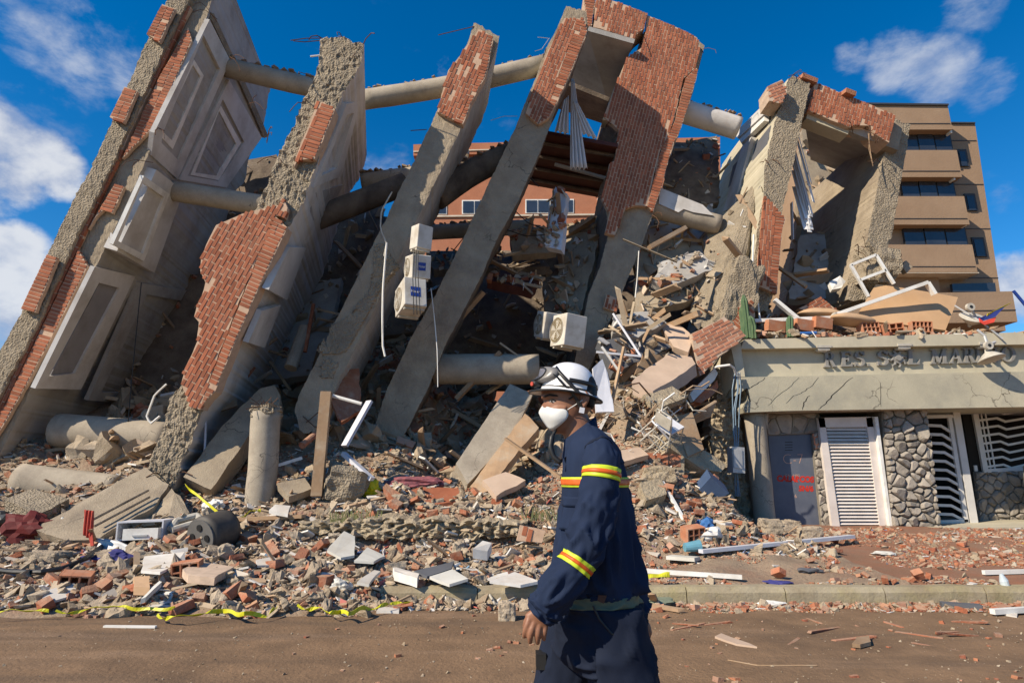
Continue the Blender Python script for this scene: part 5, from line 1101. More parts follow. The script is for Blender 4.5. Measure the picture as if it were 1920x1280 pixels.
# brick topped beam, tilted beam and white chairs in the heap behind the worker
bb = thing('brick_beam', W(1230, 878, 11), 'horizontal beam faced with long red bricks in heap behind the worker shoulder', 'beam')
lumber('core', W(1178, 866, 11.1), W(1280, 874, 11.0), .35, .34, CR, None, None, bb)
for i in range(4):
    for j in range(2): lumber('brick', W(1183+i*24, 852+j*12+i*1.4, 10.86), W(1204+i*24, 853.4+j*12+i*1.4, 10.86), .06, .10, M['brick1'], None, None, bb)
plate('fallen_beam', [(1246, 812, 10.9), (1262, 806, 11.1), (1340, 856, 11.3), (1362, 872, 11.3), (1352, 884, 11.1), (1318, 880, 11.0), (1256, 838, 10.8)], .3, M['rough2'], 'short cream concrete beam slanting down to the meter box', 'beam', None, .03, 21)
def chair(c, rot, label):
    t = thing('chair', c, label, 'chair', 'white metal chairs thrown on the heap'); t.rotation_euler = rot; t.scale = (.85, .85, .85)
    m = M['lampg']; r = .014
    def tb(name, pts, mm=m): 
        o = MB().tube(pts, r, 6).build(name, mm); o.parent = t
    for s in (-.2, .2):
        tb('leg', [(s, -.2, 0), (s, -.2, .44)]); tb('leg', [(s, .2, 0), (s, .2, .44)]); tb('back_post', [(s, .2, .44), (s, .24, .7), (s*.9, .26, .88)])
    tb('back_rail', [(-.18, .26, .88), (.18, .26, .88)]); tb('stretcher', [(-.2, -.2, .18), (.2, -.2, .18)]); tb('stretcher', [(-.2, .2, .18), (.2, .2, .18)])
    mb = MB(); mb.box((0, 0, .45), (.42, .42, .035)); o = mb.build('seat', M['lav']); o.parent = t
    mb = MB(); mb.box((0, .25, .68), (.38, .02, .26)); o = mb.build('backrest', M['lampg']); o.parent = t
chair(W(1208, 834, 10.8), (.5, .75, .4), 'white metal chair tipped over on heap directly behind worker shoulder')
chair(W(1248, 830, 10.9), (-.5, -.6, 2.4), 'white metal chair lying beside the slanting cream beam')
# tangle of wires and thin pipes behind the helmet
tw = thing('wire_tangle', W(1150, 800, 11), 'grey tangle of wires and bent rods behind the helmet of the worker', 'wires')
for i in range(46):
    p = W(R3.uniform(1115, 1300), R3.uniform(730, 850), R3.uniform(10.7, 11.6)); P = [p]
    for k in range(3): P.append(P[-1]+Vector((R3.uniform(-.3, .3), R3.uniform(-.12, .12), R3.uniform(-.25, .25))))
    MB().tube(P, R3.choice((.006, .01, .016)), 5).build('wire', R3.choice((M['wood'], M['lampg'], M['wpaint'], M['rust'], M['woodi'])), tw)
mb = MB(); p = G(1335, 925); mb.box(p+Vector((0, 0, .1)), (.34, .3, .3), (.5, .7, .2), 0, 1.2); bin_ = tag(mb.build('blue_bin', mat('blue_plastic', (.06, .10, .19), (.05, .08, .15), 4, .5, .1)), 'crushed blue plastic bin in the heap near the round entrance column', 'bin')
# ---- wires and rods hanging from the slabs
def hang(name, pts, r, m, label, cat='cable', n=6): return tag(MB().tube(resample([W(*q) for q in pts], 12) if len(pts) > 2 else [W(*q) for q in pts], r, n).build(name, m), label, cat)
hang('rod', [(725, 455, 11.2), (718, 540, 11.2), (717, 600, 11.2), (718, 660, 11.2), (722, 668, 11.2)], .02, M['wpaint'], 'thin white rod hanging in front of the pebbly footed slab', 'rod')
hang('rope', [(735, 360, 11.1), (715, 395, 11.1), (713, 430, 11.15), (725, 455, 11.2), (720, 480, 11.2)], .014, M['lampg'], 'pale frayed rope tied above the hanging white rod')
hang('cable', [(808, 540, 11.1), (815, 600, 11.1), (820, 660, 11.1), (821, 725, 11.1)], .009, M['wpaint'], 'thin white cable dangling from the air conditioners over the grey slab')
hang('cable', [(265, 530, 12.2), (258, 600, 12.2), (250, 680, 12.2), (240, 790, 12.2)], .01, M['black'], 'black cable hanging in front of the shaded window frames')
hang('rod', [(482, 540, 10.7), (471, 642, 10.7)], .018, M['wpaint'], 'slim white rod dangling from the brick panelled slab')
hang('conduit', [(312, 720, 11.2), (290, 740, 11.1), (275, 780, 11.1), (282, 795, 11.1), (300, 780, 11.1)], .02, M['wpaint'], 'curled white conduit at the shaded foot of brick panelled slab')
hang('rod', [(386, 776, 10.9), (384, 850, 10.7)], .02, M['lav'], 'pale upright tube in front of the diagonal concrete beam', 'rod')
hang('cable', [(1198, 470, 13.4), (1195, 520, 13.4), (1191, 558, 13.4)], .014, M['wpaint'], 'white cord hanging right of the bare foot of brick slab')
hang('cable', [(1413, 440, 13.2), (1411, 500, 13.1), (1420, 560, 13.0), (1425, 600, 12.9)], .02, M['wpaint'], 'white cable running down the cream side of right slab')
hang('cable', [(950, 290, 13), (990, 330, 13), (1010, 350, 13)], .012, M['black'], 'black cable strung under the dark red ceiling')
for k, (a, b) in enumerate((((850, 470), (905, 385)), ((862, 480), (930, 395)), ((948, 430), (1025, 440)), ((960, 390), (1020, 430)))): hang('cable', [(*a, 13.6), ((a[0]+b[0])/2, (a[1]+b[1])/2+8, 13.6), (*b, 13.6)], .012, M['black'], ['dark cable sagging across orange wall, uppermost', 'dark cable sagging across orange wall, second', 'dark cable over the dusty beam by the orange wall', 'dark cable crossing orange building windows'][k])
# orange and wooden pieces between the slabs
hang('clay_pipe', [(566, 835, 10.8), (590, 815, 11.2)], .06, M['brick1'], 'orange clay pipe end poking out near the timber post', 'pipe', 12)
hang('clay_pipe', [(588, 570, 12.6), (572, 660, 12.4)], .04, M['brick1'], 'orange pipe upright in shade behind the pebbly slab', 'pipe', 10)
hang('concrete_post', [(545, 690, 12.2), (572, 615, 12.6)], .13, M['column'], 'grey round post lying in shade between brick and pebbly slabs', 'post', 12)
plate('door_leaf', [(440, 655, 12.0), (480, 690, 12.2), (445, 735, 11.8), (415, 710, 11.7)], .05, M['brick1'], 'reddish brown door leaf fallen at foot of brick panelled slab', 'door', None, .0)
plate('door_leaf', [(392, 742, 11.3), (440, 722, 11.8), (446, 760, 11.6), (390, 778, 11.2)], .05, M['wood'], 'tan board lying beneath the reddish door leaf', 'board', None, .02)
plate('brick_wall_piece', [(620, 700, 11.7), (672, 690, 11.9), (680, 770, 11.5), (640, 790, 11.3), (622, 760, 11.4)], .12, M['brick1'], 'shaded brownish brick lump between the pebbly slab and grey slab', 'brick wall', None, .06, 4)
# ---- air conditioners
M['acw'] = mat('ac_casing', (.60, .57, .52), (.50, .47, .42), 3, .5, .06, 20, .004, stain=(.34, .28, .21), samt=.6, sscale=4, coord='obj')
M['blab'] = mat('blue_label', (.02, .06, .32), None, 3, .4, 0); M['tan'] = mat('fan_guard', (.22, .17, .10), (.15, .12, .07), 20, .6, .3, 60, .004)
def ac(c, rot, sz, label, lab=False, fan=True):
    t = thing('air_conditioner', c, label, 'air conditioner', 'air conditioner units hanging from the ruin'); t.rotation_euler = rot; w, d, h = sz
    def sub(mb, name, m, par=None): o = mb.build(name, m); o.parent = par or t; return o
    mb = MB(); mb.box((0, 0, 0), sz); bm = bmesh.new(); o = sub(mb, 'casing', M['acw'])
    bv = o.modifiers.new('b', 'BEVEL'); bv.width = .015; bv.segments = 2
    if fan:
        mb = MB(); k = 24; R0 = h*.40; cx = -w*.14; ring = [Vector((cx+R0*math.cos(6.283*i/k), -d/2-.004, R0*math.sin(6.283*i/k))) for i in range(k)]; mb.prism(ring, (0, .02, 0)); fo = sub(mb, 'fan_recess', M['tan'])
        for q in range(1, 6):
            r = R0*q/5; MB().tube([Vector((cx+r*math.cos(6.283*i/20), -d/2-.014, r*math.sin(6.283*i/20))) for i in range(21)], .004, 4).build('guard_ring', M['acw'], fo)
        for q in range(5):
            a = q*1.2566; mb = MB(); mb.prism([Vector((cx, -d/2-.006, 0)), Vector((cx+R0*.8*math.cos(a), -d/2-.006, R0*.8*math.sin(a))), Vector((cx+R0*.8*math.cos(a+.6), -d/2-.006, R0*.8*math.sin(a+.6)))], (0, .004, 0)); sub(mb, 'fan_blade', M['lampg'], fo)
    if lab:
        mb = MB(); mb.box((w*.5+.002, 0, 0), (.004, d*.44, h*.34)); lo = sub(mb, 'label', M['blab']); 
        o = text('Haier', 'label_text', d*.18, Matrix.Translation((w*.5+.006, 0, 0))@Matrix.Rotation(rad(90), 4, 'Z')@Matrix.Rotation(rad(90), 4, 'X'), M['wpaint'], None); o.parent = lo
    for s in (-.25, .25):
        mb = MB(); mb.box((w*s*1.2, 0, -h/2-.02), (.06, d*.9, .04)); sub(mb, 'foot', M['lampg'])
    return t
ac(W(770, 560, 11.0), (.0, -.18, -1.12), (.62, .42, .56), 'lowest of three white air conditioners tied in front of the grey slab', True)
ac(W(783, 502, 11.05), (.05, .22, -1.12), (.52, .36, .44), 'middle air conditioner of the tied stack, blue label on its end', True)
ac(W(790, 447, 11.1), (.0, .12, -.9), (.3, .32, .46), 'topmost and smallest white box of the tied air conditioner stack', False, False)
ac(W(1066, 622, 12.7), (-.08, .12, -1.12), (.58, .50, .68), 'sunlit cream air conditioner with round fan above the helmet', False)
ac(W(1026, 610, 13.2), (-.05, .3, -1.2), (.5, .36, .58), 'shaded air conditioner behind the sunlit one above the helmet', False)
for k in range(3): hang('strap', [(776+k*4, 470, 10.7), (774+k*5, 520, 10.6), (776+k*6, 590, 10.65)], .008, M['black'], ['first black cord tied round the air conditioner stack', 'second black cord round the air conditioner stack', 'third black cord round the air conditioner stack'][k])
# ---- curtains and vertical blinds
def cloth(name, top, bot, m, label, cat, folds=5, amp=.06, Y=12.2, grp=None):
    n = 30; k = 12; mb = MB(); T0, T1 = top; B0, B1 = bot
    for j in range(k+1):
        t = j/k
        for i in range(n+1):
            s = i/n; a = (T0[0]+(T1[0]-T0[0])*s, T0[1]+(T1[1]-T0[1])*s); b = (B0[0]+(B1[0]-B0[0])*s, B0[1]+(B1[1]-B0[1])*s)
            p = W(a[0]+(b[0]-a[0])*t, a[1]+(b[1]-a[1])*t, Y); mb.v.append(tuple(p+Vector((0, amp*math.sin(s*folds*6.283+.6*math.sin(t*3))*(.4+.6*t), 0))))
    mb.f = [(j*(n+1)+i, j*(n+1)+i+1, (j+1)*(n+1)+i+1, (j+1)*(n+1)+i) for j in range(k) for i in range(n)]; mb.m = [0]*len(mb.f)
    o = mb.build(name, m, None, True); o.modifiers.new('s', 'SOLIDIFY').thickness = .008; return tag(o, label, cat, grp)
M['curt'] = mat('white_curtain', (.66, .66, .67), (.58, .58, .6), 2, .8, .1, 12, .01)
cloth('curtain', ((1070, 148), (1076, 150)), ((1069, 316), (1101, 317)), M['curt'], 'long white curtain hanging between grey slab and brick panel', 'curtain', 4, .07, 13.25)
cloth('curtain', ((1074, 190), (1082, 192)), ((1092, 250), (1120, 262)), M['curt'], 'short white curtain tail swept right behind the long one', 'curtain', 3, .05, 13.2)
cloth('curtain', ((1056, 190), (1066, 180)), ((1040, 246), (1066, 252)), M['curt'], 'crumpled white curtain against the sky behind the grey slab', 'curtain', 3, .05, 13.3)
for i in range(11):
    x0 = 1494+R3.uniform(-8, 4); y0 = 250+i*10; l = R3.uniform(90, 130) if i < 8 else 80; lumber('blind_slat', W(x0, y0, 13.9+.03*i), W(x0+l*.27, y0+l, 13.8), .12, .012, M['curt'], 'white vertical blind slat hanging askew in the shaded alcove', 'blind slat')['group'] = 'fallen blind slats in the alcove'
lumber('blind_slat', W(1484, 380, 13.8), W(1486, 450, 13.8), .12, .015, M['curt'], 'white blind slat hanging straight down beside the brick foot', 'blind slat')
# ---- things on the entrance roof
M['cardb'] = mat('tan_sheet', (.50, .32, .18), (.44, .275, .15), 1.5, .85, .1, 12, .01, stain=(.36, .22, .12), samt=.3, sscale=1)
M['sack'] = mat('tan_sack', (.47, .31, .19), (.4, .26, .15), 3, .9, .3, 30, .01)
n = 14; mb = MB(); q = [(1640, 536), (1793, 560), (1770, 622), (1600, 602)]
for j in range(n+1):
    for i in range(n+1):
        s, t = i/n, j/n; x = (q[0][0]+(q[1][0]-q[0][0])*s)*(1-t)+(q[3][0]+(q[2][0]-q[3][0])*s)*t; y = (q[0][1]+(q[1][1]-q[0][1])*s)*(1-t)+(q[3][1]+(q[2][1]-q[3][1])*s)*t
        p = W(x, y, 13.5-.45*t); mb.v.append(tuple(p+Vector((0, -.03*math.sin(s*3.1)+.02*ns(p, 1.5), 0))))
mb.f = [(j*(n+1)+i, j*(n+1)+i+1, (j+1)*(n+1)+i+1, (j+1)*(n+1)+i) for j in range(n) for i in range(n)]; mb.m = [0]*len(mb.f)
o = mb.build('tan_sheet', M['cardb'], None); o.modifiers.new('s', 'SOLIDIFY').thickness = .06; tag(o, 'big bowed tan mattress sheet leaning on the entrance roof', 'mattress')
def sack(px, py, Y, sz, rot, label):
    bm = bmesh.new(); bmesh.ops.create_uvsphere(bm, u_segments=28, v_segments=16, radius=1)
    for v in bm.verts:
        x, y, z = v.co; k = (abs(x)**4+abs(y)**4)**.25 if abs(x)+abs(y) > 0 else 1; s = math.hypot(x, y)/max(k, 1e-6)
        v.co = Vector((x*s*sz[0]/2, y*s*sz[1]/2, z*sz[2]/2*(1-.35*max(abs(x), abs(y))**2)))*(1+.05*fr(v.co, 2, px))
    me = bpy.data.meshes.new('sack'); bm.to_mesh(me); bm.free(); me.materials.append(M['sack']); me.polygons.foreach_set('use_smooth', [True]*len(me.polygons)); o = obj('sack', me); o.location = W(px, py, Y); o.rotation_euler = rot; tag(o, label, 'sack', 'sacks on the entrance roof')
sack(1594, 600, 13.0, (1.0, .6, .3), (.1, .08, .2), 'plump tan sack on the roof left of the bowed tan sheet'); sack(1536, 588, 13.4, (.9, .55, .26), (.1, .05, -.1), 'flatter tan sack farther back on the roof rubble')
wf = thing('window_frame', W(1540, 620, 13.3), 'long bent white window frame lying across the roof rubble', 'window frame')
for a, b in (((1566, 590), (1738, 530)), ((1738, 530), (1752, 552)), ((1452, 562), (1498, 600)), ((1410, 602), (1566, 596)), ((1566, 588), (1534, 628))): lumber('frame_bar', W(*a, 12.95), W(*b, 12.95), .12, .075, M['wpaint'] if a != (1566, 588) else M['lampg'], None, None, wf)
wf2 = thing('window_frame', W(1640, 545, 13.6), 'square white window frame standing askew near the last slab foot', 'window frame')
for a, b in (((1595, 497), (1642, 478)), ((1642, 478), (1676, 532)), ((1595, 497), (1628, 556)), ((1612, 525), (1660, 507))): lumber('frame_bar', W(*a, 13.3), W(*b, 13.3), .06, .06, M['wpaint'], None, None, wf2)
plate('plastic_bag', [(1555, 530, 14.0), (1575, 516, 14.0), (1586, 528, 14), (1578, 540, 13.9), (1560, 542, 13.9)], .12, M['wpaint'], 'white crumpled bag on rubble inside the alcove', 'bag', None, .05, 3)
hang('blue_sheet', [(1500, 625, 12.75), (1535, 624, 12.75)], .035, mat('blue_scrap', (.04, .14, .42), None, 3, .6, 0), 'small blue scrap on the roof edge by the short cactus', 'scrap')
M['cact'] = mat('cactus', (.065, .12, .06), (.10, .15, .075), 8, .7, .2, 30, .01)
def cactus(stems, label):
    t = thing('cactus', W(*stems[0][0]), label, 'cactus')
    for st_ in stems:
        P = resample([W(*q) for q in st_], 14); mb = MB(); n = 16; rings = []
        for i, p in enumerate(P):
            r = .075*(1 if i < 12 else (.7 if i == 12 else .3)); rings += [p+Vector((math.cos(6.283*j/n), math.sin(6.283*j/n), 0))*r*(1.0 if j % 2 else .72) for j in range(n)]
        mb.add(rings, [(i*n+j, i*n+(j+1) % n, (i+1)*n+(j+1) % n, (i+1)*n+j) for i in range(13) for j in range(n)]+[tuple(range(13*n, 14*n))]); mb.build('stem', M['cact'], t)
cactus([[(1403, 634, 12.7), (1400, 600, 12.7), (1394, 553, 12.7)], [(1413, 635, 12.65), (1412, 612, 12.65), (1406, 592, 12.65)], [(1397, 634, 12.75), (1394, 600, 12.8), (1391, 574, 12.8)]], 'tall ribbed green cactus at the corner of entrance roof')
cactus([[(1482, 632, 12.72), (1481, 612, 12.72), (1481, 592, 12.72)]], 'short green cactus stem on the roof edge right of tall cactus')
# street lamp heads tumbled on roof and front
def lamp(pole, headc, dirv, label):
    t = thing('floodlight', W(*pole[0]), label, 'lamp', 'toppled lamps above the sign')
    MB().tube([W(*q) for q in pole], .028, 8).build('arm', M['steel'], t)
    c = W(*headc); d = Vector(dirv).normalized(); a = d.orthogonal().normalized(); b = d.cross(a); mb = MB(); prof = [(.03, -.16), (.05, -.10), (.13, -.05), (.24, .05), (.26, .07), (.24, .08), (.02, .07)]; n = 24
    vs = [c+d*h+(a*math.cos(6.283*j/n)+b*math.sin(6.283*j/n))*r for r, h in prof for j in range(n)]
    mb.add(vs, [(i*n+j, i*n+(j+1) % n, (i+1)*n+(j+1) % n, (i+1)*n+j) for i in range(len(prof)-1) for j in range(n)]+[tuple(range((len(prof)-1)*n, len(prof)*n))]); sh = mb.build('shade', M['lampg'], t, True)
    e = W(*pole[-1]); mb = MB(); mb.tube([e+Vector((0, .02, 0)), e+Vector((0, -.05, 0))], .085, 16); cp = mb.build('end_cap', M['lampg'], t); MB().tube([e+Vector((0, -.03, 0)), e+Vector((0, -.056, 0))], .035, 12).build('socket', M['black'], cp)
lamp([(1832, 618, 12.4), (1846, 630, 12.35), (1852, 648, 12.3)], (1856, 668, 12.35), (.15, -.25, -1), 'grey dish lamp dangling over the sign lettering near its end')
lamp([(1832, 600, 12.8), (1826, 588, 12.75), (1818, 576, 12.7)], (1822, 600, 12.9), (0, -.5, .6), 'grey dish lamp lying tilted on roof beside the flag')
hang('lamp_bracket', [(1853, 646, 12.3), (1866, 641, 12.3)], .03, M['steel'], 'small metal bracket beside the dangling dish lamp', 'bracket')
hang('strut', [(1790, 573, 13), (1838, 602, 12.7), (1880, 635, 12.6)], .02, M['steel'], 'thin steel strut under the fallen lamps', 'strut')
fl = thing('flag', W(1840, 604, 12.6), 'small crumpled yellow blue and red flag on a stick above the sign', 'flag')
for k, (nm, cc, a) in enumerate((('yellow_stripe', (.68, .56, .03), [(1852, 588), (1898, 566), (1880, 578), (1850, 593)]), ('blue_stripe', (.03, .05, .24), [(1838, 596), (1850, 590), (1884, 575), (1866, 594), (1842, 602)]), ('red_stripe', (.6, .06, .04), [(1836, 596), (1844, 602), (1868, 594), (1864, 604), (1846, 609), (1838, 604)]))):
    mb = MB(); mb.prism([W(x, y, 12.6+.02*math.sin(x)) for x, y in a], (0, .02, 0)); mb.build(nm, mat(nm, cc, None, 4, .8, .2), fl)
hang('cable', [(1900, 545, 20), (1925, 575, 20)], .05, M['blab'], 'dark blue strut at the picture edge near the terrace parapet', 'strut')
plate('wall_scrap', [(1690, 500, 13.6), (1698, 488, 13.6), (1712, 500, 13.6), (1700, 512, 13.6)], .15, M['chunk1'], 'concrete lump on balcony line above the tan sheet', 'concrete chunk', None, .03, 6)
for x, y, lab in ((1540, 606, 'yellowish clay brick on roof beside tall cactus frame'), (1452, 612, 'orange clay brick on the roof edge right of the tall cactus'), (1505, 610, 'reddish clay tile on the roof under the bent white frame')): 
    mb = MB(); mb.box(W(x, y, 12.9), (.4, .2, .24), (.1, .1, .2)); tag(mb.build('clay_brick', M['clay']), lab, 'brick')
# ---- foreground things in the rubble, left
bar_ = thing('barrel', G(402, 1030), 'battered black plastic barrel lying on its side in the rubble', 'barrel')
a, b = W(378, 1006, 8.75), W(425, 990, 9.15); P = resample([a, b], 8); mb = MB(); mb.tube(P, [.265, .275, .272, .27, .27, .272, .275, .262], 30); mb.build('drum', M['barrel'], bar_, True)
d = (a-b).normalized(); u = d.orthogonal().normalized(); v = d.cross(u)
lid = MB().tube([a+d*.005, a+d*.03], .235, 28).build('lid', mat('barrel_lid', (.13, .125, .12), None, 4, .6, .1), bar_)
for k in range(4):
    g = .8+k*1.57; MB().tube([a+d*.02+(u*math.cos(g)+v*math.sin(g))*.13, a+d*.045+(u*math.cos(g)+v*math.sin(g))*.13], .045, 10).build('bung', M['black'], lid)
dr = thing('drawer_unit', G(275, 1012), 'white drawer unit with one drawer pulled out, lying in the rubble', 'drawer unit')
c = W(274, 992, 9.2); mb = MB(); rx = (0, -.03, .12)
def bxr(mb, off, sz): mb.box(c+Euler(rx).to_matrix()@Vector(off), sz, rx)
for off, sz in (((0, .2, 0), (.62, .02, .26)), ((-.30, 0, 0), (.02, .4, .26)), ((.30, 0, 0), (.02, .4, .26)), ((0, 0, .12), (.58, .4, .02)), ((0, 0, -.12), (.58, .4, .02))): bxr(mb, off, sz)
mb.build('carcass', M['lav'], dr); mb = MB()
for off, sz in (((.06, -.30, -.04), (.46, .02, .15)), ((-.16, -.15, -.04), (.02, .28, .14)), ((.28, -.15, -.04), (.02, .28, .14)), ((.06, -.15, -.10), (.42, .28, .02))): bxr(mb, off, sz)
dw = mb.build('drawer', M['wpaint'], dr); mb = MB(); bxr(mb, (.06, -.32, -.06), (.2, .015, .02)); mb.build('handle', M['steel'], dw)
def board(px4, m, label, cat='board', Y=None, th=.03, grp=None, jg=.022):
    m = M['tile1'] if m is M['wpaint'] else m; P = [(x, y, G(x, y+3).y*(.992 if y > 1125 else .945)) for i, (x, y) in enumerate(px4)]; return plate('board', P, th, m, label, cat, grp, jg, vec=(0, .0, -th))
board([(265, 1068), (272, 1042), (345, 1034), (350, 1048), (300, 1072)], M['wpaint'], 'white broken board lying in front of the drawer unit', Y=[8.2, 8.6, 8.8, 8.6, 8.2])
board([(612, 1030), (645, 995), (666, 1005), (664, 1040), (640, 1046)], M['tilep'], 'pale grey pointed sheet tilted up below the low earth bank', Y=[8.5, 9.0, 9.0, 8.5, 8.4])
board([(664, 1050), (690, 1025), (722, 1042), (700, 1052)], M['tilep'], 'pale cream sheet lying beside the pointed one', Y=[8.3, 8.6, 8.5, 8.3])
board([(805, 1080), (848, 1067), (878, 1083), (842, 1095)], M['tilep'], 'flat pale grey square panel on the slope left of worker', Y=[7.95, 8.2, 8.0, 7.8])
board([(918, 1088), (965, 1072), (1010, 1088), (975, 1096)], M['wpaint'], 'flat white triangular panel by the sleeve of worker', Y=[7.9, 8.1, 7.9, 7.8])
board([(668, 1090), (700, 1068), (712, 1070), (690, 1094)], M['wpaint'], 'small white rectangular board with dark mark in the slope', Y=[7.8, 8.1, 8.1, 7.8])
board([(738, 1060), (784, 1075), (782, 1084), (740, 1070)], M['wpaint'], 'narrow white folded box on the slope', Y=[8.1, 7.95, 7.9, 8.05], th=.1)
board([(775, 1070), (850, 1052), (846, 1066), (800, 1080)], M['slate'], 'dark slate board behind the grey square panel', Y=[8.1, 8.4, 8.3, 8.05])
board([(705, 1144), (715, 1135), (748, 1136), (750, 1144)], M['wpaint'], 'white sheet on the rubble edge with yellow tape behind', Y=[7.05, 7.2, 7.2, 7.05])
board([(888, 1028), (905, 1014), (922, 1018), (914, 1034)], M['wpaint'], 'white cracked basin piece on the slope left of the worker', Y=[8.6, 8.8, 8.8, 8.6], th=.12)
board([(250, 1100), (250, 1080), (280, 1079), (281, 1101)], M['sack'], 'square tan tile standing in front of the curled gutter', Y=[7.8, 7.9, 7.9, 7.8], th=.08)
board([(264, 1122), (298, 1088), (303, 1090), (274, 1118)], M['tilep'], 'curved pale slab sliver right of the tan tile', Y=[7.5, 7.8, 7.8, 7.5], th=.05)
board([(505, 955), (515, 945), (545, 947), (540, 963)], M['wpaint'], 'white plaster flake below the upright column stub', Y=[9.5, 9.7, 9.7, 9.5], th=.05)
board([(340, 1066), (378, 1052), (440, 1062), (400, 1082), (352, 1078)], M['mortarl'], 'cracked pale floor screed slab on hollow blocks near the barrel', Y=[8.2, 8.4, 8.4, 8.0, 8.0], th=.08, jg=.03)
bs = thing('brick_wall_piece', G(995, 1020), 'small brick wall piece with pale joints beside the worker elbow', 'brick wall')
bricks([(968, 1012), (975, 984), (1022, 994), (1016, 1018)], 8.75, ((968, 1012), (975, 984)), bs, seed=104, Yb=.12)
bs = thing('brick_wall_piece', G(800, 945), 'flat dark brick slab lying before the pit with pink cloth behind', 'brick wall')
plate('slab', [(752, 925, 10.2), (790, 912, 10.6), (860, 915, 10.6), (862, 938, 10.2), (800, 948, 10.0)], .12, M['brick'], jg=.02, parent=bs, vec=(0, .0, -.16))
plate('brick_fragment', [(716, 912, 10.0), (724, 905, 10.1), (752, 925, 9.95), (746, 936, 9.85)], .15, M['brick1'], 'single long brick block beside the yellow bag', 'brick', vec=(.02, 0, -.14))
def crumple(px, py, sz, m, label, cat, seed, Y=None, name='cloth', dz=0.):
    p = (G(px, py) if Y is None else W(px, py, Y)); bm = bmesh.new(); bmesh.ops.create_icosphere(bm, subdivisions=3, radius=.5)
    for v in bm.verts:
        q = v.co.copy(); k = 1+.5*fr(q*2.4, 1, seed, 4)+.18*ns(q*9, 1, seed); v.co = Vector((q.x*sz[0], q.y*sz[1], q.z*sz[2]))*k
    me = bpy.data.meshes.new(name); bm.to_mesh(me); bm.free(); me.materials.append(m); o = obj(name, me); o.location = p+Vector((0, 0, sz[2]*.3+dz)); return tag(o, label, cat)
M['yel'] = mat('yellow_plastic', (.62, .54, .01), (.5, .43, .01), 6, .45, .2, 20, .01); M['redc'] = mat('red_cloth', (.46, .075, .05), (.36, .05, .035), 6, .85, .2); M['navyc'] = mat('purple_cloth', (.05, .05, .2), (.03, .03, .12), 6, .8, .2); M['pinkp'] = mat('checked_cloth', (.30, .10, .11), (.12, .05, .07), 14, .85, .2)
crumple(693, 928, (.32, .25, .3), M['yel'], 'bright yellow crumpled plastic bag below the big rock', 'bag', 2, name='plastic_bag')
crumple(780, 912, (.9, .3, .2), M['pinkp'], 'dark pink patterned cloth in the shaded pit mouth', 'cloth', 5)
crumple(838, 915, (.4, .2, .15), M['slate'], 'grey bundle at the end of the pink cloth', 'bundle', 6, name='bundle')
crumple(205, 1052, (.6, .3, .16), M['navyc'], 'dark blue cloth half buried near the curled gutter', 'cloth', 7)
crumple(48, 1010, (.75, .4, .45), mat('dark_red_bag', (.12, .015, .015), None, 5, .7, .2), 'dark red bag in shade at far left edge', 'bag', 8, name='bag')
crumple(10, 985, (.4, .35, .3), M['black'], 'black rubbish bag at the far left edge above the red bag', 'bag', 9, name='bag')
crumple(400, 958, (.3, .25, .2), M['wpaint'], 'crumpled white scrap in shade behind the black barrel', 'scrap', 10, name='paper')
crumple(1330, 1010, (.4, .3, .2), M['wpaint'], 'white plastic bag at the foot of the heap before entrance column', 'bag', 11, name='plastic_bag')
crumple(1322, 992, (.3, .25, .2), mat('blue_bag', (.05, .16, .4), None, 4, .5, .2), 'blue plastic bag above the white one before entrance column', 'bag', 12, name='plastic_bag')
crumple(1215, 1135, (.5, .25, .1), mat('olive_rag', (.22, .25, .18), None, 6, .85, .2), 'grey-green rag in the gutter right of the worker', 'cloth', 13)
crumple(1460, 1098, (.3, .15, .06), M['navyc'], 'dark purple rag on the pavement above the kerb', 'cloth', 14); crumple(1515, 1072, (.3, .14, .07), M['slate'], 'dark shoe-like scrap on the pavement', 'scrap', 15, name='paper')
crumple(1445, 1135, (.3, .15, .06), M['wpaint'], 'white paper crumple in the gutter debris', 'paper', 16, name='paper'); crumple(120, 1000, (.35, .25, .25), M['tilep'], 'grey-white sheet crumpled under the red cloth', 'scrap', 17, name='paper')
crumple(640, 1108, (.22, .2, .16), M['tilep'], 'grey-white crumpled lump above the white sheet', 'scrap', 18, name='paper'); crumple(1660, 1040, (.3, .2, .06), M['tilep'], 'pale scrap pile before the stone pillar', 'scrap', 19, name='paper')
cloth('red_cloth', ((158, 955), (176, 957)), ((155, 1000), (172, 1012)), M['redc'], 'faded red garment hanging from the fallen grooved slab', 'garment', 3, .03, 8.72)
plate('garment_tail', [(166, 1000, 8.7), (174, 1002, 8.7), (176, 1022, 8.66), (170, 1024, 8.66)], .02, M['redc'], 'dangling strip of the faded red garment', 'garment', None, .01)
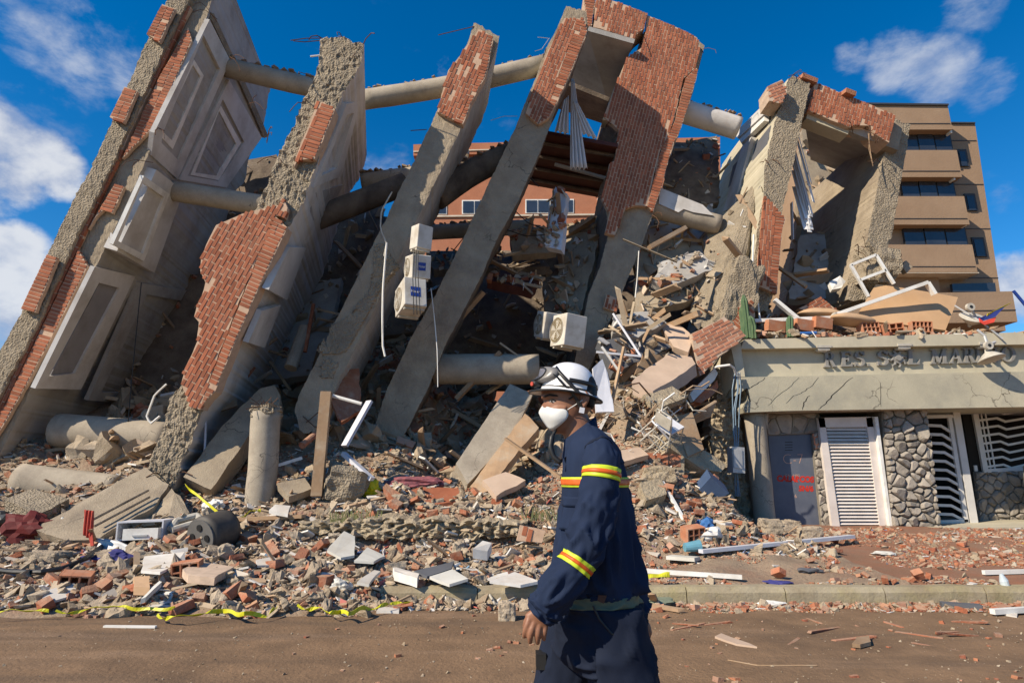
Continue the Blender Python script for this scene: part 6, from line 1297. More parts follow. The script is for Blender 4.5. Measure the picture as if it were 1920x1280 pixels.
# curled gutter sheet and hose
P = resample([W(172, 1014, 8.9), W(215, 1022, 8.75), W(243, 1038, 8.5), W(258, 1062, 8.2), W(274, 1085, 7.95)], 20); mb = MB()
for i, p in enumerate(P):
    w = .11*(1-.3*abs(i-10)/10)
    for j in range(7): a = -1.2+2.4*j/6; mb.v.append(tuple(p+Vector((.35*w*math.cos(a), .6*w*math.sin(a), w*math.sin(a)*.9-.06*math.cos(a)))))
mb.f = [(i*7+j, i*7+j+1, (i+1)*7+j+1, (i+1)*7+j) for i in range(19) for j in range(6)]; mb.m = [0]*len(mb.f); o = mb.build('gutter', M['steel'], None, True); o.modifiers.new('s', 'SOLIDIFY').thickness = .01; tag(o, 'bent grey metal gutter curling down in front of the drawer unit', 'gutter')
MB().tube(resample([G(x, y)+Vector((0, 0, .07)) for x, y in ((-60, 1075), (20, 1084), (75, 1086), (120, 1078), (155, 1060), (188, 1036))], 30), .03, 8).build('hose', M['black']); tag(bpy.data.objects['hose'], 'thick black hose curving over the rubble at far left', 'hose')
MB().tube(resample([G(x, y)+Vector((0, 0, .10)) for x, y in ((318, 1005), (330, 990), (368, 980), (378, 990), (345, 1000), (320, 1008))], 24), .05, 8).build('rolled_pipe', M['lampg']); tag(bpy.data.objects['rolled_pipe'], 'looped grey flexible pipe beside the barrel', 'pipe')
plate('corrugated_sheet', [(310, 1038, 8.7), (350, 1008, 9.1), (375, 1000, 9.2), (362, 1030, 8.8)], .03, M['steel'], 'grey corrugated metal sheet propped under the barrel', 'metal sheet', vec=(0, 0, -.03))
mb = MB(); p = W(766, 1112, 7.9); 
for s in (-1, 1): mb.box(p+Vector((s*.065, 0, 0)), (.02, .16, .2))
for s in (-1, 1): mb.box(p+Vector((0, 0, s*.09)), (.11, .158, .02))
mb.box(p+Vector((0, .07, 0)), (.12, .02, .18)); tag(mb.build('junction_box', M['lampg']), 'open grey plastic junction box in rubble below the flat grey panel', 'box')
# kerb wire
MB().tube(resample([G(x, y)+Vector((0, 0, .05)) for x, y in ((900, 1104), (915, 1120), (928, 1142), (945, 1140), (975, 1125), (1010, 1112))], 24), .014, 6).build('wire', M['lampg']); tag(bpy.data.objects['wire.%03d' % 0] if 'wire.000' in bpy.data.objects else [o for o in bpy.data.objects if o.name.startswith('wire') and o.parent is None][0], 'grey loop of wire hanging over the kerb beside the small stone', 'wire')
# yellow tape
M['tape'] = mat('yellow_tape', (.58, .56, .03), (.42, .40, .02), 12, .4, .1, 20, .004, coord='pos')
def tape(pts, w, label, tw=1.0, grp='yellow barrier tape'):
    P = resample(pts, max(8, len(pts)*7)); mb = MB()
    for i, p in enumerate(P):
        p = p+Vector((0, .06*ns((i*.13, 3, 1), 1.1), .05*ns((i*.16, 1, 7), 1.0)))*tw; a = ns((i*.12, 2, 0), 1.3, 2)*4.2*tw; d = Vector((0, math.sin(a)*.7, math.cos(a))); 
        mb.v += [tuple(p-d*w/2), tuple(p+d*w/2)]
    mb.f = [(2*i, 2*i+2, 2*i+3, 2*i+1) for i in range(len(P)-1)]; mb.m = [0]*len(mb.f); o = mb.build('barrier_tape', M['tape']); o.modifiers.new('s', 'SOLIDIFY').thickness = .004; return tag(o, label, 'tape', grp)
gp = lambda L, h=.07: [G(x, y)+Vector((0, -.05, h+.03*R3.random())) for x, y in L]
tape(gp([(-40, 1166), (30, 1163), (95, 1161)]), .032, 'yellow barrier tape along the road edge, piece at far left')
tape(gp([(110, 1162), (160, 1157), (215, 1154), (270, 1155), (330, 1156)]), .034, 'yellow barrier tape along the road edge below the tan tile')
tape(gp([(300, 1165), (330, 1172), (380, 1166), (420, 1158), (460, 1170), (500, 1166), (520, 1152)]), .042, 'twisted yellow barrier tape bunched on the rubble edge')
tape(gp([(560, 1152), (600, 1156), (620, 1166), (640, 1160), (655, 1168), (690, 1156), (730, 1148), (770, 1142)]), .042, 'yellow barrier tape knotted beside the white sheet')
tape([W(348, 908, 10.1), W(362, 922, 9.9), W(390, 945, 9.6), W(425, 972, 9.2), W(440, 984, 9.0)], .045, 'yellow barrier tape tied to propped beam and sloping to the barrel', .4)
tape(gp([(1190, 1106), (1215, 1104), (1255, 1100)], .12), .06, 'short yellow strip on the kerb right of the worker', .5)
tape(gp([(455, 985), (475, 972), (490, 970)], .1), .05, 'small yellow tape scrap by the wooden plank')
# long white rails and bits on the pavement
def rail(a, b, w, m, label, h=.08, th=.05): 
    A_, B_ = G(*a), G(*b); return lumber('rail', A_+Vector((0, 0, h)), B_+Vector((0, 0, h)), w, th, m, label, 'rail')
rail((1315, 1050), (1600, 1020), .1, M['lav'], 'long pale metal rail lying on pavement before the louvred door', .12)
rail((1212, 1079), (1392, 1092), .05, M['wpaint'], 'thin white rail on the pavement right of the worker', .06)
rail((1845, 1079), (1960, 1076), .05, M['wpaint'], 'short white rail on the pavement at the far edge', .04)
rail((1862, 1154), (1960, 1148), .06, M['wpaint'], 'white strip in the gutter at the far edge', .04)
rail((1765, 1138), (1840, 1143), .12, M['slate'], 'dark slate strip in the gutter', .03)
rail((1255, 1053), (1308, 1055), .2, M['tilep'], 'pale flat slab on pavement next to blue cup', .05)
rail((195, 1177), (292, 1178), .035, M['wpaint'], 'thin white stick on the dirt road at far left', .014, .018)
mb = MB(); p = G(1298, 1050); mb.tube([p+Vector((-.1, 0, .16)), p+Vector((.13, .03, .18))], [.06, .085], 14); tag(mb.build('cup', mat('pale_blue_plastic', (.14, .33, .42), None, 3, .4, 0)), 'pale blue plastic cup lying on the pavement', 'cup')
mb = MB(); p = G(1888, 1125)+Vector((0, 0, .1)); mb.tube([p+Vector((-.02, 0, .18)), p+Vector((0, 0, .1)), p+Vector((.03, 0, -.12))], [.016, .045, .045], 12); tag(mb.build('bottle', mat('clear_pet', (.55, .62, .66), None, 3, .2, 0, spec=.7)), 'clear plastic bottle upright in the gutter debris at the far edge', 'bottle')
plate('plaster_shard', [(x, y, G(x, y).y*.985) for x, y in ((1340, 1192), (1350, 1186), (1400, 1204), (1420, 1212), (1380, 1206))], .015, M['pinkc'], 'pink curved plaster shard lying on the dirt road', 'shard', vec=(0, 0, -.02))
plate('bark_curl', [(x, y, G(x, y).y*.97) for x, y in ((1598, 1206), (1606, 1194), (1632, 1190), (1630, 1202), (1612, 1208))], .02, M['wood'], 'small curled brown bark piece on the dirt road', 'bark', vec=(0, 0, -.03))
plate('orange_sheet', [(x, y, G(x, y).y*.97) for x, y in ((1858, 1136), (1875, 1130), (1900, 1134), (1892, 1142))], .02, M['brick1'], 'bright orange flat piece in the gutter beside the bottle', 'scrap', vec=(0, 0, -.05))
MB().tube([G(x, y)+Vector((0, 0, .01)) for x, y in ((1365, 1240), (1420, 1250), (1480, 1262), (1535, 1280))], .006, 5).build('straw', M['wood']); tag(bpy.data.objects['straw'], 'thin dry stalk lying on the dirt road', 'stalk')
# grass tufts on the bank
for (px, py, n, lab) in ((668, 985, 90, 'tuft of dry green grass on the low bank near the pointed sheet'), (1025, 978, 60, 'tuft of dry grass on the bank close to the worker elbow')):
    t = MB(); p = G(px, py)
    for i in range(n):
        b = p+Vector((R3.uniform(-.35, .35), R3.uniform(-.15, .15), 0)); h = R3.uniform(.12, .3); l = Vector((R3.uniform(-.18, .18), R3.uniform(-.15, .05), 0)); w = Vector((.007, 0, 0))
        t.add([b-w, b+w, b+l*.4+Vector((.005, 0, h*.7)), b+l*.4+Vector((-.005, 0, h*.7)), b+l+Vector((0, 0, h*.9))], [(0, 1, 2, 3), (3, 2, 4)])
    tag(t.build('grass_tuft', mat('dry_grass', (.13, .16, .06), (.22, .2, .1), 9, .8, 0), fix=False), lab, 'grass', kind='thing')
# ================================================================ the worker
YP = 2.3
per = thing('person', (.32, YP, 0), 'worker in navy uniform with reflective bands, white helmet and face mask walking past', 'person')
M['skin'] = mat('skin', (.27, .13, .078), (.22, .10, .06), 9, .5, .08, 60, .002, spec=.35)
M['navy'] = mat('navy_twill', (.013, .024, .058), (.010, .018, .044), 5, .85, .25, 160, .002, spec=.2)
M['navy2'] = mat('navy_trouser', (.009, .014, .031), (.007, .011, .024), 5, .85, .25, 160, .002, spec=.2)
M['lime'] = mat('lime_band', (.54, .66, .03), (.44, .56, .03), 8, .45, .1, 90, .002); M['oran'] = mat('orange_band', (.66, .12, .018), None, 8, .45, .1, 90, .002)
M['helm'] = mat('helmet_shell', (.74, .75, .78), (.68, .69, .72), 14, .28, .04, 60, .001, spec=.5, stain=(.52, .50, .47), samt=.35, sscale=9); M['maskw'] = mat('mask_fabric', (.70, .71, .70), None, 3, .85, .1, 50, .003)
M['gog'] = mat('goggle_frame', (.20, .19, .18), None, 4, .35, 0, spec=.5); M['lens'] = mat('goggle_lens', (.20, .21, .26), None, 2, .08, 0, spec=.8); M['olive'] = mat('belt_web', (.17, .17, .105), None, 30, .8, .3, 80, .002)
M['hair'] = mat('hair', (.012, .009, .008), None, 20, .6, 0); M['glove'] = mat('grey_glove', (.20, .19, .185), None, 9, .8, .2, 60, .003)
def catmull(vals, n):
    k = len(vals); out = []
    for i in range(n):
        t = i*(k-1)/(n-1); a = min(int(t), k-2); u = t-a; p0, p1, p2, p3 = (vals[max(a-1, 0)], vals[a], vals[a+1], vals[min(a+2, k-1)])
        out.append(tuple(.5*((2*q1)+(-q0+q2)*u+(2*q0-5*q1+4*q2-q3)*u*u+(-q0+3*q1-3*q2+q3)*u**3) for q0, q1, q2, q3 in zip(p0, p1, p2, p3)))
    return out
def rows_loft(rows, n, N, Yc=YP, yoff=0., wr=None, sq=2.3):
    """rows: (py, xfront, xback, halfdepth); rings of the body seen in profile"""
    g = []
    for r, (y, xf, xb, hw) in enumerate(catmull(rows, n)):
        a = W(xf, y, Yc); b = W(xb, y, Yc); c = (a+b)/2; hx = (b.x-a.x)/2; ring = []
        for j in range(N):
            th = 2*math.pi*j/N; cx, sx = math.cos(th), math.sin(th); e = 2/sq
            x = hx*abs(cx)**e*(1 if cx > 0 else -1); yy = hw*abs(sx)**e*(1 if sx > 0 else -1); p = Vector((c.x+x, Yc+yoff+yy, c.z))
            if wr:
                nrm = Vector((cx/hx, sx/hw, 0)).normalized(); p += nrm*wr(r/(n-1), th, p)
            ring.append(p)
        g.append(ring)
    return g
def path_loft(rows, n, N, wr=None):
    """rows: (px, py, Y, r)"""
    cr = catmull(rows, n); C_ = [W(q[0], q[1], q[2]) for q in cr]; g = []; up = Vector((0, -1, 0))
    for i, p in enumerate(C_):
        t = (C_[min(i+1, n-1)]-C_[max(i-1, 0)]).normalized(); a = t.cross(up).normalized(); b = a.cross(t).normalized(); ring = []
        for j in range(N):
            th = 2*math.pi*j/N; d = a*math.cos(th)+b*math.sin(th); r = cr[i][3]; q = p+d*r
            if wr: q += d*wr(i/(n-1), th, q)
            ring.append(q)
        g.append(ring)
    return g
def grid_mb(mb, g, mi=0, caps=True, flip=False):
    n = len(g); N = len(g[0]); fs = [(i*N+j, i*N+(j+1) % N, (i+1)*N+(j+1) % N, (i+1)*N+j) for i in range(n-1) for j in range(N)]
    if caps: fs += [tuple(range(N)), tuple(range((n-1)*N, n*N))]
    mb.add([p for r in g for p in r], fs, mi)
def band(g, i0, i1, off, name, m, parent, c0=None):
    rows = g[i0:i1+1]; out = []
    for r in rows:
        c = sum(r, Vector())/len(r); out.append([p+(p-c).normalized()*off for p in r])
    mb = MB(); grid_mb(mb, out, 0, False); o = mb.build(name, m, parent, True); s = o.modifiers.new('s', 'SOLIDIFY'); s.thickness = .0022; s.offset = -1; return o
# ---- clothing folds
def rg(x, k=3.): return max(0., 1-abs(((x+1) % 2)-1)*1.0)**k      # sharp crest every 2 units
def wr_t(t, th, p):
    n1 = fr((math.cos(th)*1.3, math.sin(th)*1.3, t*1.5), 1., 4, 3); n2 = fr((math.cos(th)*2.4+5, math.sin(th)*2.4, t*2.6), 1., 9, 2)
    f = .014*n1
    f += .024*rg(th*2.1+t*3.2+2.2*n2, 2.2)*sstep(.1, .35, t)*clampf(.5+1.3*n1)
    f += .018*rg(th*3.4-t*4.5+2.0*n1, 2.5)*sstep(.35, .6, t)*clampf(.45-1.3*n2)
    f += .012*sstep(.75, .88, t)*(rg(th*4.2+2*n2, 1.5)-.4)
    dm = 1-.7*math.exp(-((t-.475)/.05)**2)-.75*sstep(.9, 1, t)
    return f*dm-.010
def wr_s(t, th, p):
    e = math.exp(-((t-.55)/.15)**2)+.55*math.exp(-((t-.9)/.10)**2); n1 = fr((math.cos(th)*1.1, math.sin(th)*1.1, t*3), 1., 3, 3)
    f = .009*n1+(.018*e+.004)*rg(t*17+th*.55+1.8*n1, 2.2)+.010*rg(th*1.1+t*6+1.5*n1, 2.5)*sstep(.05, .25, t)
    dm = clampf(1-.85*math.exp(-((t-.24)/.05)**2)-.85*math.exp(-((t-.635)/.055)**2)-.8*math.exp(-((t-1)/.04)**2))
    return f*dm-.006
def wr_l(t, th, p):
    n1 = fr((math.cos(th)*1.2, math.sin(th)*1.2, t*2.4), 1., 5, 3); return .012*n1+.018*rg(th*1.4+t*5+2*n1, 2.4)*clampf(.5+n1)+.007*rg(t*9-th*.8+2*n1, 2.5)
TR = [(800, 1082, 1122, .070), (810, 1072, 1136, .110), (823, 1063, 1148, .150), (842, 1057, 1157, .170), (870, 1053, 1168, .182), (905, 1050, 1176, .186), (950, 1046, 1182, .182), (1000, 1040, 1186, .178), (1050, 1035, 1190, .176), (1085, 1032, 1194, .178), (1104, 1036, 1193, .174), (1112, 1039, 1192, .172)]
gt = rows_loft(TR, 120, 96, wr=wr_t)
SL = [(1122, 834, 2.16, .042), (1127, 852, 2.13, .059), (1128, 884, 2.11, .066), (1122, 930, 2.10, .066), (1111, 980, 2.09, .064), (1097, 1026, 2.08, .062), (1075, 1066, 2.07, .058), (1048, 1104, 2.06, .060), (1026, 1134, 2.07, .052), (1012, 1152, 2.075, .050)]
gs = path_loft(SL, 120, 56, wr_s)
SR = [(1122, 830, 2.46, .06), (1128, 860, 2.50, .085), (1140, 930, 2.53, .085), (1152, 1000, 2.54, .08), (1172, 1070, 2.52, .07), (1190, 1130, 2.50, .055), (1196, 1150, 2.5, .052)]
gr = path_loft(SR, 60, 32, wr_s)
mb = MB(); grid_mb(mb, gt); grid_mb(mb, gs); grid_mb(mb, gr)
# stand-up collar
col = []
for k, (dx, dz, o) in enumerate(((1.16, -.035, 0), (1.08, -.005, 0), (1.0, .028, 0), (.9, .030, 0), (.88, -.01, 0))):
    ring = []
    for j in range(48):
        th = 2*math.pi*j/48; c = W(1088, 821, YP); x = .060*dx*math.cos(th); ring.append(c+Vector((x, .068*dx*math.sin(th), .008+dz+.72*x)))
    col.append(ring)
grid_mb(mb, col, 0, False)
jk = mb.build('jacket', M['navy'], per, True)
def yrow(g, py):     # ring whose centre projects nearest to image row py
    best = 0; bd = 1e9
    for i, r in enumerate(g):
        c = sum(r, Vector())/len(r); d = c-CAMV; yy = 640-F*((d.z*math.cos(TH)-d.y*math.sin(TH))/(d.y*math.cos(TH)+d.z*math.sin(TH)))
        if abs(yy-py) < bd: bd = abs(yy-py); best = i
    return best
for g, y0, y1 in ((gt, 893, 912), (gs, 879, 897), (gs, 1046, 1065)):
    i0, i1 = yrow(g, y0), yrow(g, y1); h = max(1, (i1-i0)//3); b_ = band(g, i0, i1, .0035, 'reflective_band', M['lime'], jk); band(g, i0+h, i1-h, .0055, 'orange_stripe', M['oran'], b_)
band(gs, 112, 119, .004, 'cuff', M['navy'], jk); band(gs, 28, 29, .003, 'shoulder_seam', M['navy2'], jk) if False else None
MB().tube(resample([p+Vector((0, -.004, 0)) for p in (gt[30][72], gt[45][74], gt[60][75])], 8), .003, 5).build('seam', M['navy2'], jk)
def patch(g, i0, i1, j0, j1, off, name, m, parent):
    out = []
    for r in g[i0:i1+1]:
        c = sum(r, Vector())/len(r); out.append([r[j % len(r)]+(r[j % len(r)]-c).normalized()*off for j in range(j0, j1+1)])
    n_ = len(out[0]); mb = MB(); mb.add([p for r in out for p in r], [(i*n_+j, i*n_+j+1, (i+1)*n_+j+1, (i+1)*n_+j) for i in range(len(out)-1) for j in range(n_-1)]); o = mb.build(name, m, parent, True); s_ = o.modifiers.new('s', 'SOLIDIFY'); s_.thickness = .004; s_.offset = -1; return o
pk = patch(gt, yrow(gt, 932), yrow(gt, 985), 53, 64, .004, 'chest_pocket', M['navy'], jk); patch(gt, yrow(gt, 930), yrow(gt, 944), 53, 64, .009, 'pocket_flap', M['navy'], pk)
patch(gs, 2, 6, 0, 55, .003, 'shoulder_seam', M['navy2'], jk)
patch(gt, yrow(gt, 826), yrow(gt, 870), 76, 92, .003, 'yoke', M['navy'], jk)
mb = MB(); q = [W(1052, 935, 2.12), W(1082, 932, 2.09), W(1084, 985, 2.09), W(1048, 990, 2.12)]; mb.prism(q, (0, .02, 0)); mb.build('chest_pocket', M['navy'], jk) if False else None
# ---- trousers
PR = [(1098, 1045, 1188, .160), (1120, 1043, 1193, .168), (1150, 1042, 1198, .176), (1185, 1040, 1200, .180), (1220, 1040, 1200, .178), (1245, 1062, 1196, .158)]
gp_ = rows_loft(PR, 50, 80, wr=wr_l)
def leg(P, wr):
    C_ = catmull(P, 60); g = []
    for i, (x, y, z, r) in enumerate(C_):
        ring = []
        for j in range(48):
            th = 2*math.pi*j/48; d = Vector((math.cos(th), math.sin(th)*.95, 0)); q = Vector((x, y, z))+d*r; ring.append(q+d*wr(i/59, th, q))
        g.append(ring)
    return g
g1 = leg([(.335, 2.205, .96, .10), (.345, 2.205, .84, .112), (.368, 2.20, .70, .106), (.40, 2.20, .50, .088), (.49, 2.20, .28, .078), (.575, 2.20, .10, .075)], wr_l)
g2 = leg([(.275, 2.395, .96, .10), (.235, 2.40, .84, .108), (.190, 2.40, .70, .100), (.135, 2.40, .50, .086), (.12, 2.40, .28, .078), (.125, 2.40, .07, .075)], wr_l)
mb = MB(); grid_mb(mb, gp_); grid_mb(mb, g1); grid_mb(mb, g2); tr = mb.build('trousers', M['navy2'], per, True)
MB().tube([W(1112, 1135, 2.112), W(1124, 1160, 2.108), W(1147, 1187, 2.106), W(1152, 1190, 2.11)], .0035, 5).build('pocket_seam', M['black'], tr)
bl = band(gp_, 4, 11, .004, 'belt', M['olive'], tr); mb = MB(); mb.prism([W(1122, 1115, 2.098), W(1138, 1116, 2.10), W(1132, 1131, 2.10), W(1121, 1126, 2.098)], (0, .01, 0)); mb.build('leather_patch', mat('brown_leather', (.07, .03, .02), None, 8, .6, .1), bl)
mb = MB(); mb.box(W(1014, 1236, 2.36), (.035, .06, .05)); mb.build('knee_pouch', M['black'], tr)
for (x, z, y) in ((.60, .07, 2.2), (.10, .045, 2.4)):
    mb = MB(); grid_mb(mb, [[Vector((x-.05+.13*math.cos(a)*s-.04*(1-k), y+.048*math.sin(a)*s, z-.06+h)) for a in [2*math.pi*j/24 for j in range(24)]] for h, s, k in ((.0, 1, 0), (.03, 1, 0), (.06, .85, .3), (.10, .6, 1))]); mb.build('boot', M['black'], per, True)
# ---- one continuous body (head, neck, trunk, arms, hand)
mb = MB()
HR = [(690, 1042, 1092, .03), (697, 1030, 1104, .052), (712, 1020, 1113, .070), (732, 1015, 1116, .076), (743, 1016, 1115, .0765), (752, 1019, 1113, .0755), (762, 1016, 1110, .073), (775, 1018, 1102, .068), (790, 1024, 1090, .061), (804, 1032, 1076, .049), (813, 1042, 1064, .025)]
grid_mb(mb, rows_loft(HR, 40, 40, sq=2.2)); 
grid_mb(mb, path_loft([(1070, 775, YP, .058), (1078, 795, YP, .058), (1090, 820, YP, .062), (1100, 850, YP, .08)], 14, 24))
grid_mb(mb, path_loft([(1026, 752, YP, .008), (1021, 761, YP, .011), (1019, 770, YP, .013), (1022, 776, YP, .010)], 10, 12))            # nose
grid_mb(mb, path_loft([(1016, 743, 2.262, .012), (1030, 742, 2.248, .011), (1045, 744, 2.236, .008)], 8, 10))                          # brow ridge
grid_mb(mb, path_loft([(1034, 770, 2.250, .012), (1046, 768, 2.241, .016), (1062, 765, 2.235, .012)], 10, 12))                         # cheekbone
grid_mb(mb, path_loft([(1095, 733, 2.222, .007), (1101, 742, 2.214, .009), (1099, 754, 2.217, .008), (1092, 764, 2.222, .007)], 12, 10)) # ear rim
grid_mb(mb, path_loft([(1090, 738, 2.224, .007), (1092, 750, 2.222, .010), (1090, 762, 2.224, .007)], 10, 10))
grid_mb(mb, rows_loft([(830, 1082, 1132, .10), (900, 1074, 1146, .12), (1000, 1068, 1152, .11), (1100, 1066, 1156, .11), (1180, 1066, 1166, .12), (1225, 1074, 1166, .11)], 40, 40))
grid_mb(mb, path_loft([(q[0], q[1], q[2], q[3]*.62) for q in SL[:-1]]+[(1014, 1148, 2.075, .030)], 40, 18)); grid_mb(mb, path_loft([(q[0], q[1], q[2], q[3]*.6) for q in SR], 30, 18))
for P in ([(.335, 2.205, .98, .07), (.37, 2.2, .7, .075), (.40, 2.2, .5, .055), (.575, 2.2, .10, .04)], [(.275, 2.395, .98, .07), (.19, 2.4, .7, .075), (.135, 2.4, .5, .055), (.125, 2.4, .07, .04)]):
    cr = catmull(P, 24); grid_mb(mb, [[Vector((x+r*math.cos(a), y+r*math.sin(a), z)) for a in [2*math.pi*j/16 for j in range(16)]] for x, y, z, r in cr])
# hand: flat palm plus four fingers and a thumb
def fing(P): grid_mb(mb, path_loft(P, 18, 12))
pal = [((1012, 1146), .024, .019), ((1009, 1153), .030, .017), ((1006, 1160), .036, .016), ((1006, 1168), .037, .014), ((1007, 1172), .034, .011)]
rings = []
for (c, a, b) in pal:
    cc = W(*c, 2.075); rings.append([cc+Vector((a*math.cos(t), b*math.sin(t), -.40*a*math.cos(t))) for t in [2*math.pi*j/24 for j in range(24)]])
grid_mb(mb, rings)
fing([(993, 1158, 2.072, .0105), (989, 1170, 2.066, .0100), (985, 1182, 2.070, .0093), (983, 1193, 2.082, .0072), (983, 1195, 2.084, .004)])
fing([(1002, 1165, 2.070, .0108), (997, 1180, 2.062, .0103), (994, 1193, 2.066, .0095), (994, 1204, 2.078, .0074), (994, 1206, 2.080, .004)])
fing([(1012, 1168, 2.072, .0105), (1009, 1183, 2.064, .0100), (1008, 1195, 2.068, .0092), (1008, 1205, 2.078, .0072), (1008, 1207, 2.080, .004)])
fing([(1022, 1172, 2.075, .0095), (1021, 1183, 2.070, .0088), (1020, 1192, 2.074, .0080), (1020, 1199, 2.082, .006), (1020, 1201, 2.083, .004)])
fing([(998, 1152, 2.085, .012), (988, 1164, 2.105, .0115), (986, 1176, 2.12, .0105), (988, 1186, 2.13, .0075), (988, 1188, 2.131, .004)])
rings = [[W(*c, 2.5)+Vector((a*math.cos(t), b*math.sin(t), -.3*a*math.cos(t))) for t in [2*math.pi*j/20 for j in range(20)]] for c, a, b in (((1196, 1150), .028, .022), ((1202, 1166), .036, .022), ((1206, 1180), .034, .022), ((1207, 1196), .022, .02))]
grid_mb(mb, rings)
tmp = mb.build('body_parts', M['skin']); rm = tmp.modifiers.new('r', 'REMESH'); rm.mode = 'VOXEL'; rm.voxel_size = .0034
sm = tmp.modifiers.new('s', 'SMOOTH'); sm.iterations = 4; sm.factor = .5
dg = bpy.context.evaluated_depsgraph_get(); me = bpy.data.meshes.new_from_object(tmp.evaluated_get(dg)); bpy.data.objects.remove(tmp)
me.name = 'body'; me.materials.clear(); me.materials.append(M['skin']); me.polygons.foreach_set('use_smooth', [True]*len(me.polygons)); body = obj('body', me, per)
# eye, brow, hair
M['eyew'] = mat('eye_white', (.55, .5, .46), None, 5, .3, 0); 
mb = MB(); grid_mb(mb, path_loft([(1030, 752.5, 2.250, .003), (1034, 752, 2.244, .0052), (1038, 752.5, 2.241, .0055), (1043, 754, 2.239, .003)], 10, 10)); ey = mb.build('eye', M['eyew'], per, True)
mb = MB(); grid_mb(mb, path_loft([(1033, 752, 2.239, .001), (1034.5, 752, 2.2375, .0042), (1036, 752, 2.238, .001)], 6, 10)); mb.build('iris', M['hair'], ey, True)
for nm, P, r in (('eyebrow', [(1019, 744, 2.247), (1030, 740, 2.236), (1046, 742, 2.226)], .0042), ('eyelid', [(1028, 751, 2.246), (1035, 749, 2.236), (1044, 752.5, 2.234)], .0022)): MB().tube(resample([W(*q) for q in P], 8), [r*.5, r, r, r, r, r, r*.8, r*.4], 8).build(nm, M['hair'], per, True)
hr = rows_loft([(700, 1050, 1106, .060), (716, 1054, 1116, .074), (735, 1068, 1119, .079), (752, 1088, 1117, .077), (766, 1096, 1112, .070)], 14, 32); mb = MB(); grid_mb(mb, hr); mb.build('hair', M['hair'], per, True)
# ---- mask
mk = MB(); near = [(1018, 758, 2.292), (1028, 763, 2.247), (1046, 768, 2.224), (1061, 765, 2.222), (1069, 779, 2.224), (1054, 793, 2.228), (1043, 803, 2.25), (1032, 812, 2.292)]
farp = [(q[0], q[1], 2*YP-q[2]) for q in near]; tip = W(1010, 774, 2.30); mid = [(1030, 782, 2.226), (1044, 783, 2.216)]
for sgn, pts in ((1, near), (-1, farp)):
    P = [W(*q) for q in pts]; m1 = [W(q[0], q[1], q[2] if sgn > 0 else 2*YP-q[2]) for q in mid]; vs = P+[tip]+m1
    mk.add(vs, [(0, 1, 9, 8), (1, 2, 10, 9), (2, 3, 10), (3, 4, 10), (4, 5, 10), (5, 6, 9, 10), (6, 7, 8, 9)])
mk = mk.build('mask', M['maskw'], per, True, False); bw_ = mk.modifiers.new('w', 'WELD'); bw_.merge_threshold = .0005; sb_ = mk.modifiers.new('c', 'SUBSURF'); sb_.levels = 2; sb_.render_levels = 2; s = mk.modifiers.new('s', 'SOLIDIFY'); s.thickness = .003
MB().tube([W(1064, 768, 2.222), W(1080, 758, 2.219), W(1092, 750, 2.212)], .0016, 4).build('mask_strap', M['maskw'], mk)
# ---- helmet
he = []; Ch = W(1066, 731, YP); tilt = Matrix.Rotation(rad(9), 3, 'Y')
for k in range(22):
    a = rad(90)*k/21; r = math.sin(a)**.86 if k else .001; z = math.cos(a)
    ring = []
    for j in range(64):
        th = 2*math.pi*j/64; p = Vector((.104*r*math.cos(th), .096*r*math.sin(th), .104*z)); ring.append(Ch+tilt@p)
    he.append(ring)
for k, (o, dz) in enumerate(((.004, -.008), (.012, -.014), (.020, -.020))):
    ring = []
    for j in range(64):
        th = 2*math.pi*j/64; fro = max(0, -math.cos(th))**2.5; bk = max(0, math.cos(th))**2; oo = o*(1+1.1*fro+.3*bk); p = Vector(((.104+oo)*math.cos(th), (.096+oo*.7)*math.sin(th), dz-fro*.012-.004*bk*k)); ring.append(Ch+tilt@p)
    he.append(ring)
mb = MB(); grid_mb(mb, he, 0, False); hel = mb.build('helmet', M['helm'], per, True); s = hel.modifiers.new('s', 'SOLIDIFY'); s.thickness = .003; s.offset = -1
MB().tube(he[-1]+[he[-1][0]], .0042, 6, 0, False).build('rim_trim', M['black'], hel, True)
MB().tube([p+(Ch-p)*.02+Vector((0, 0, -.006)) for p in he[21]]+[he[21][0]+Vector((0, 0, -.006))], .006, 6, 0, False).build('inner_band', M['black'], hel, True)
def wrap(fn, w, name, m, parent, off=.003):     # strap lying on the dome: list of (theta deg, k)
    rows = []
    for th, k in fn:
        j = th/360*64; j0 = int(math.floor(j)) % 64; u = j-math.floor(j); k0 = min(int(k), 23); v = k-k0
        def at(kk): a = he[kk][j0].lerp(he[kk][(j0+1) % 64], u); return a
        p = at(k0).lerp(at(min(k0+1, 24)), v); d = (at(min(k0+1, 24))-at(max(k0-1, 0))).normalized(); nrm = (p-Ch).normalized(); rows.append((p+nrm*off, d, nrm))
    mb = MB(); n = len(rows); vs = []
    for p, d, nr in rows: vs += [p-d*w/2, p+d*w/2, p+d*w/2+nr*.003, p-d*w/2+nr*.003]
    mb.add(vs, [(4*i+a, 4*i+(a+1) % 4, 4*(i+1)+(a+1) % 4, 4*(i+1)+a) for i in range(n-1) for a in range(4)]); return mb.build(name, m, parent, True)
wrap([(t, 18.2-2.5*math.cos(rad(t))*0) for t in range(265, 366, 5)], .015, 'lamp_strap', M['black'], hel, .003)
wrap([(t % 360, 18.2) for t in range(5, 100, 5)], .015, 'lamp_strap', M['black'], hel, .003)
st_ = wrap([(t, 13.2+(t-232)*.19) for t in range(225, 286, 4)], .017, 'goggle_strap', M['black'], hel, .004)
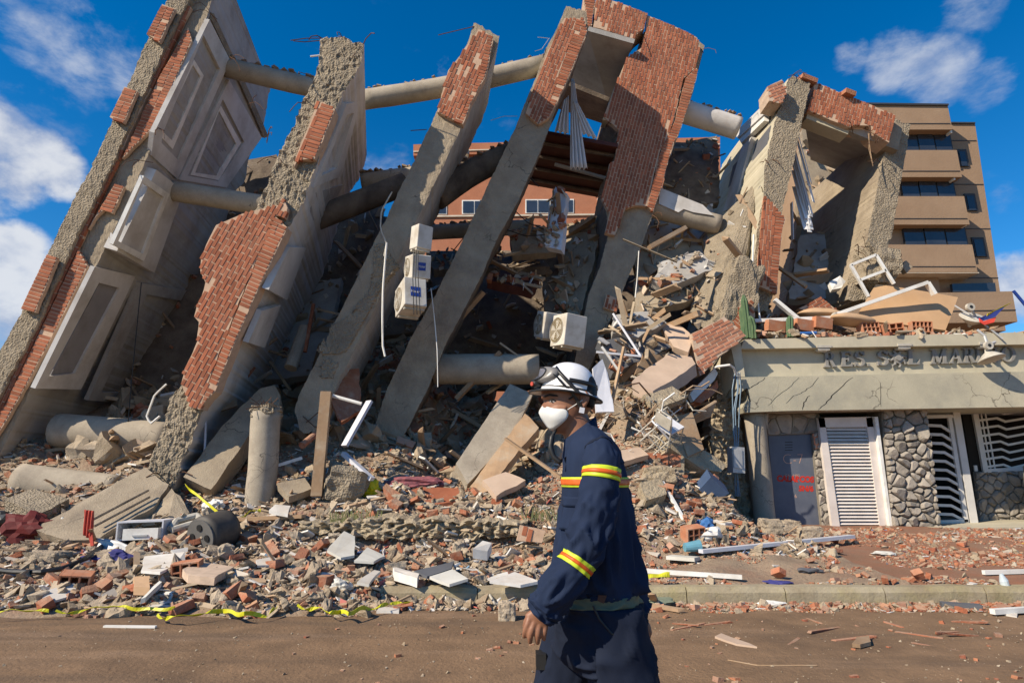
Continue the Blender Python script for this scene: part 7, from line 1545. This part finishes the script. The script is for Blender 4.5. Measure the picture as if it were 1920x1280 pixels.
# goggles pushed up on the front
gg = MB(); gq = []
for k, (s, dep) in enumerate(((1.0, .0), (.96, .022), (.80, .034))):
    ring = []
    for j in range(28):
        th = 2*math.pi*j/28; c, s_ = math.cos(th), math.sin(th); yy = .082*s*abs(c)**.7*(1 if c > 0 else -1); zz = .034*s*abs(s_)**.7*(1 if s_ > 0 else -1)
        bend = .055*(yy/.082)**2*.9; base = Vector((-.098+bend-dep, yy, .038+zz)); base.x += .45*zz*1.0; ring.append(Ch+tilt@base)
    gq.append(ring)
grid_mb(gg, gq, 0, False); gob = gg.build('goggles', M['gog'], hel, True); s = gob.modifiers.new('s', 'SOLIDIFY'); s.thickness = .004
mb = MB(); c_ = sum(gq[2], Vector())/28; mb.add([c_+Vector((-.006, 0, 0))]+gq[2], [(0, 1+j, 1+(j+1) % 28) for j in range(28)]); mb.build('lens', M['lens'], gob, True)
MB().tube(gq[2]+[gq[2][0]], .003, 5, 0, False).build('lens_rim', M['black'], gob)
mb = MB(); p = Ch+tilt@Vector((-.125, -.03, -.002)); mb.tube([p+Vector((-.012, -.008, 0)), p+Vector((.02, .02, 0))], .014, 12); hl = mb.build('headlamp', M['black'], hel, True); MB().tube([p+Vector((-.013, -.009, 0)), p+Vector((-.017, -.012, 0))], .008, 10).build('lamp_lens', M['redc'], hl)
# chin strap and buckle, hanging respirator loop
P = resample([W(1040, 702, 2.206), W(1056, 720, 2.200), W(1072, 736, 2.206), W(1083, 752, 2.212), (W(1089, 766, 2.22))], 14); mb = MB()
for p in P: mb.v += [tuple(p+Vector((-.008, -.003, .004))), tuple(p+Vector((.010, -.003, -.004))), tuple(p+Vector((.010, .003, -.004))), tuple(p+Vector((-.008, .003, .004)))]
mb.f = [(4*i+a, 4*i+(a+1) % 4, 4*(i+1)+(a+1) % 4, 4*(i+1)+a) for i in range(13) for a in range(4)]; mb.m = [0]*len(mb.f); cs = mb.build('chin_strap', M['black'], hel)
mb = MB(); mb.box(W(1091, 769, 2.214), (.018, .008, .020), (0, .2, 0)); mb.build('buckle', M['lav'], cs)
MB().tube(resample([W(1066, 700+48, 2.216), W(1078, 742, 2.212), W(1086, 757, 2.214)], 6), .0035, 6).build('side_strap', M['black'], cs)
MB().tube(resample([W(1042, 806, 2.26), W(1035, 818, 2.25), W(1032, 838, 2.245), W(1038, 856, 2.24), W(1052, 868, 2.235)], 14), [.006]*3+[.010]*6+[.009]*5, 10).build('headset', M['black'], per, True)
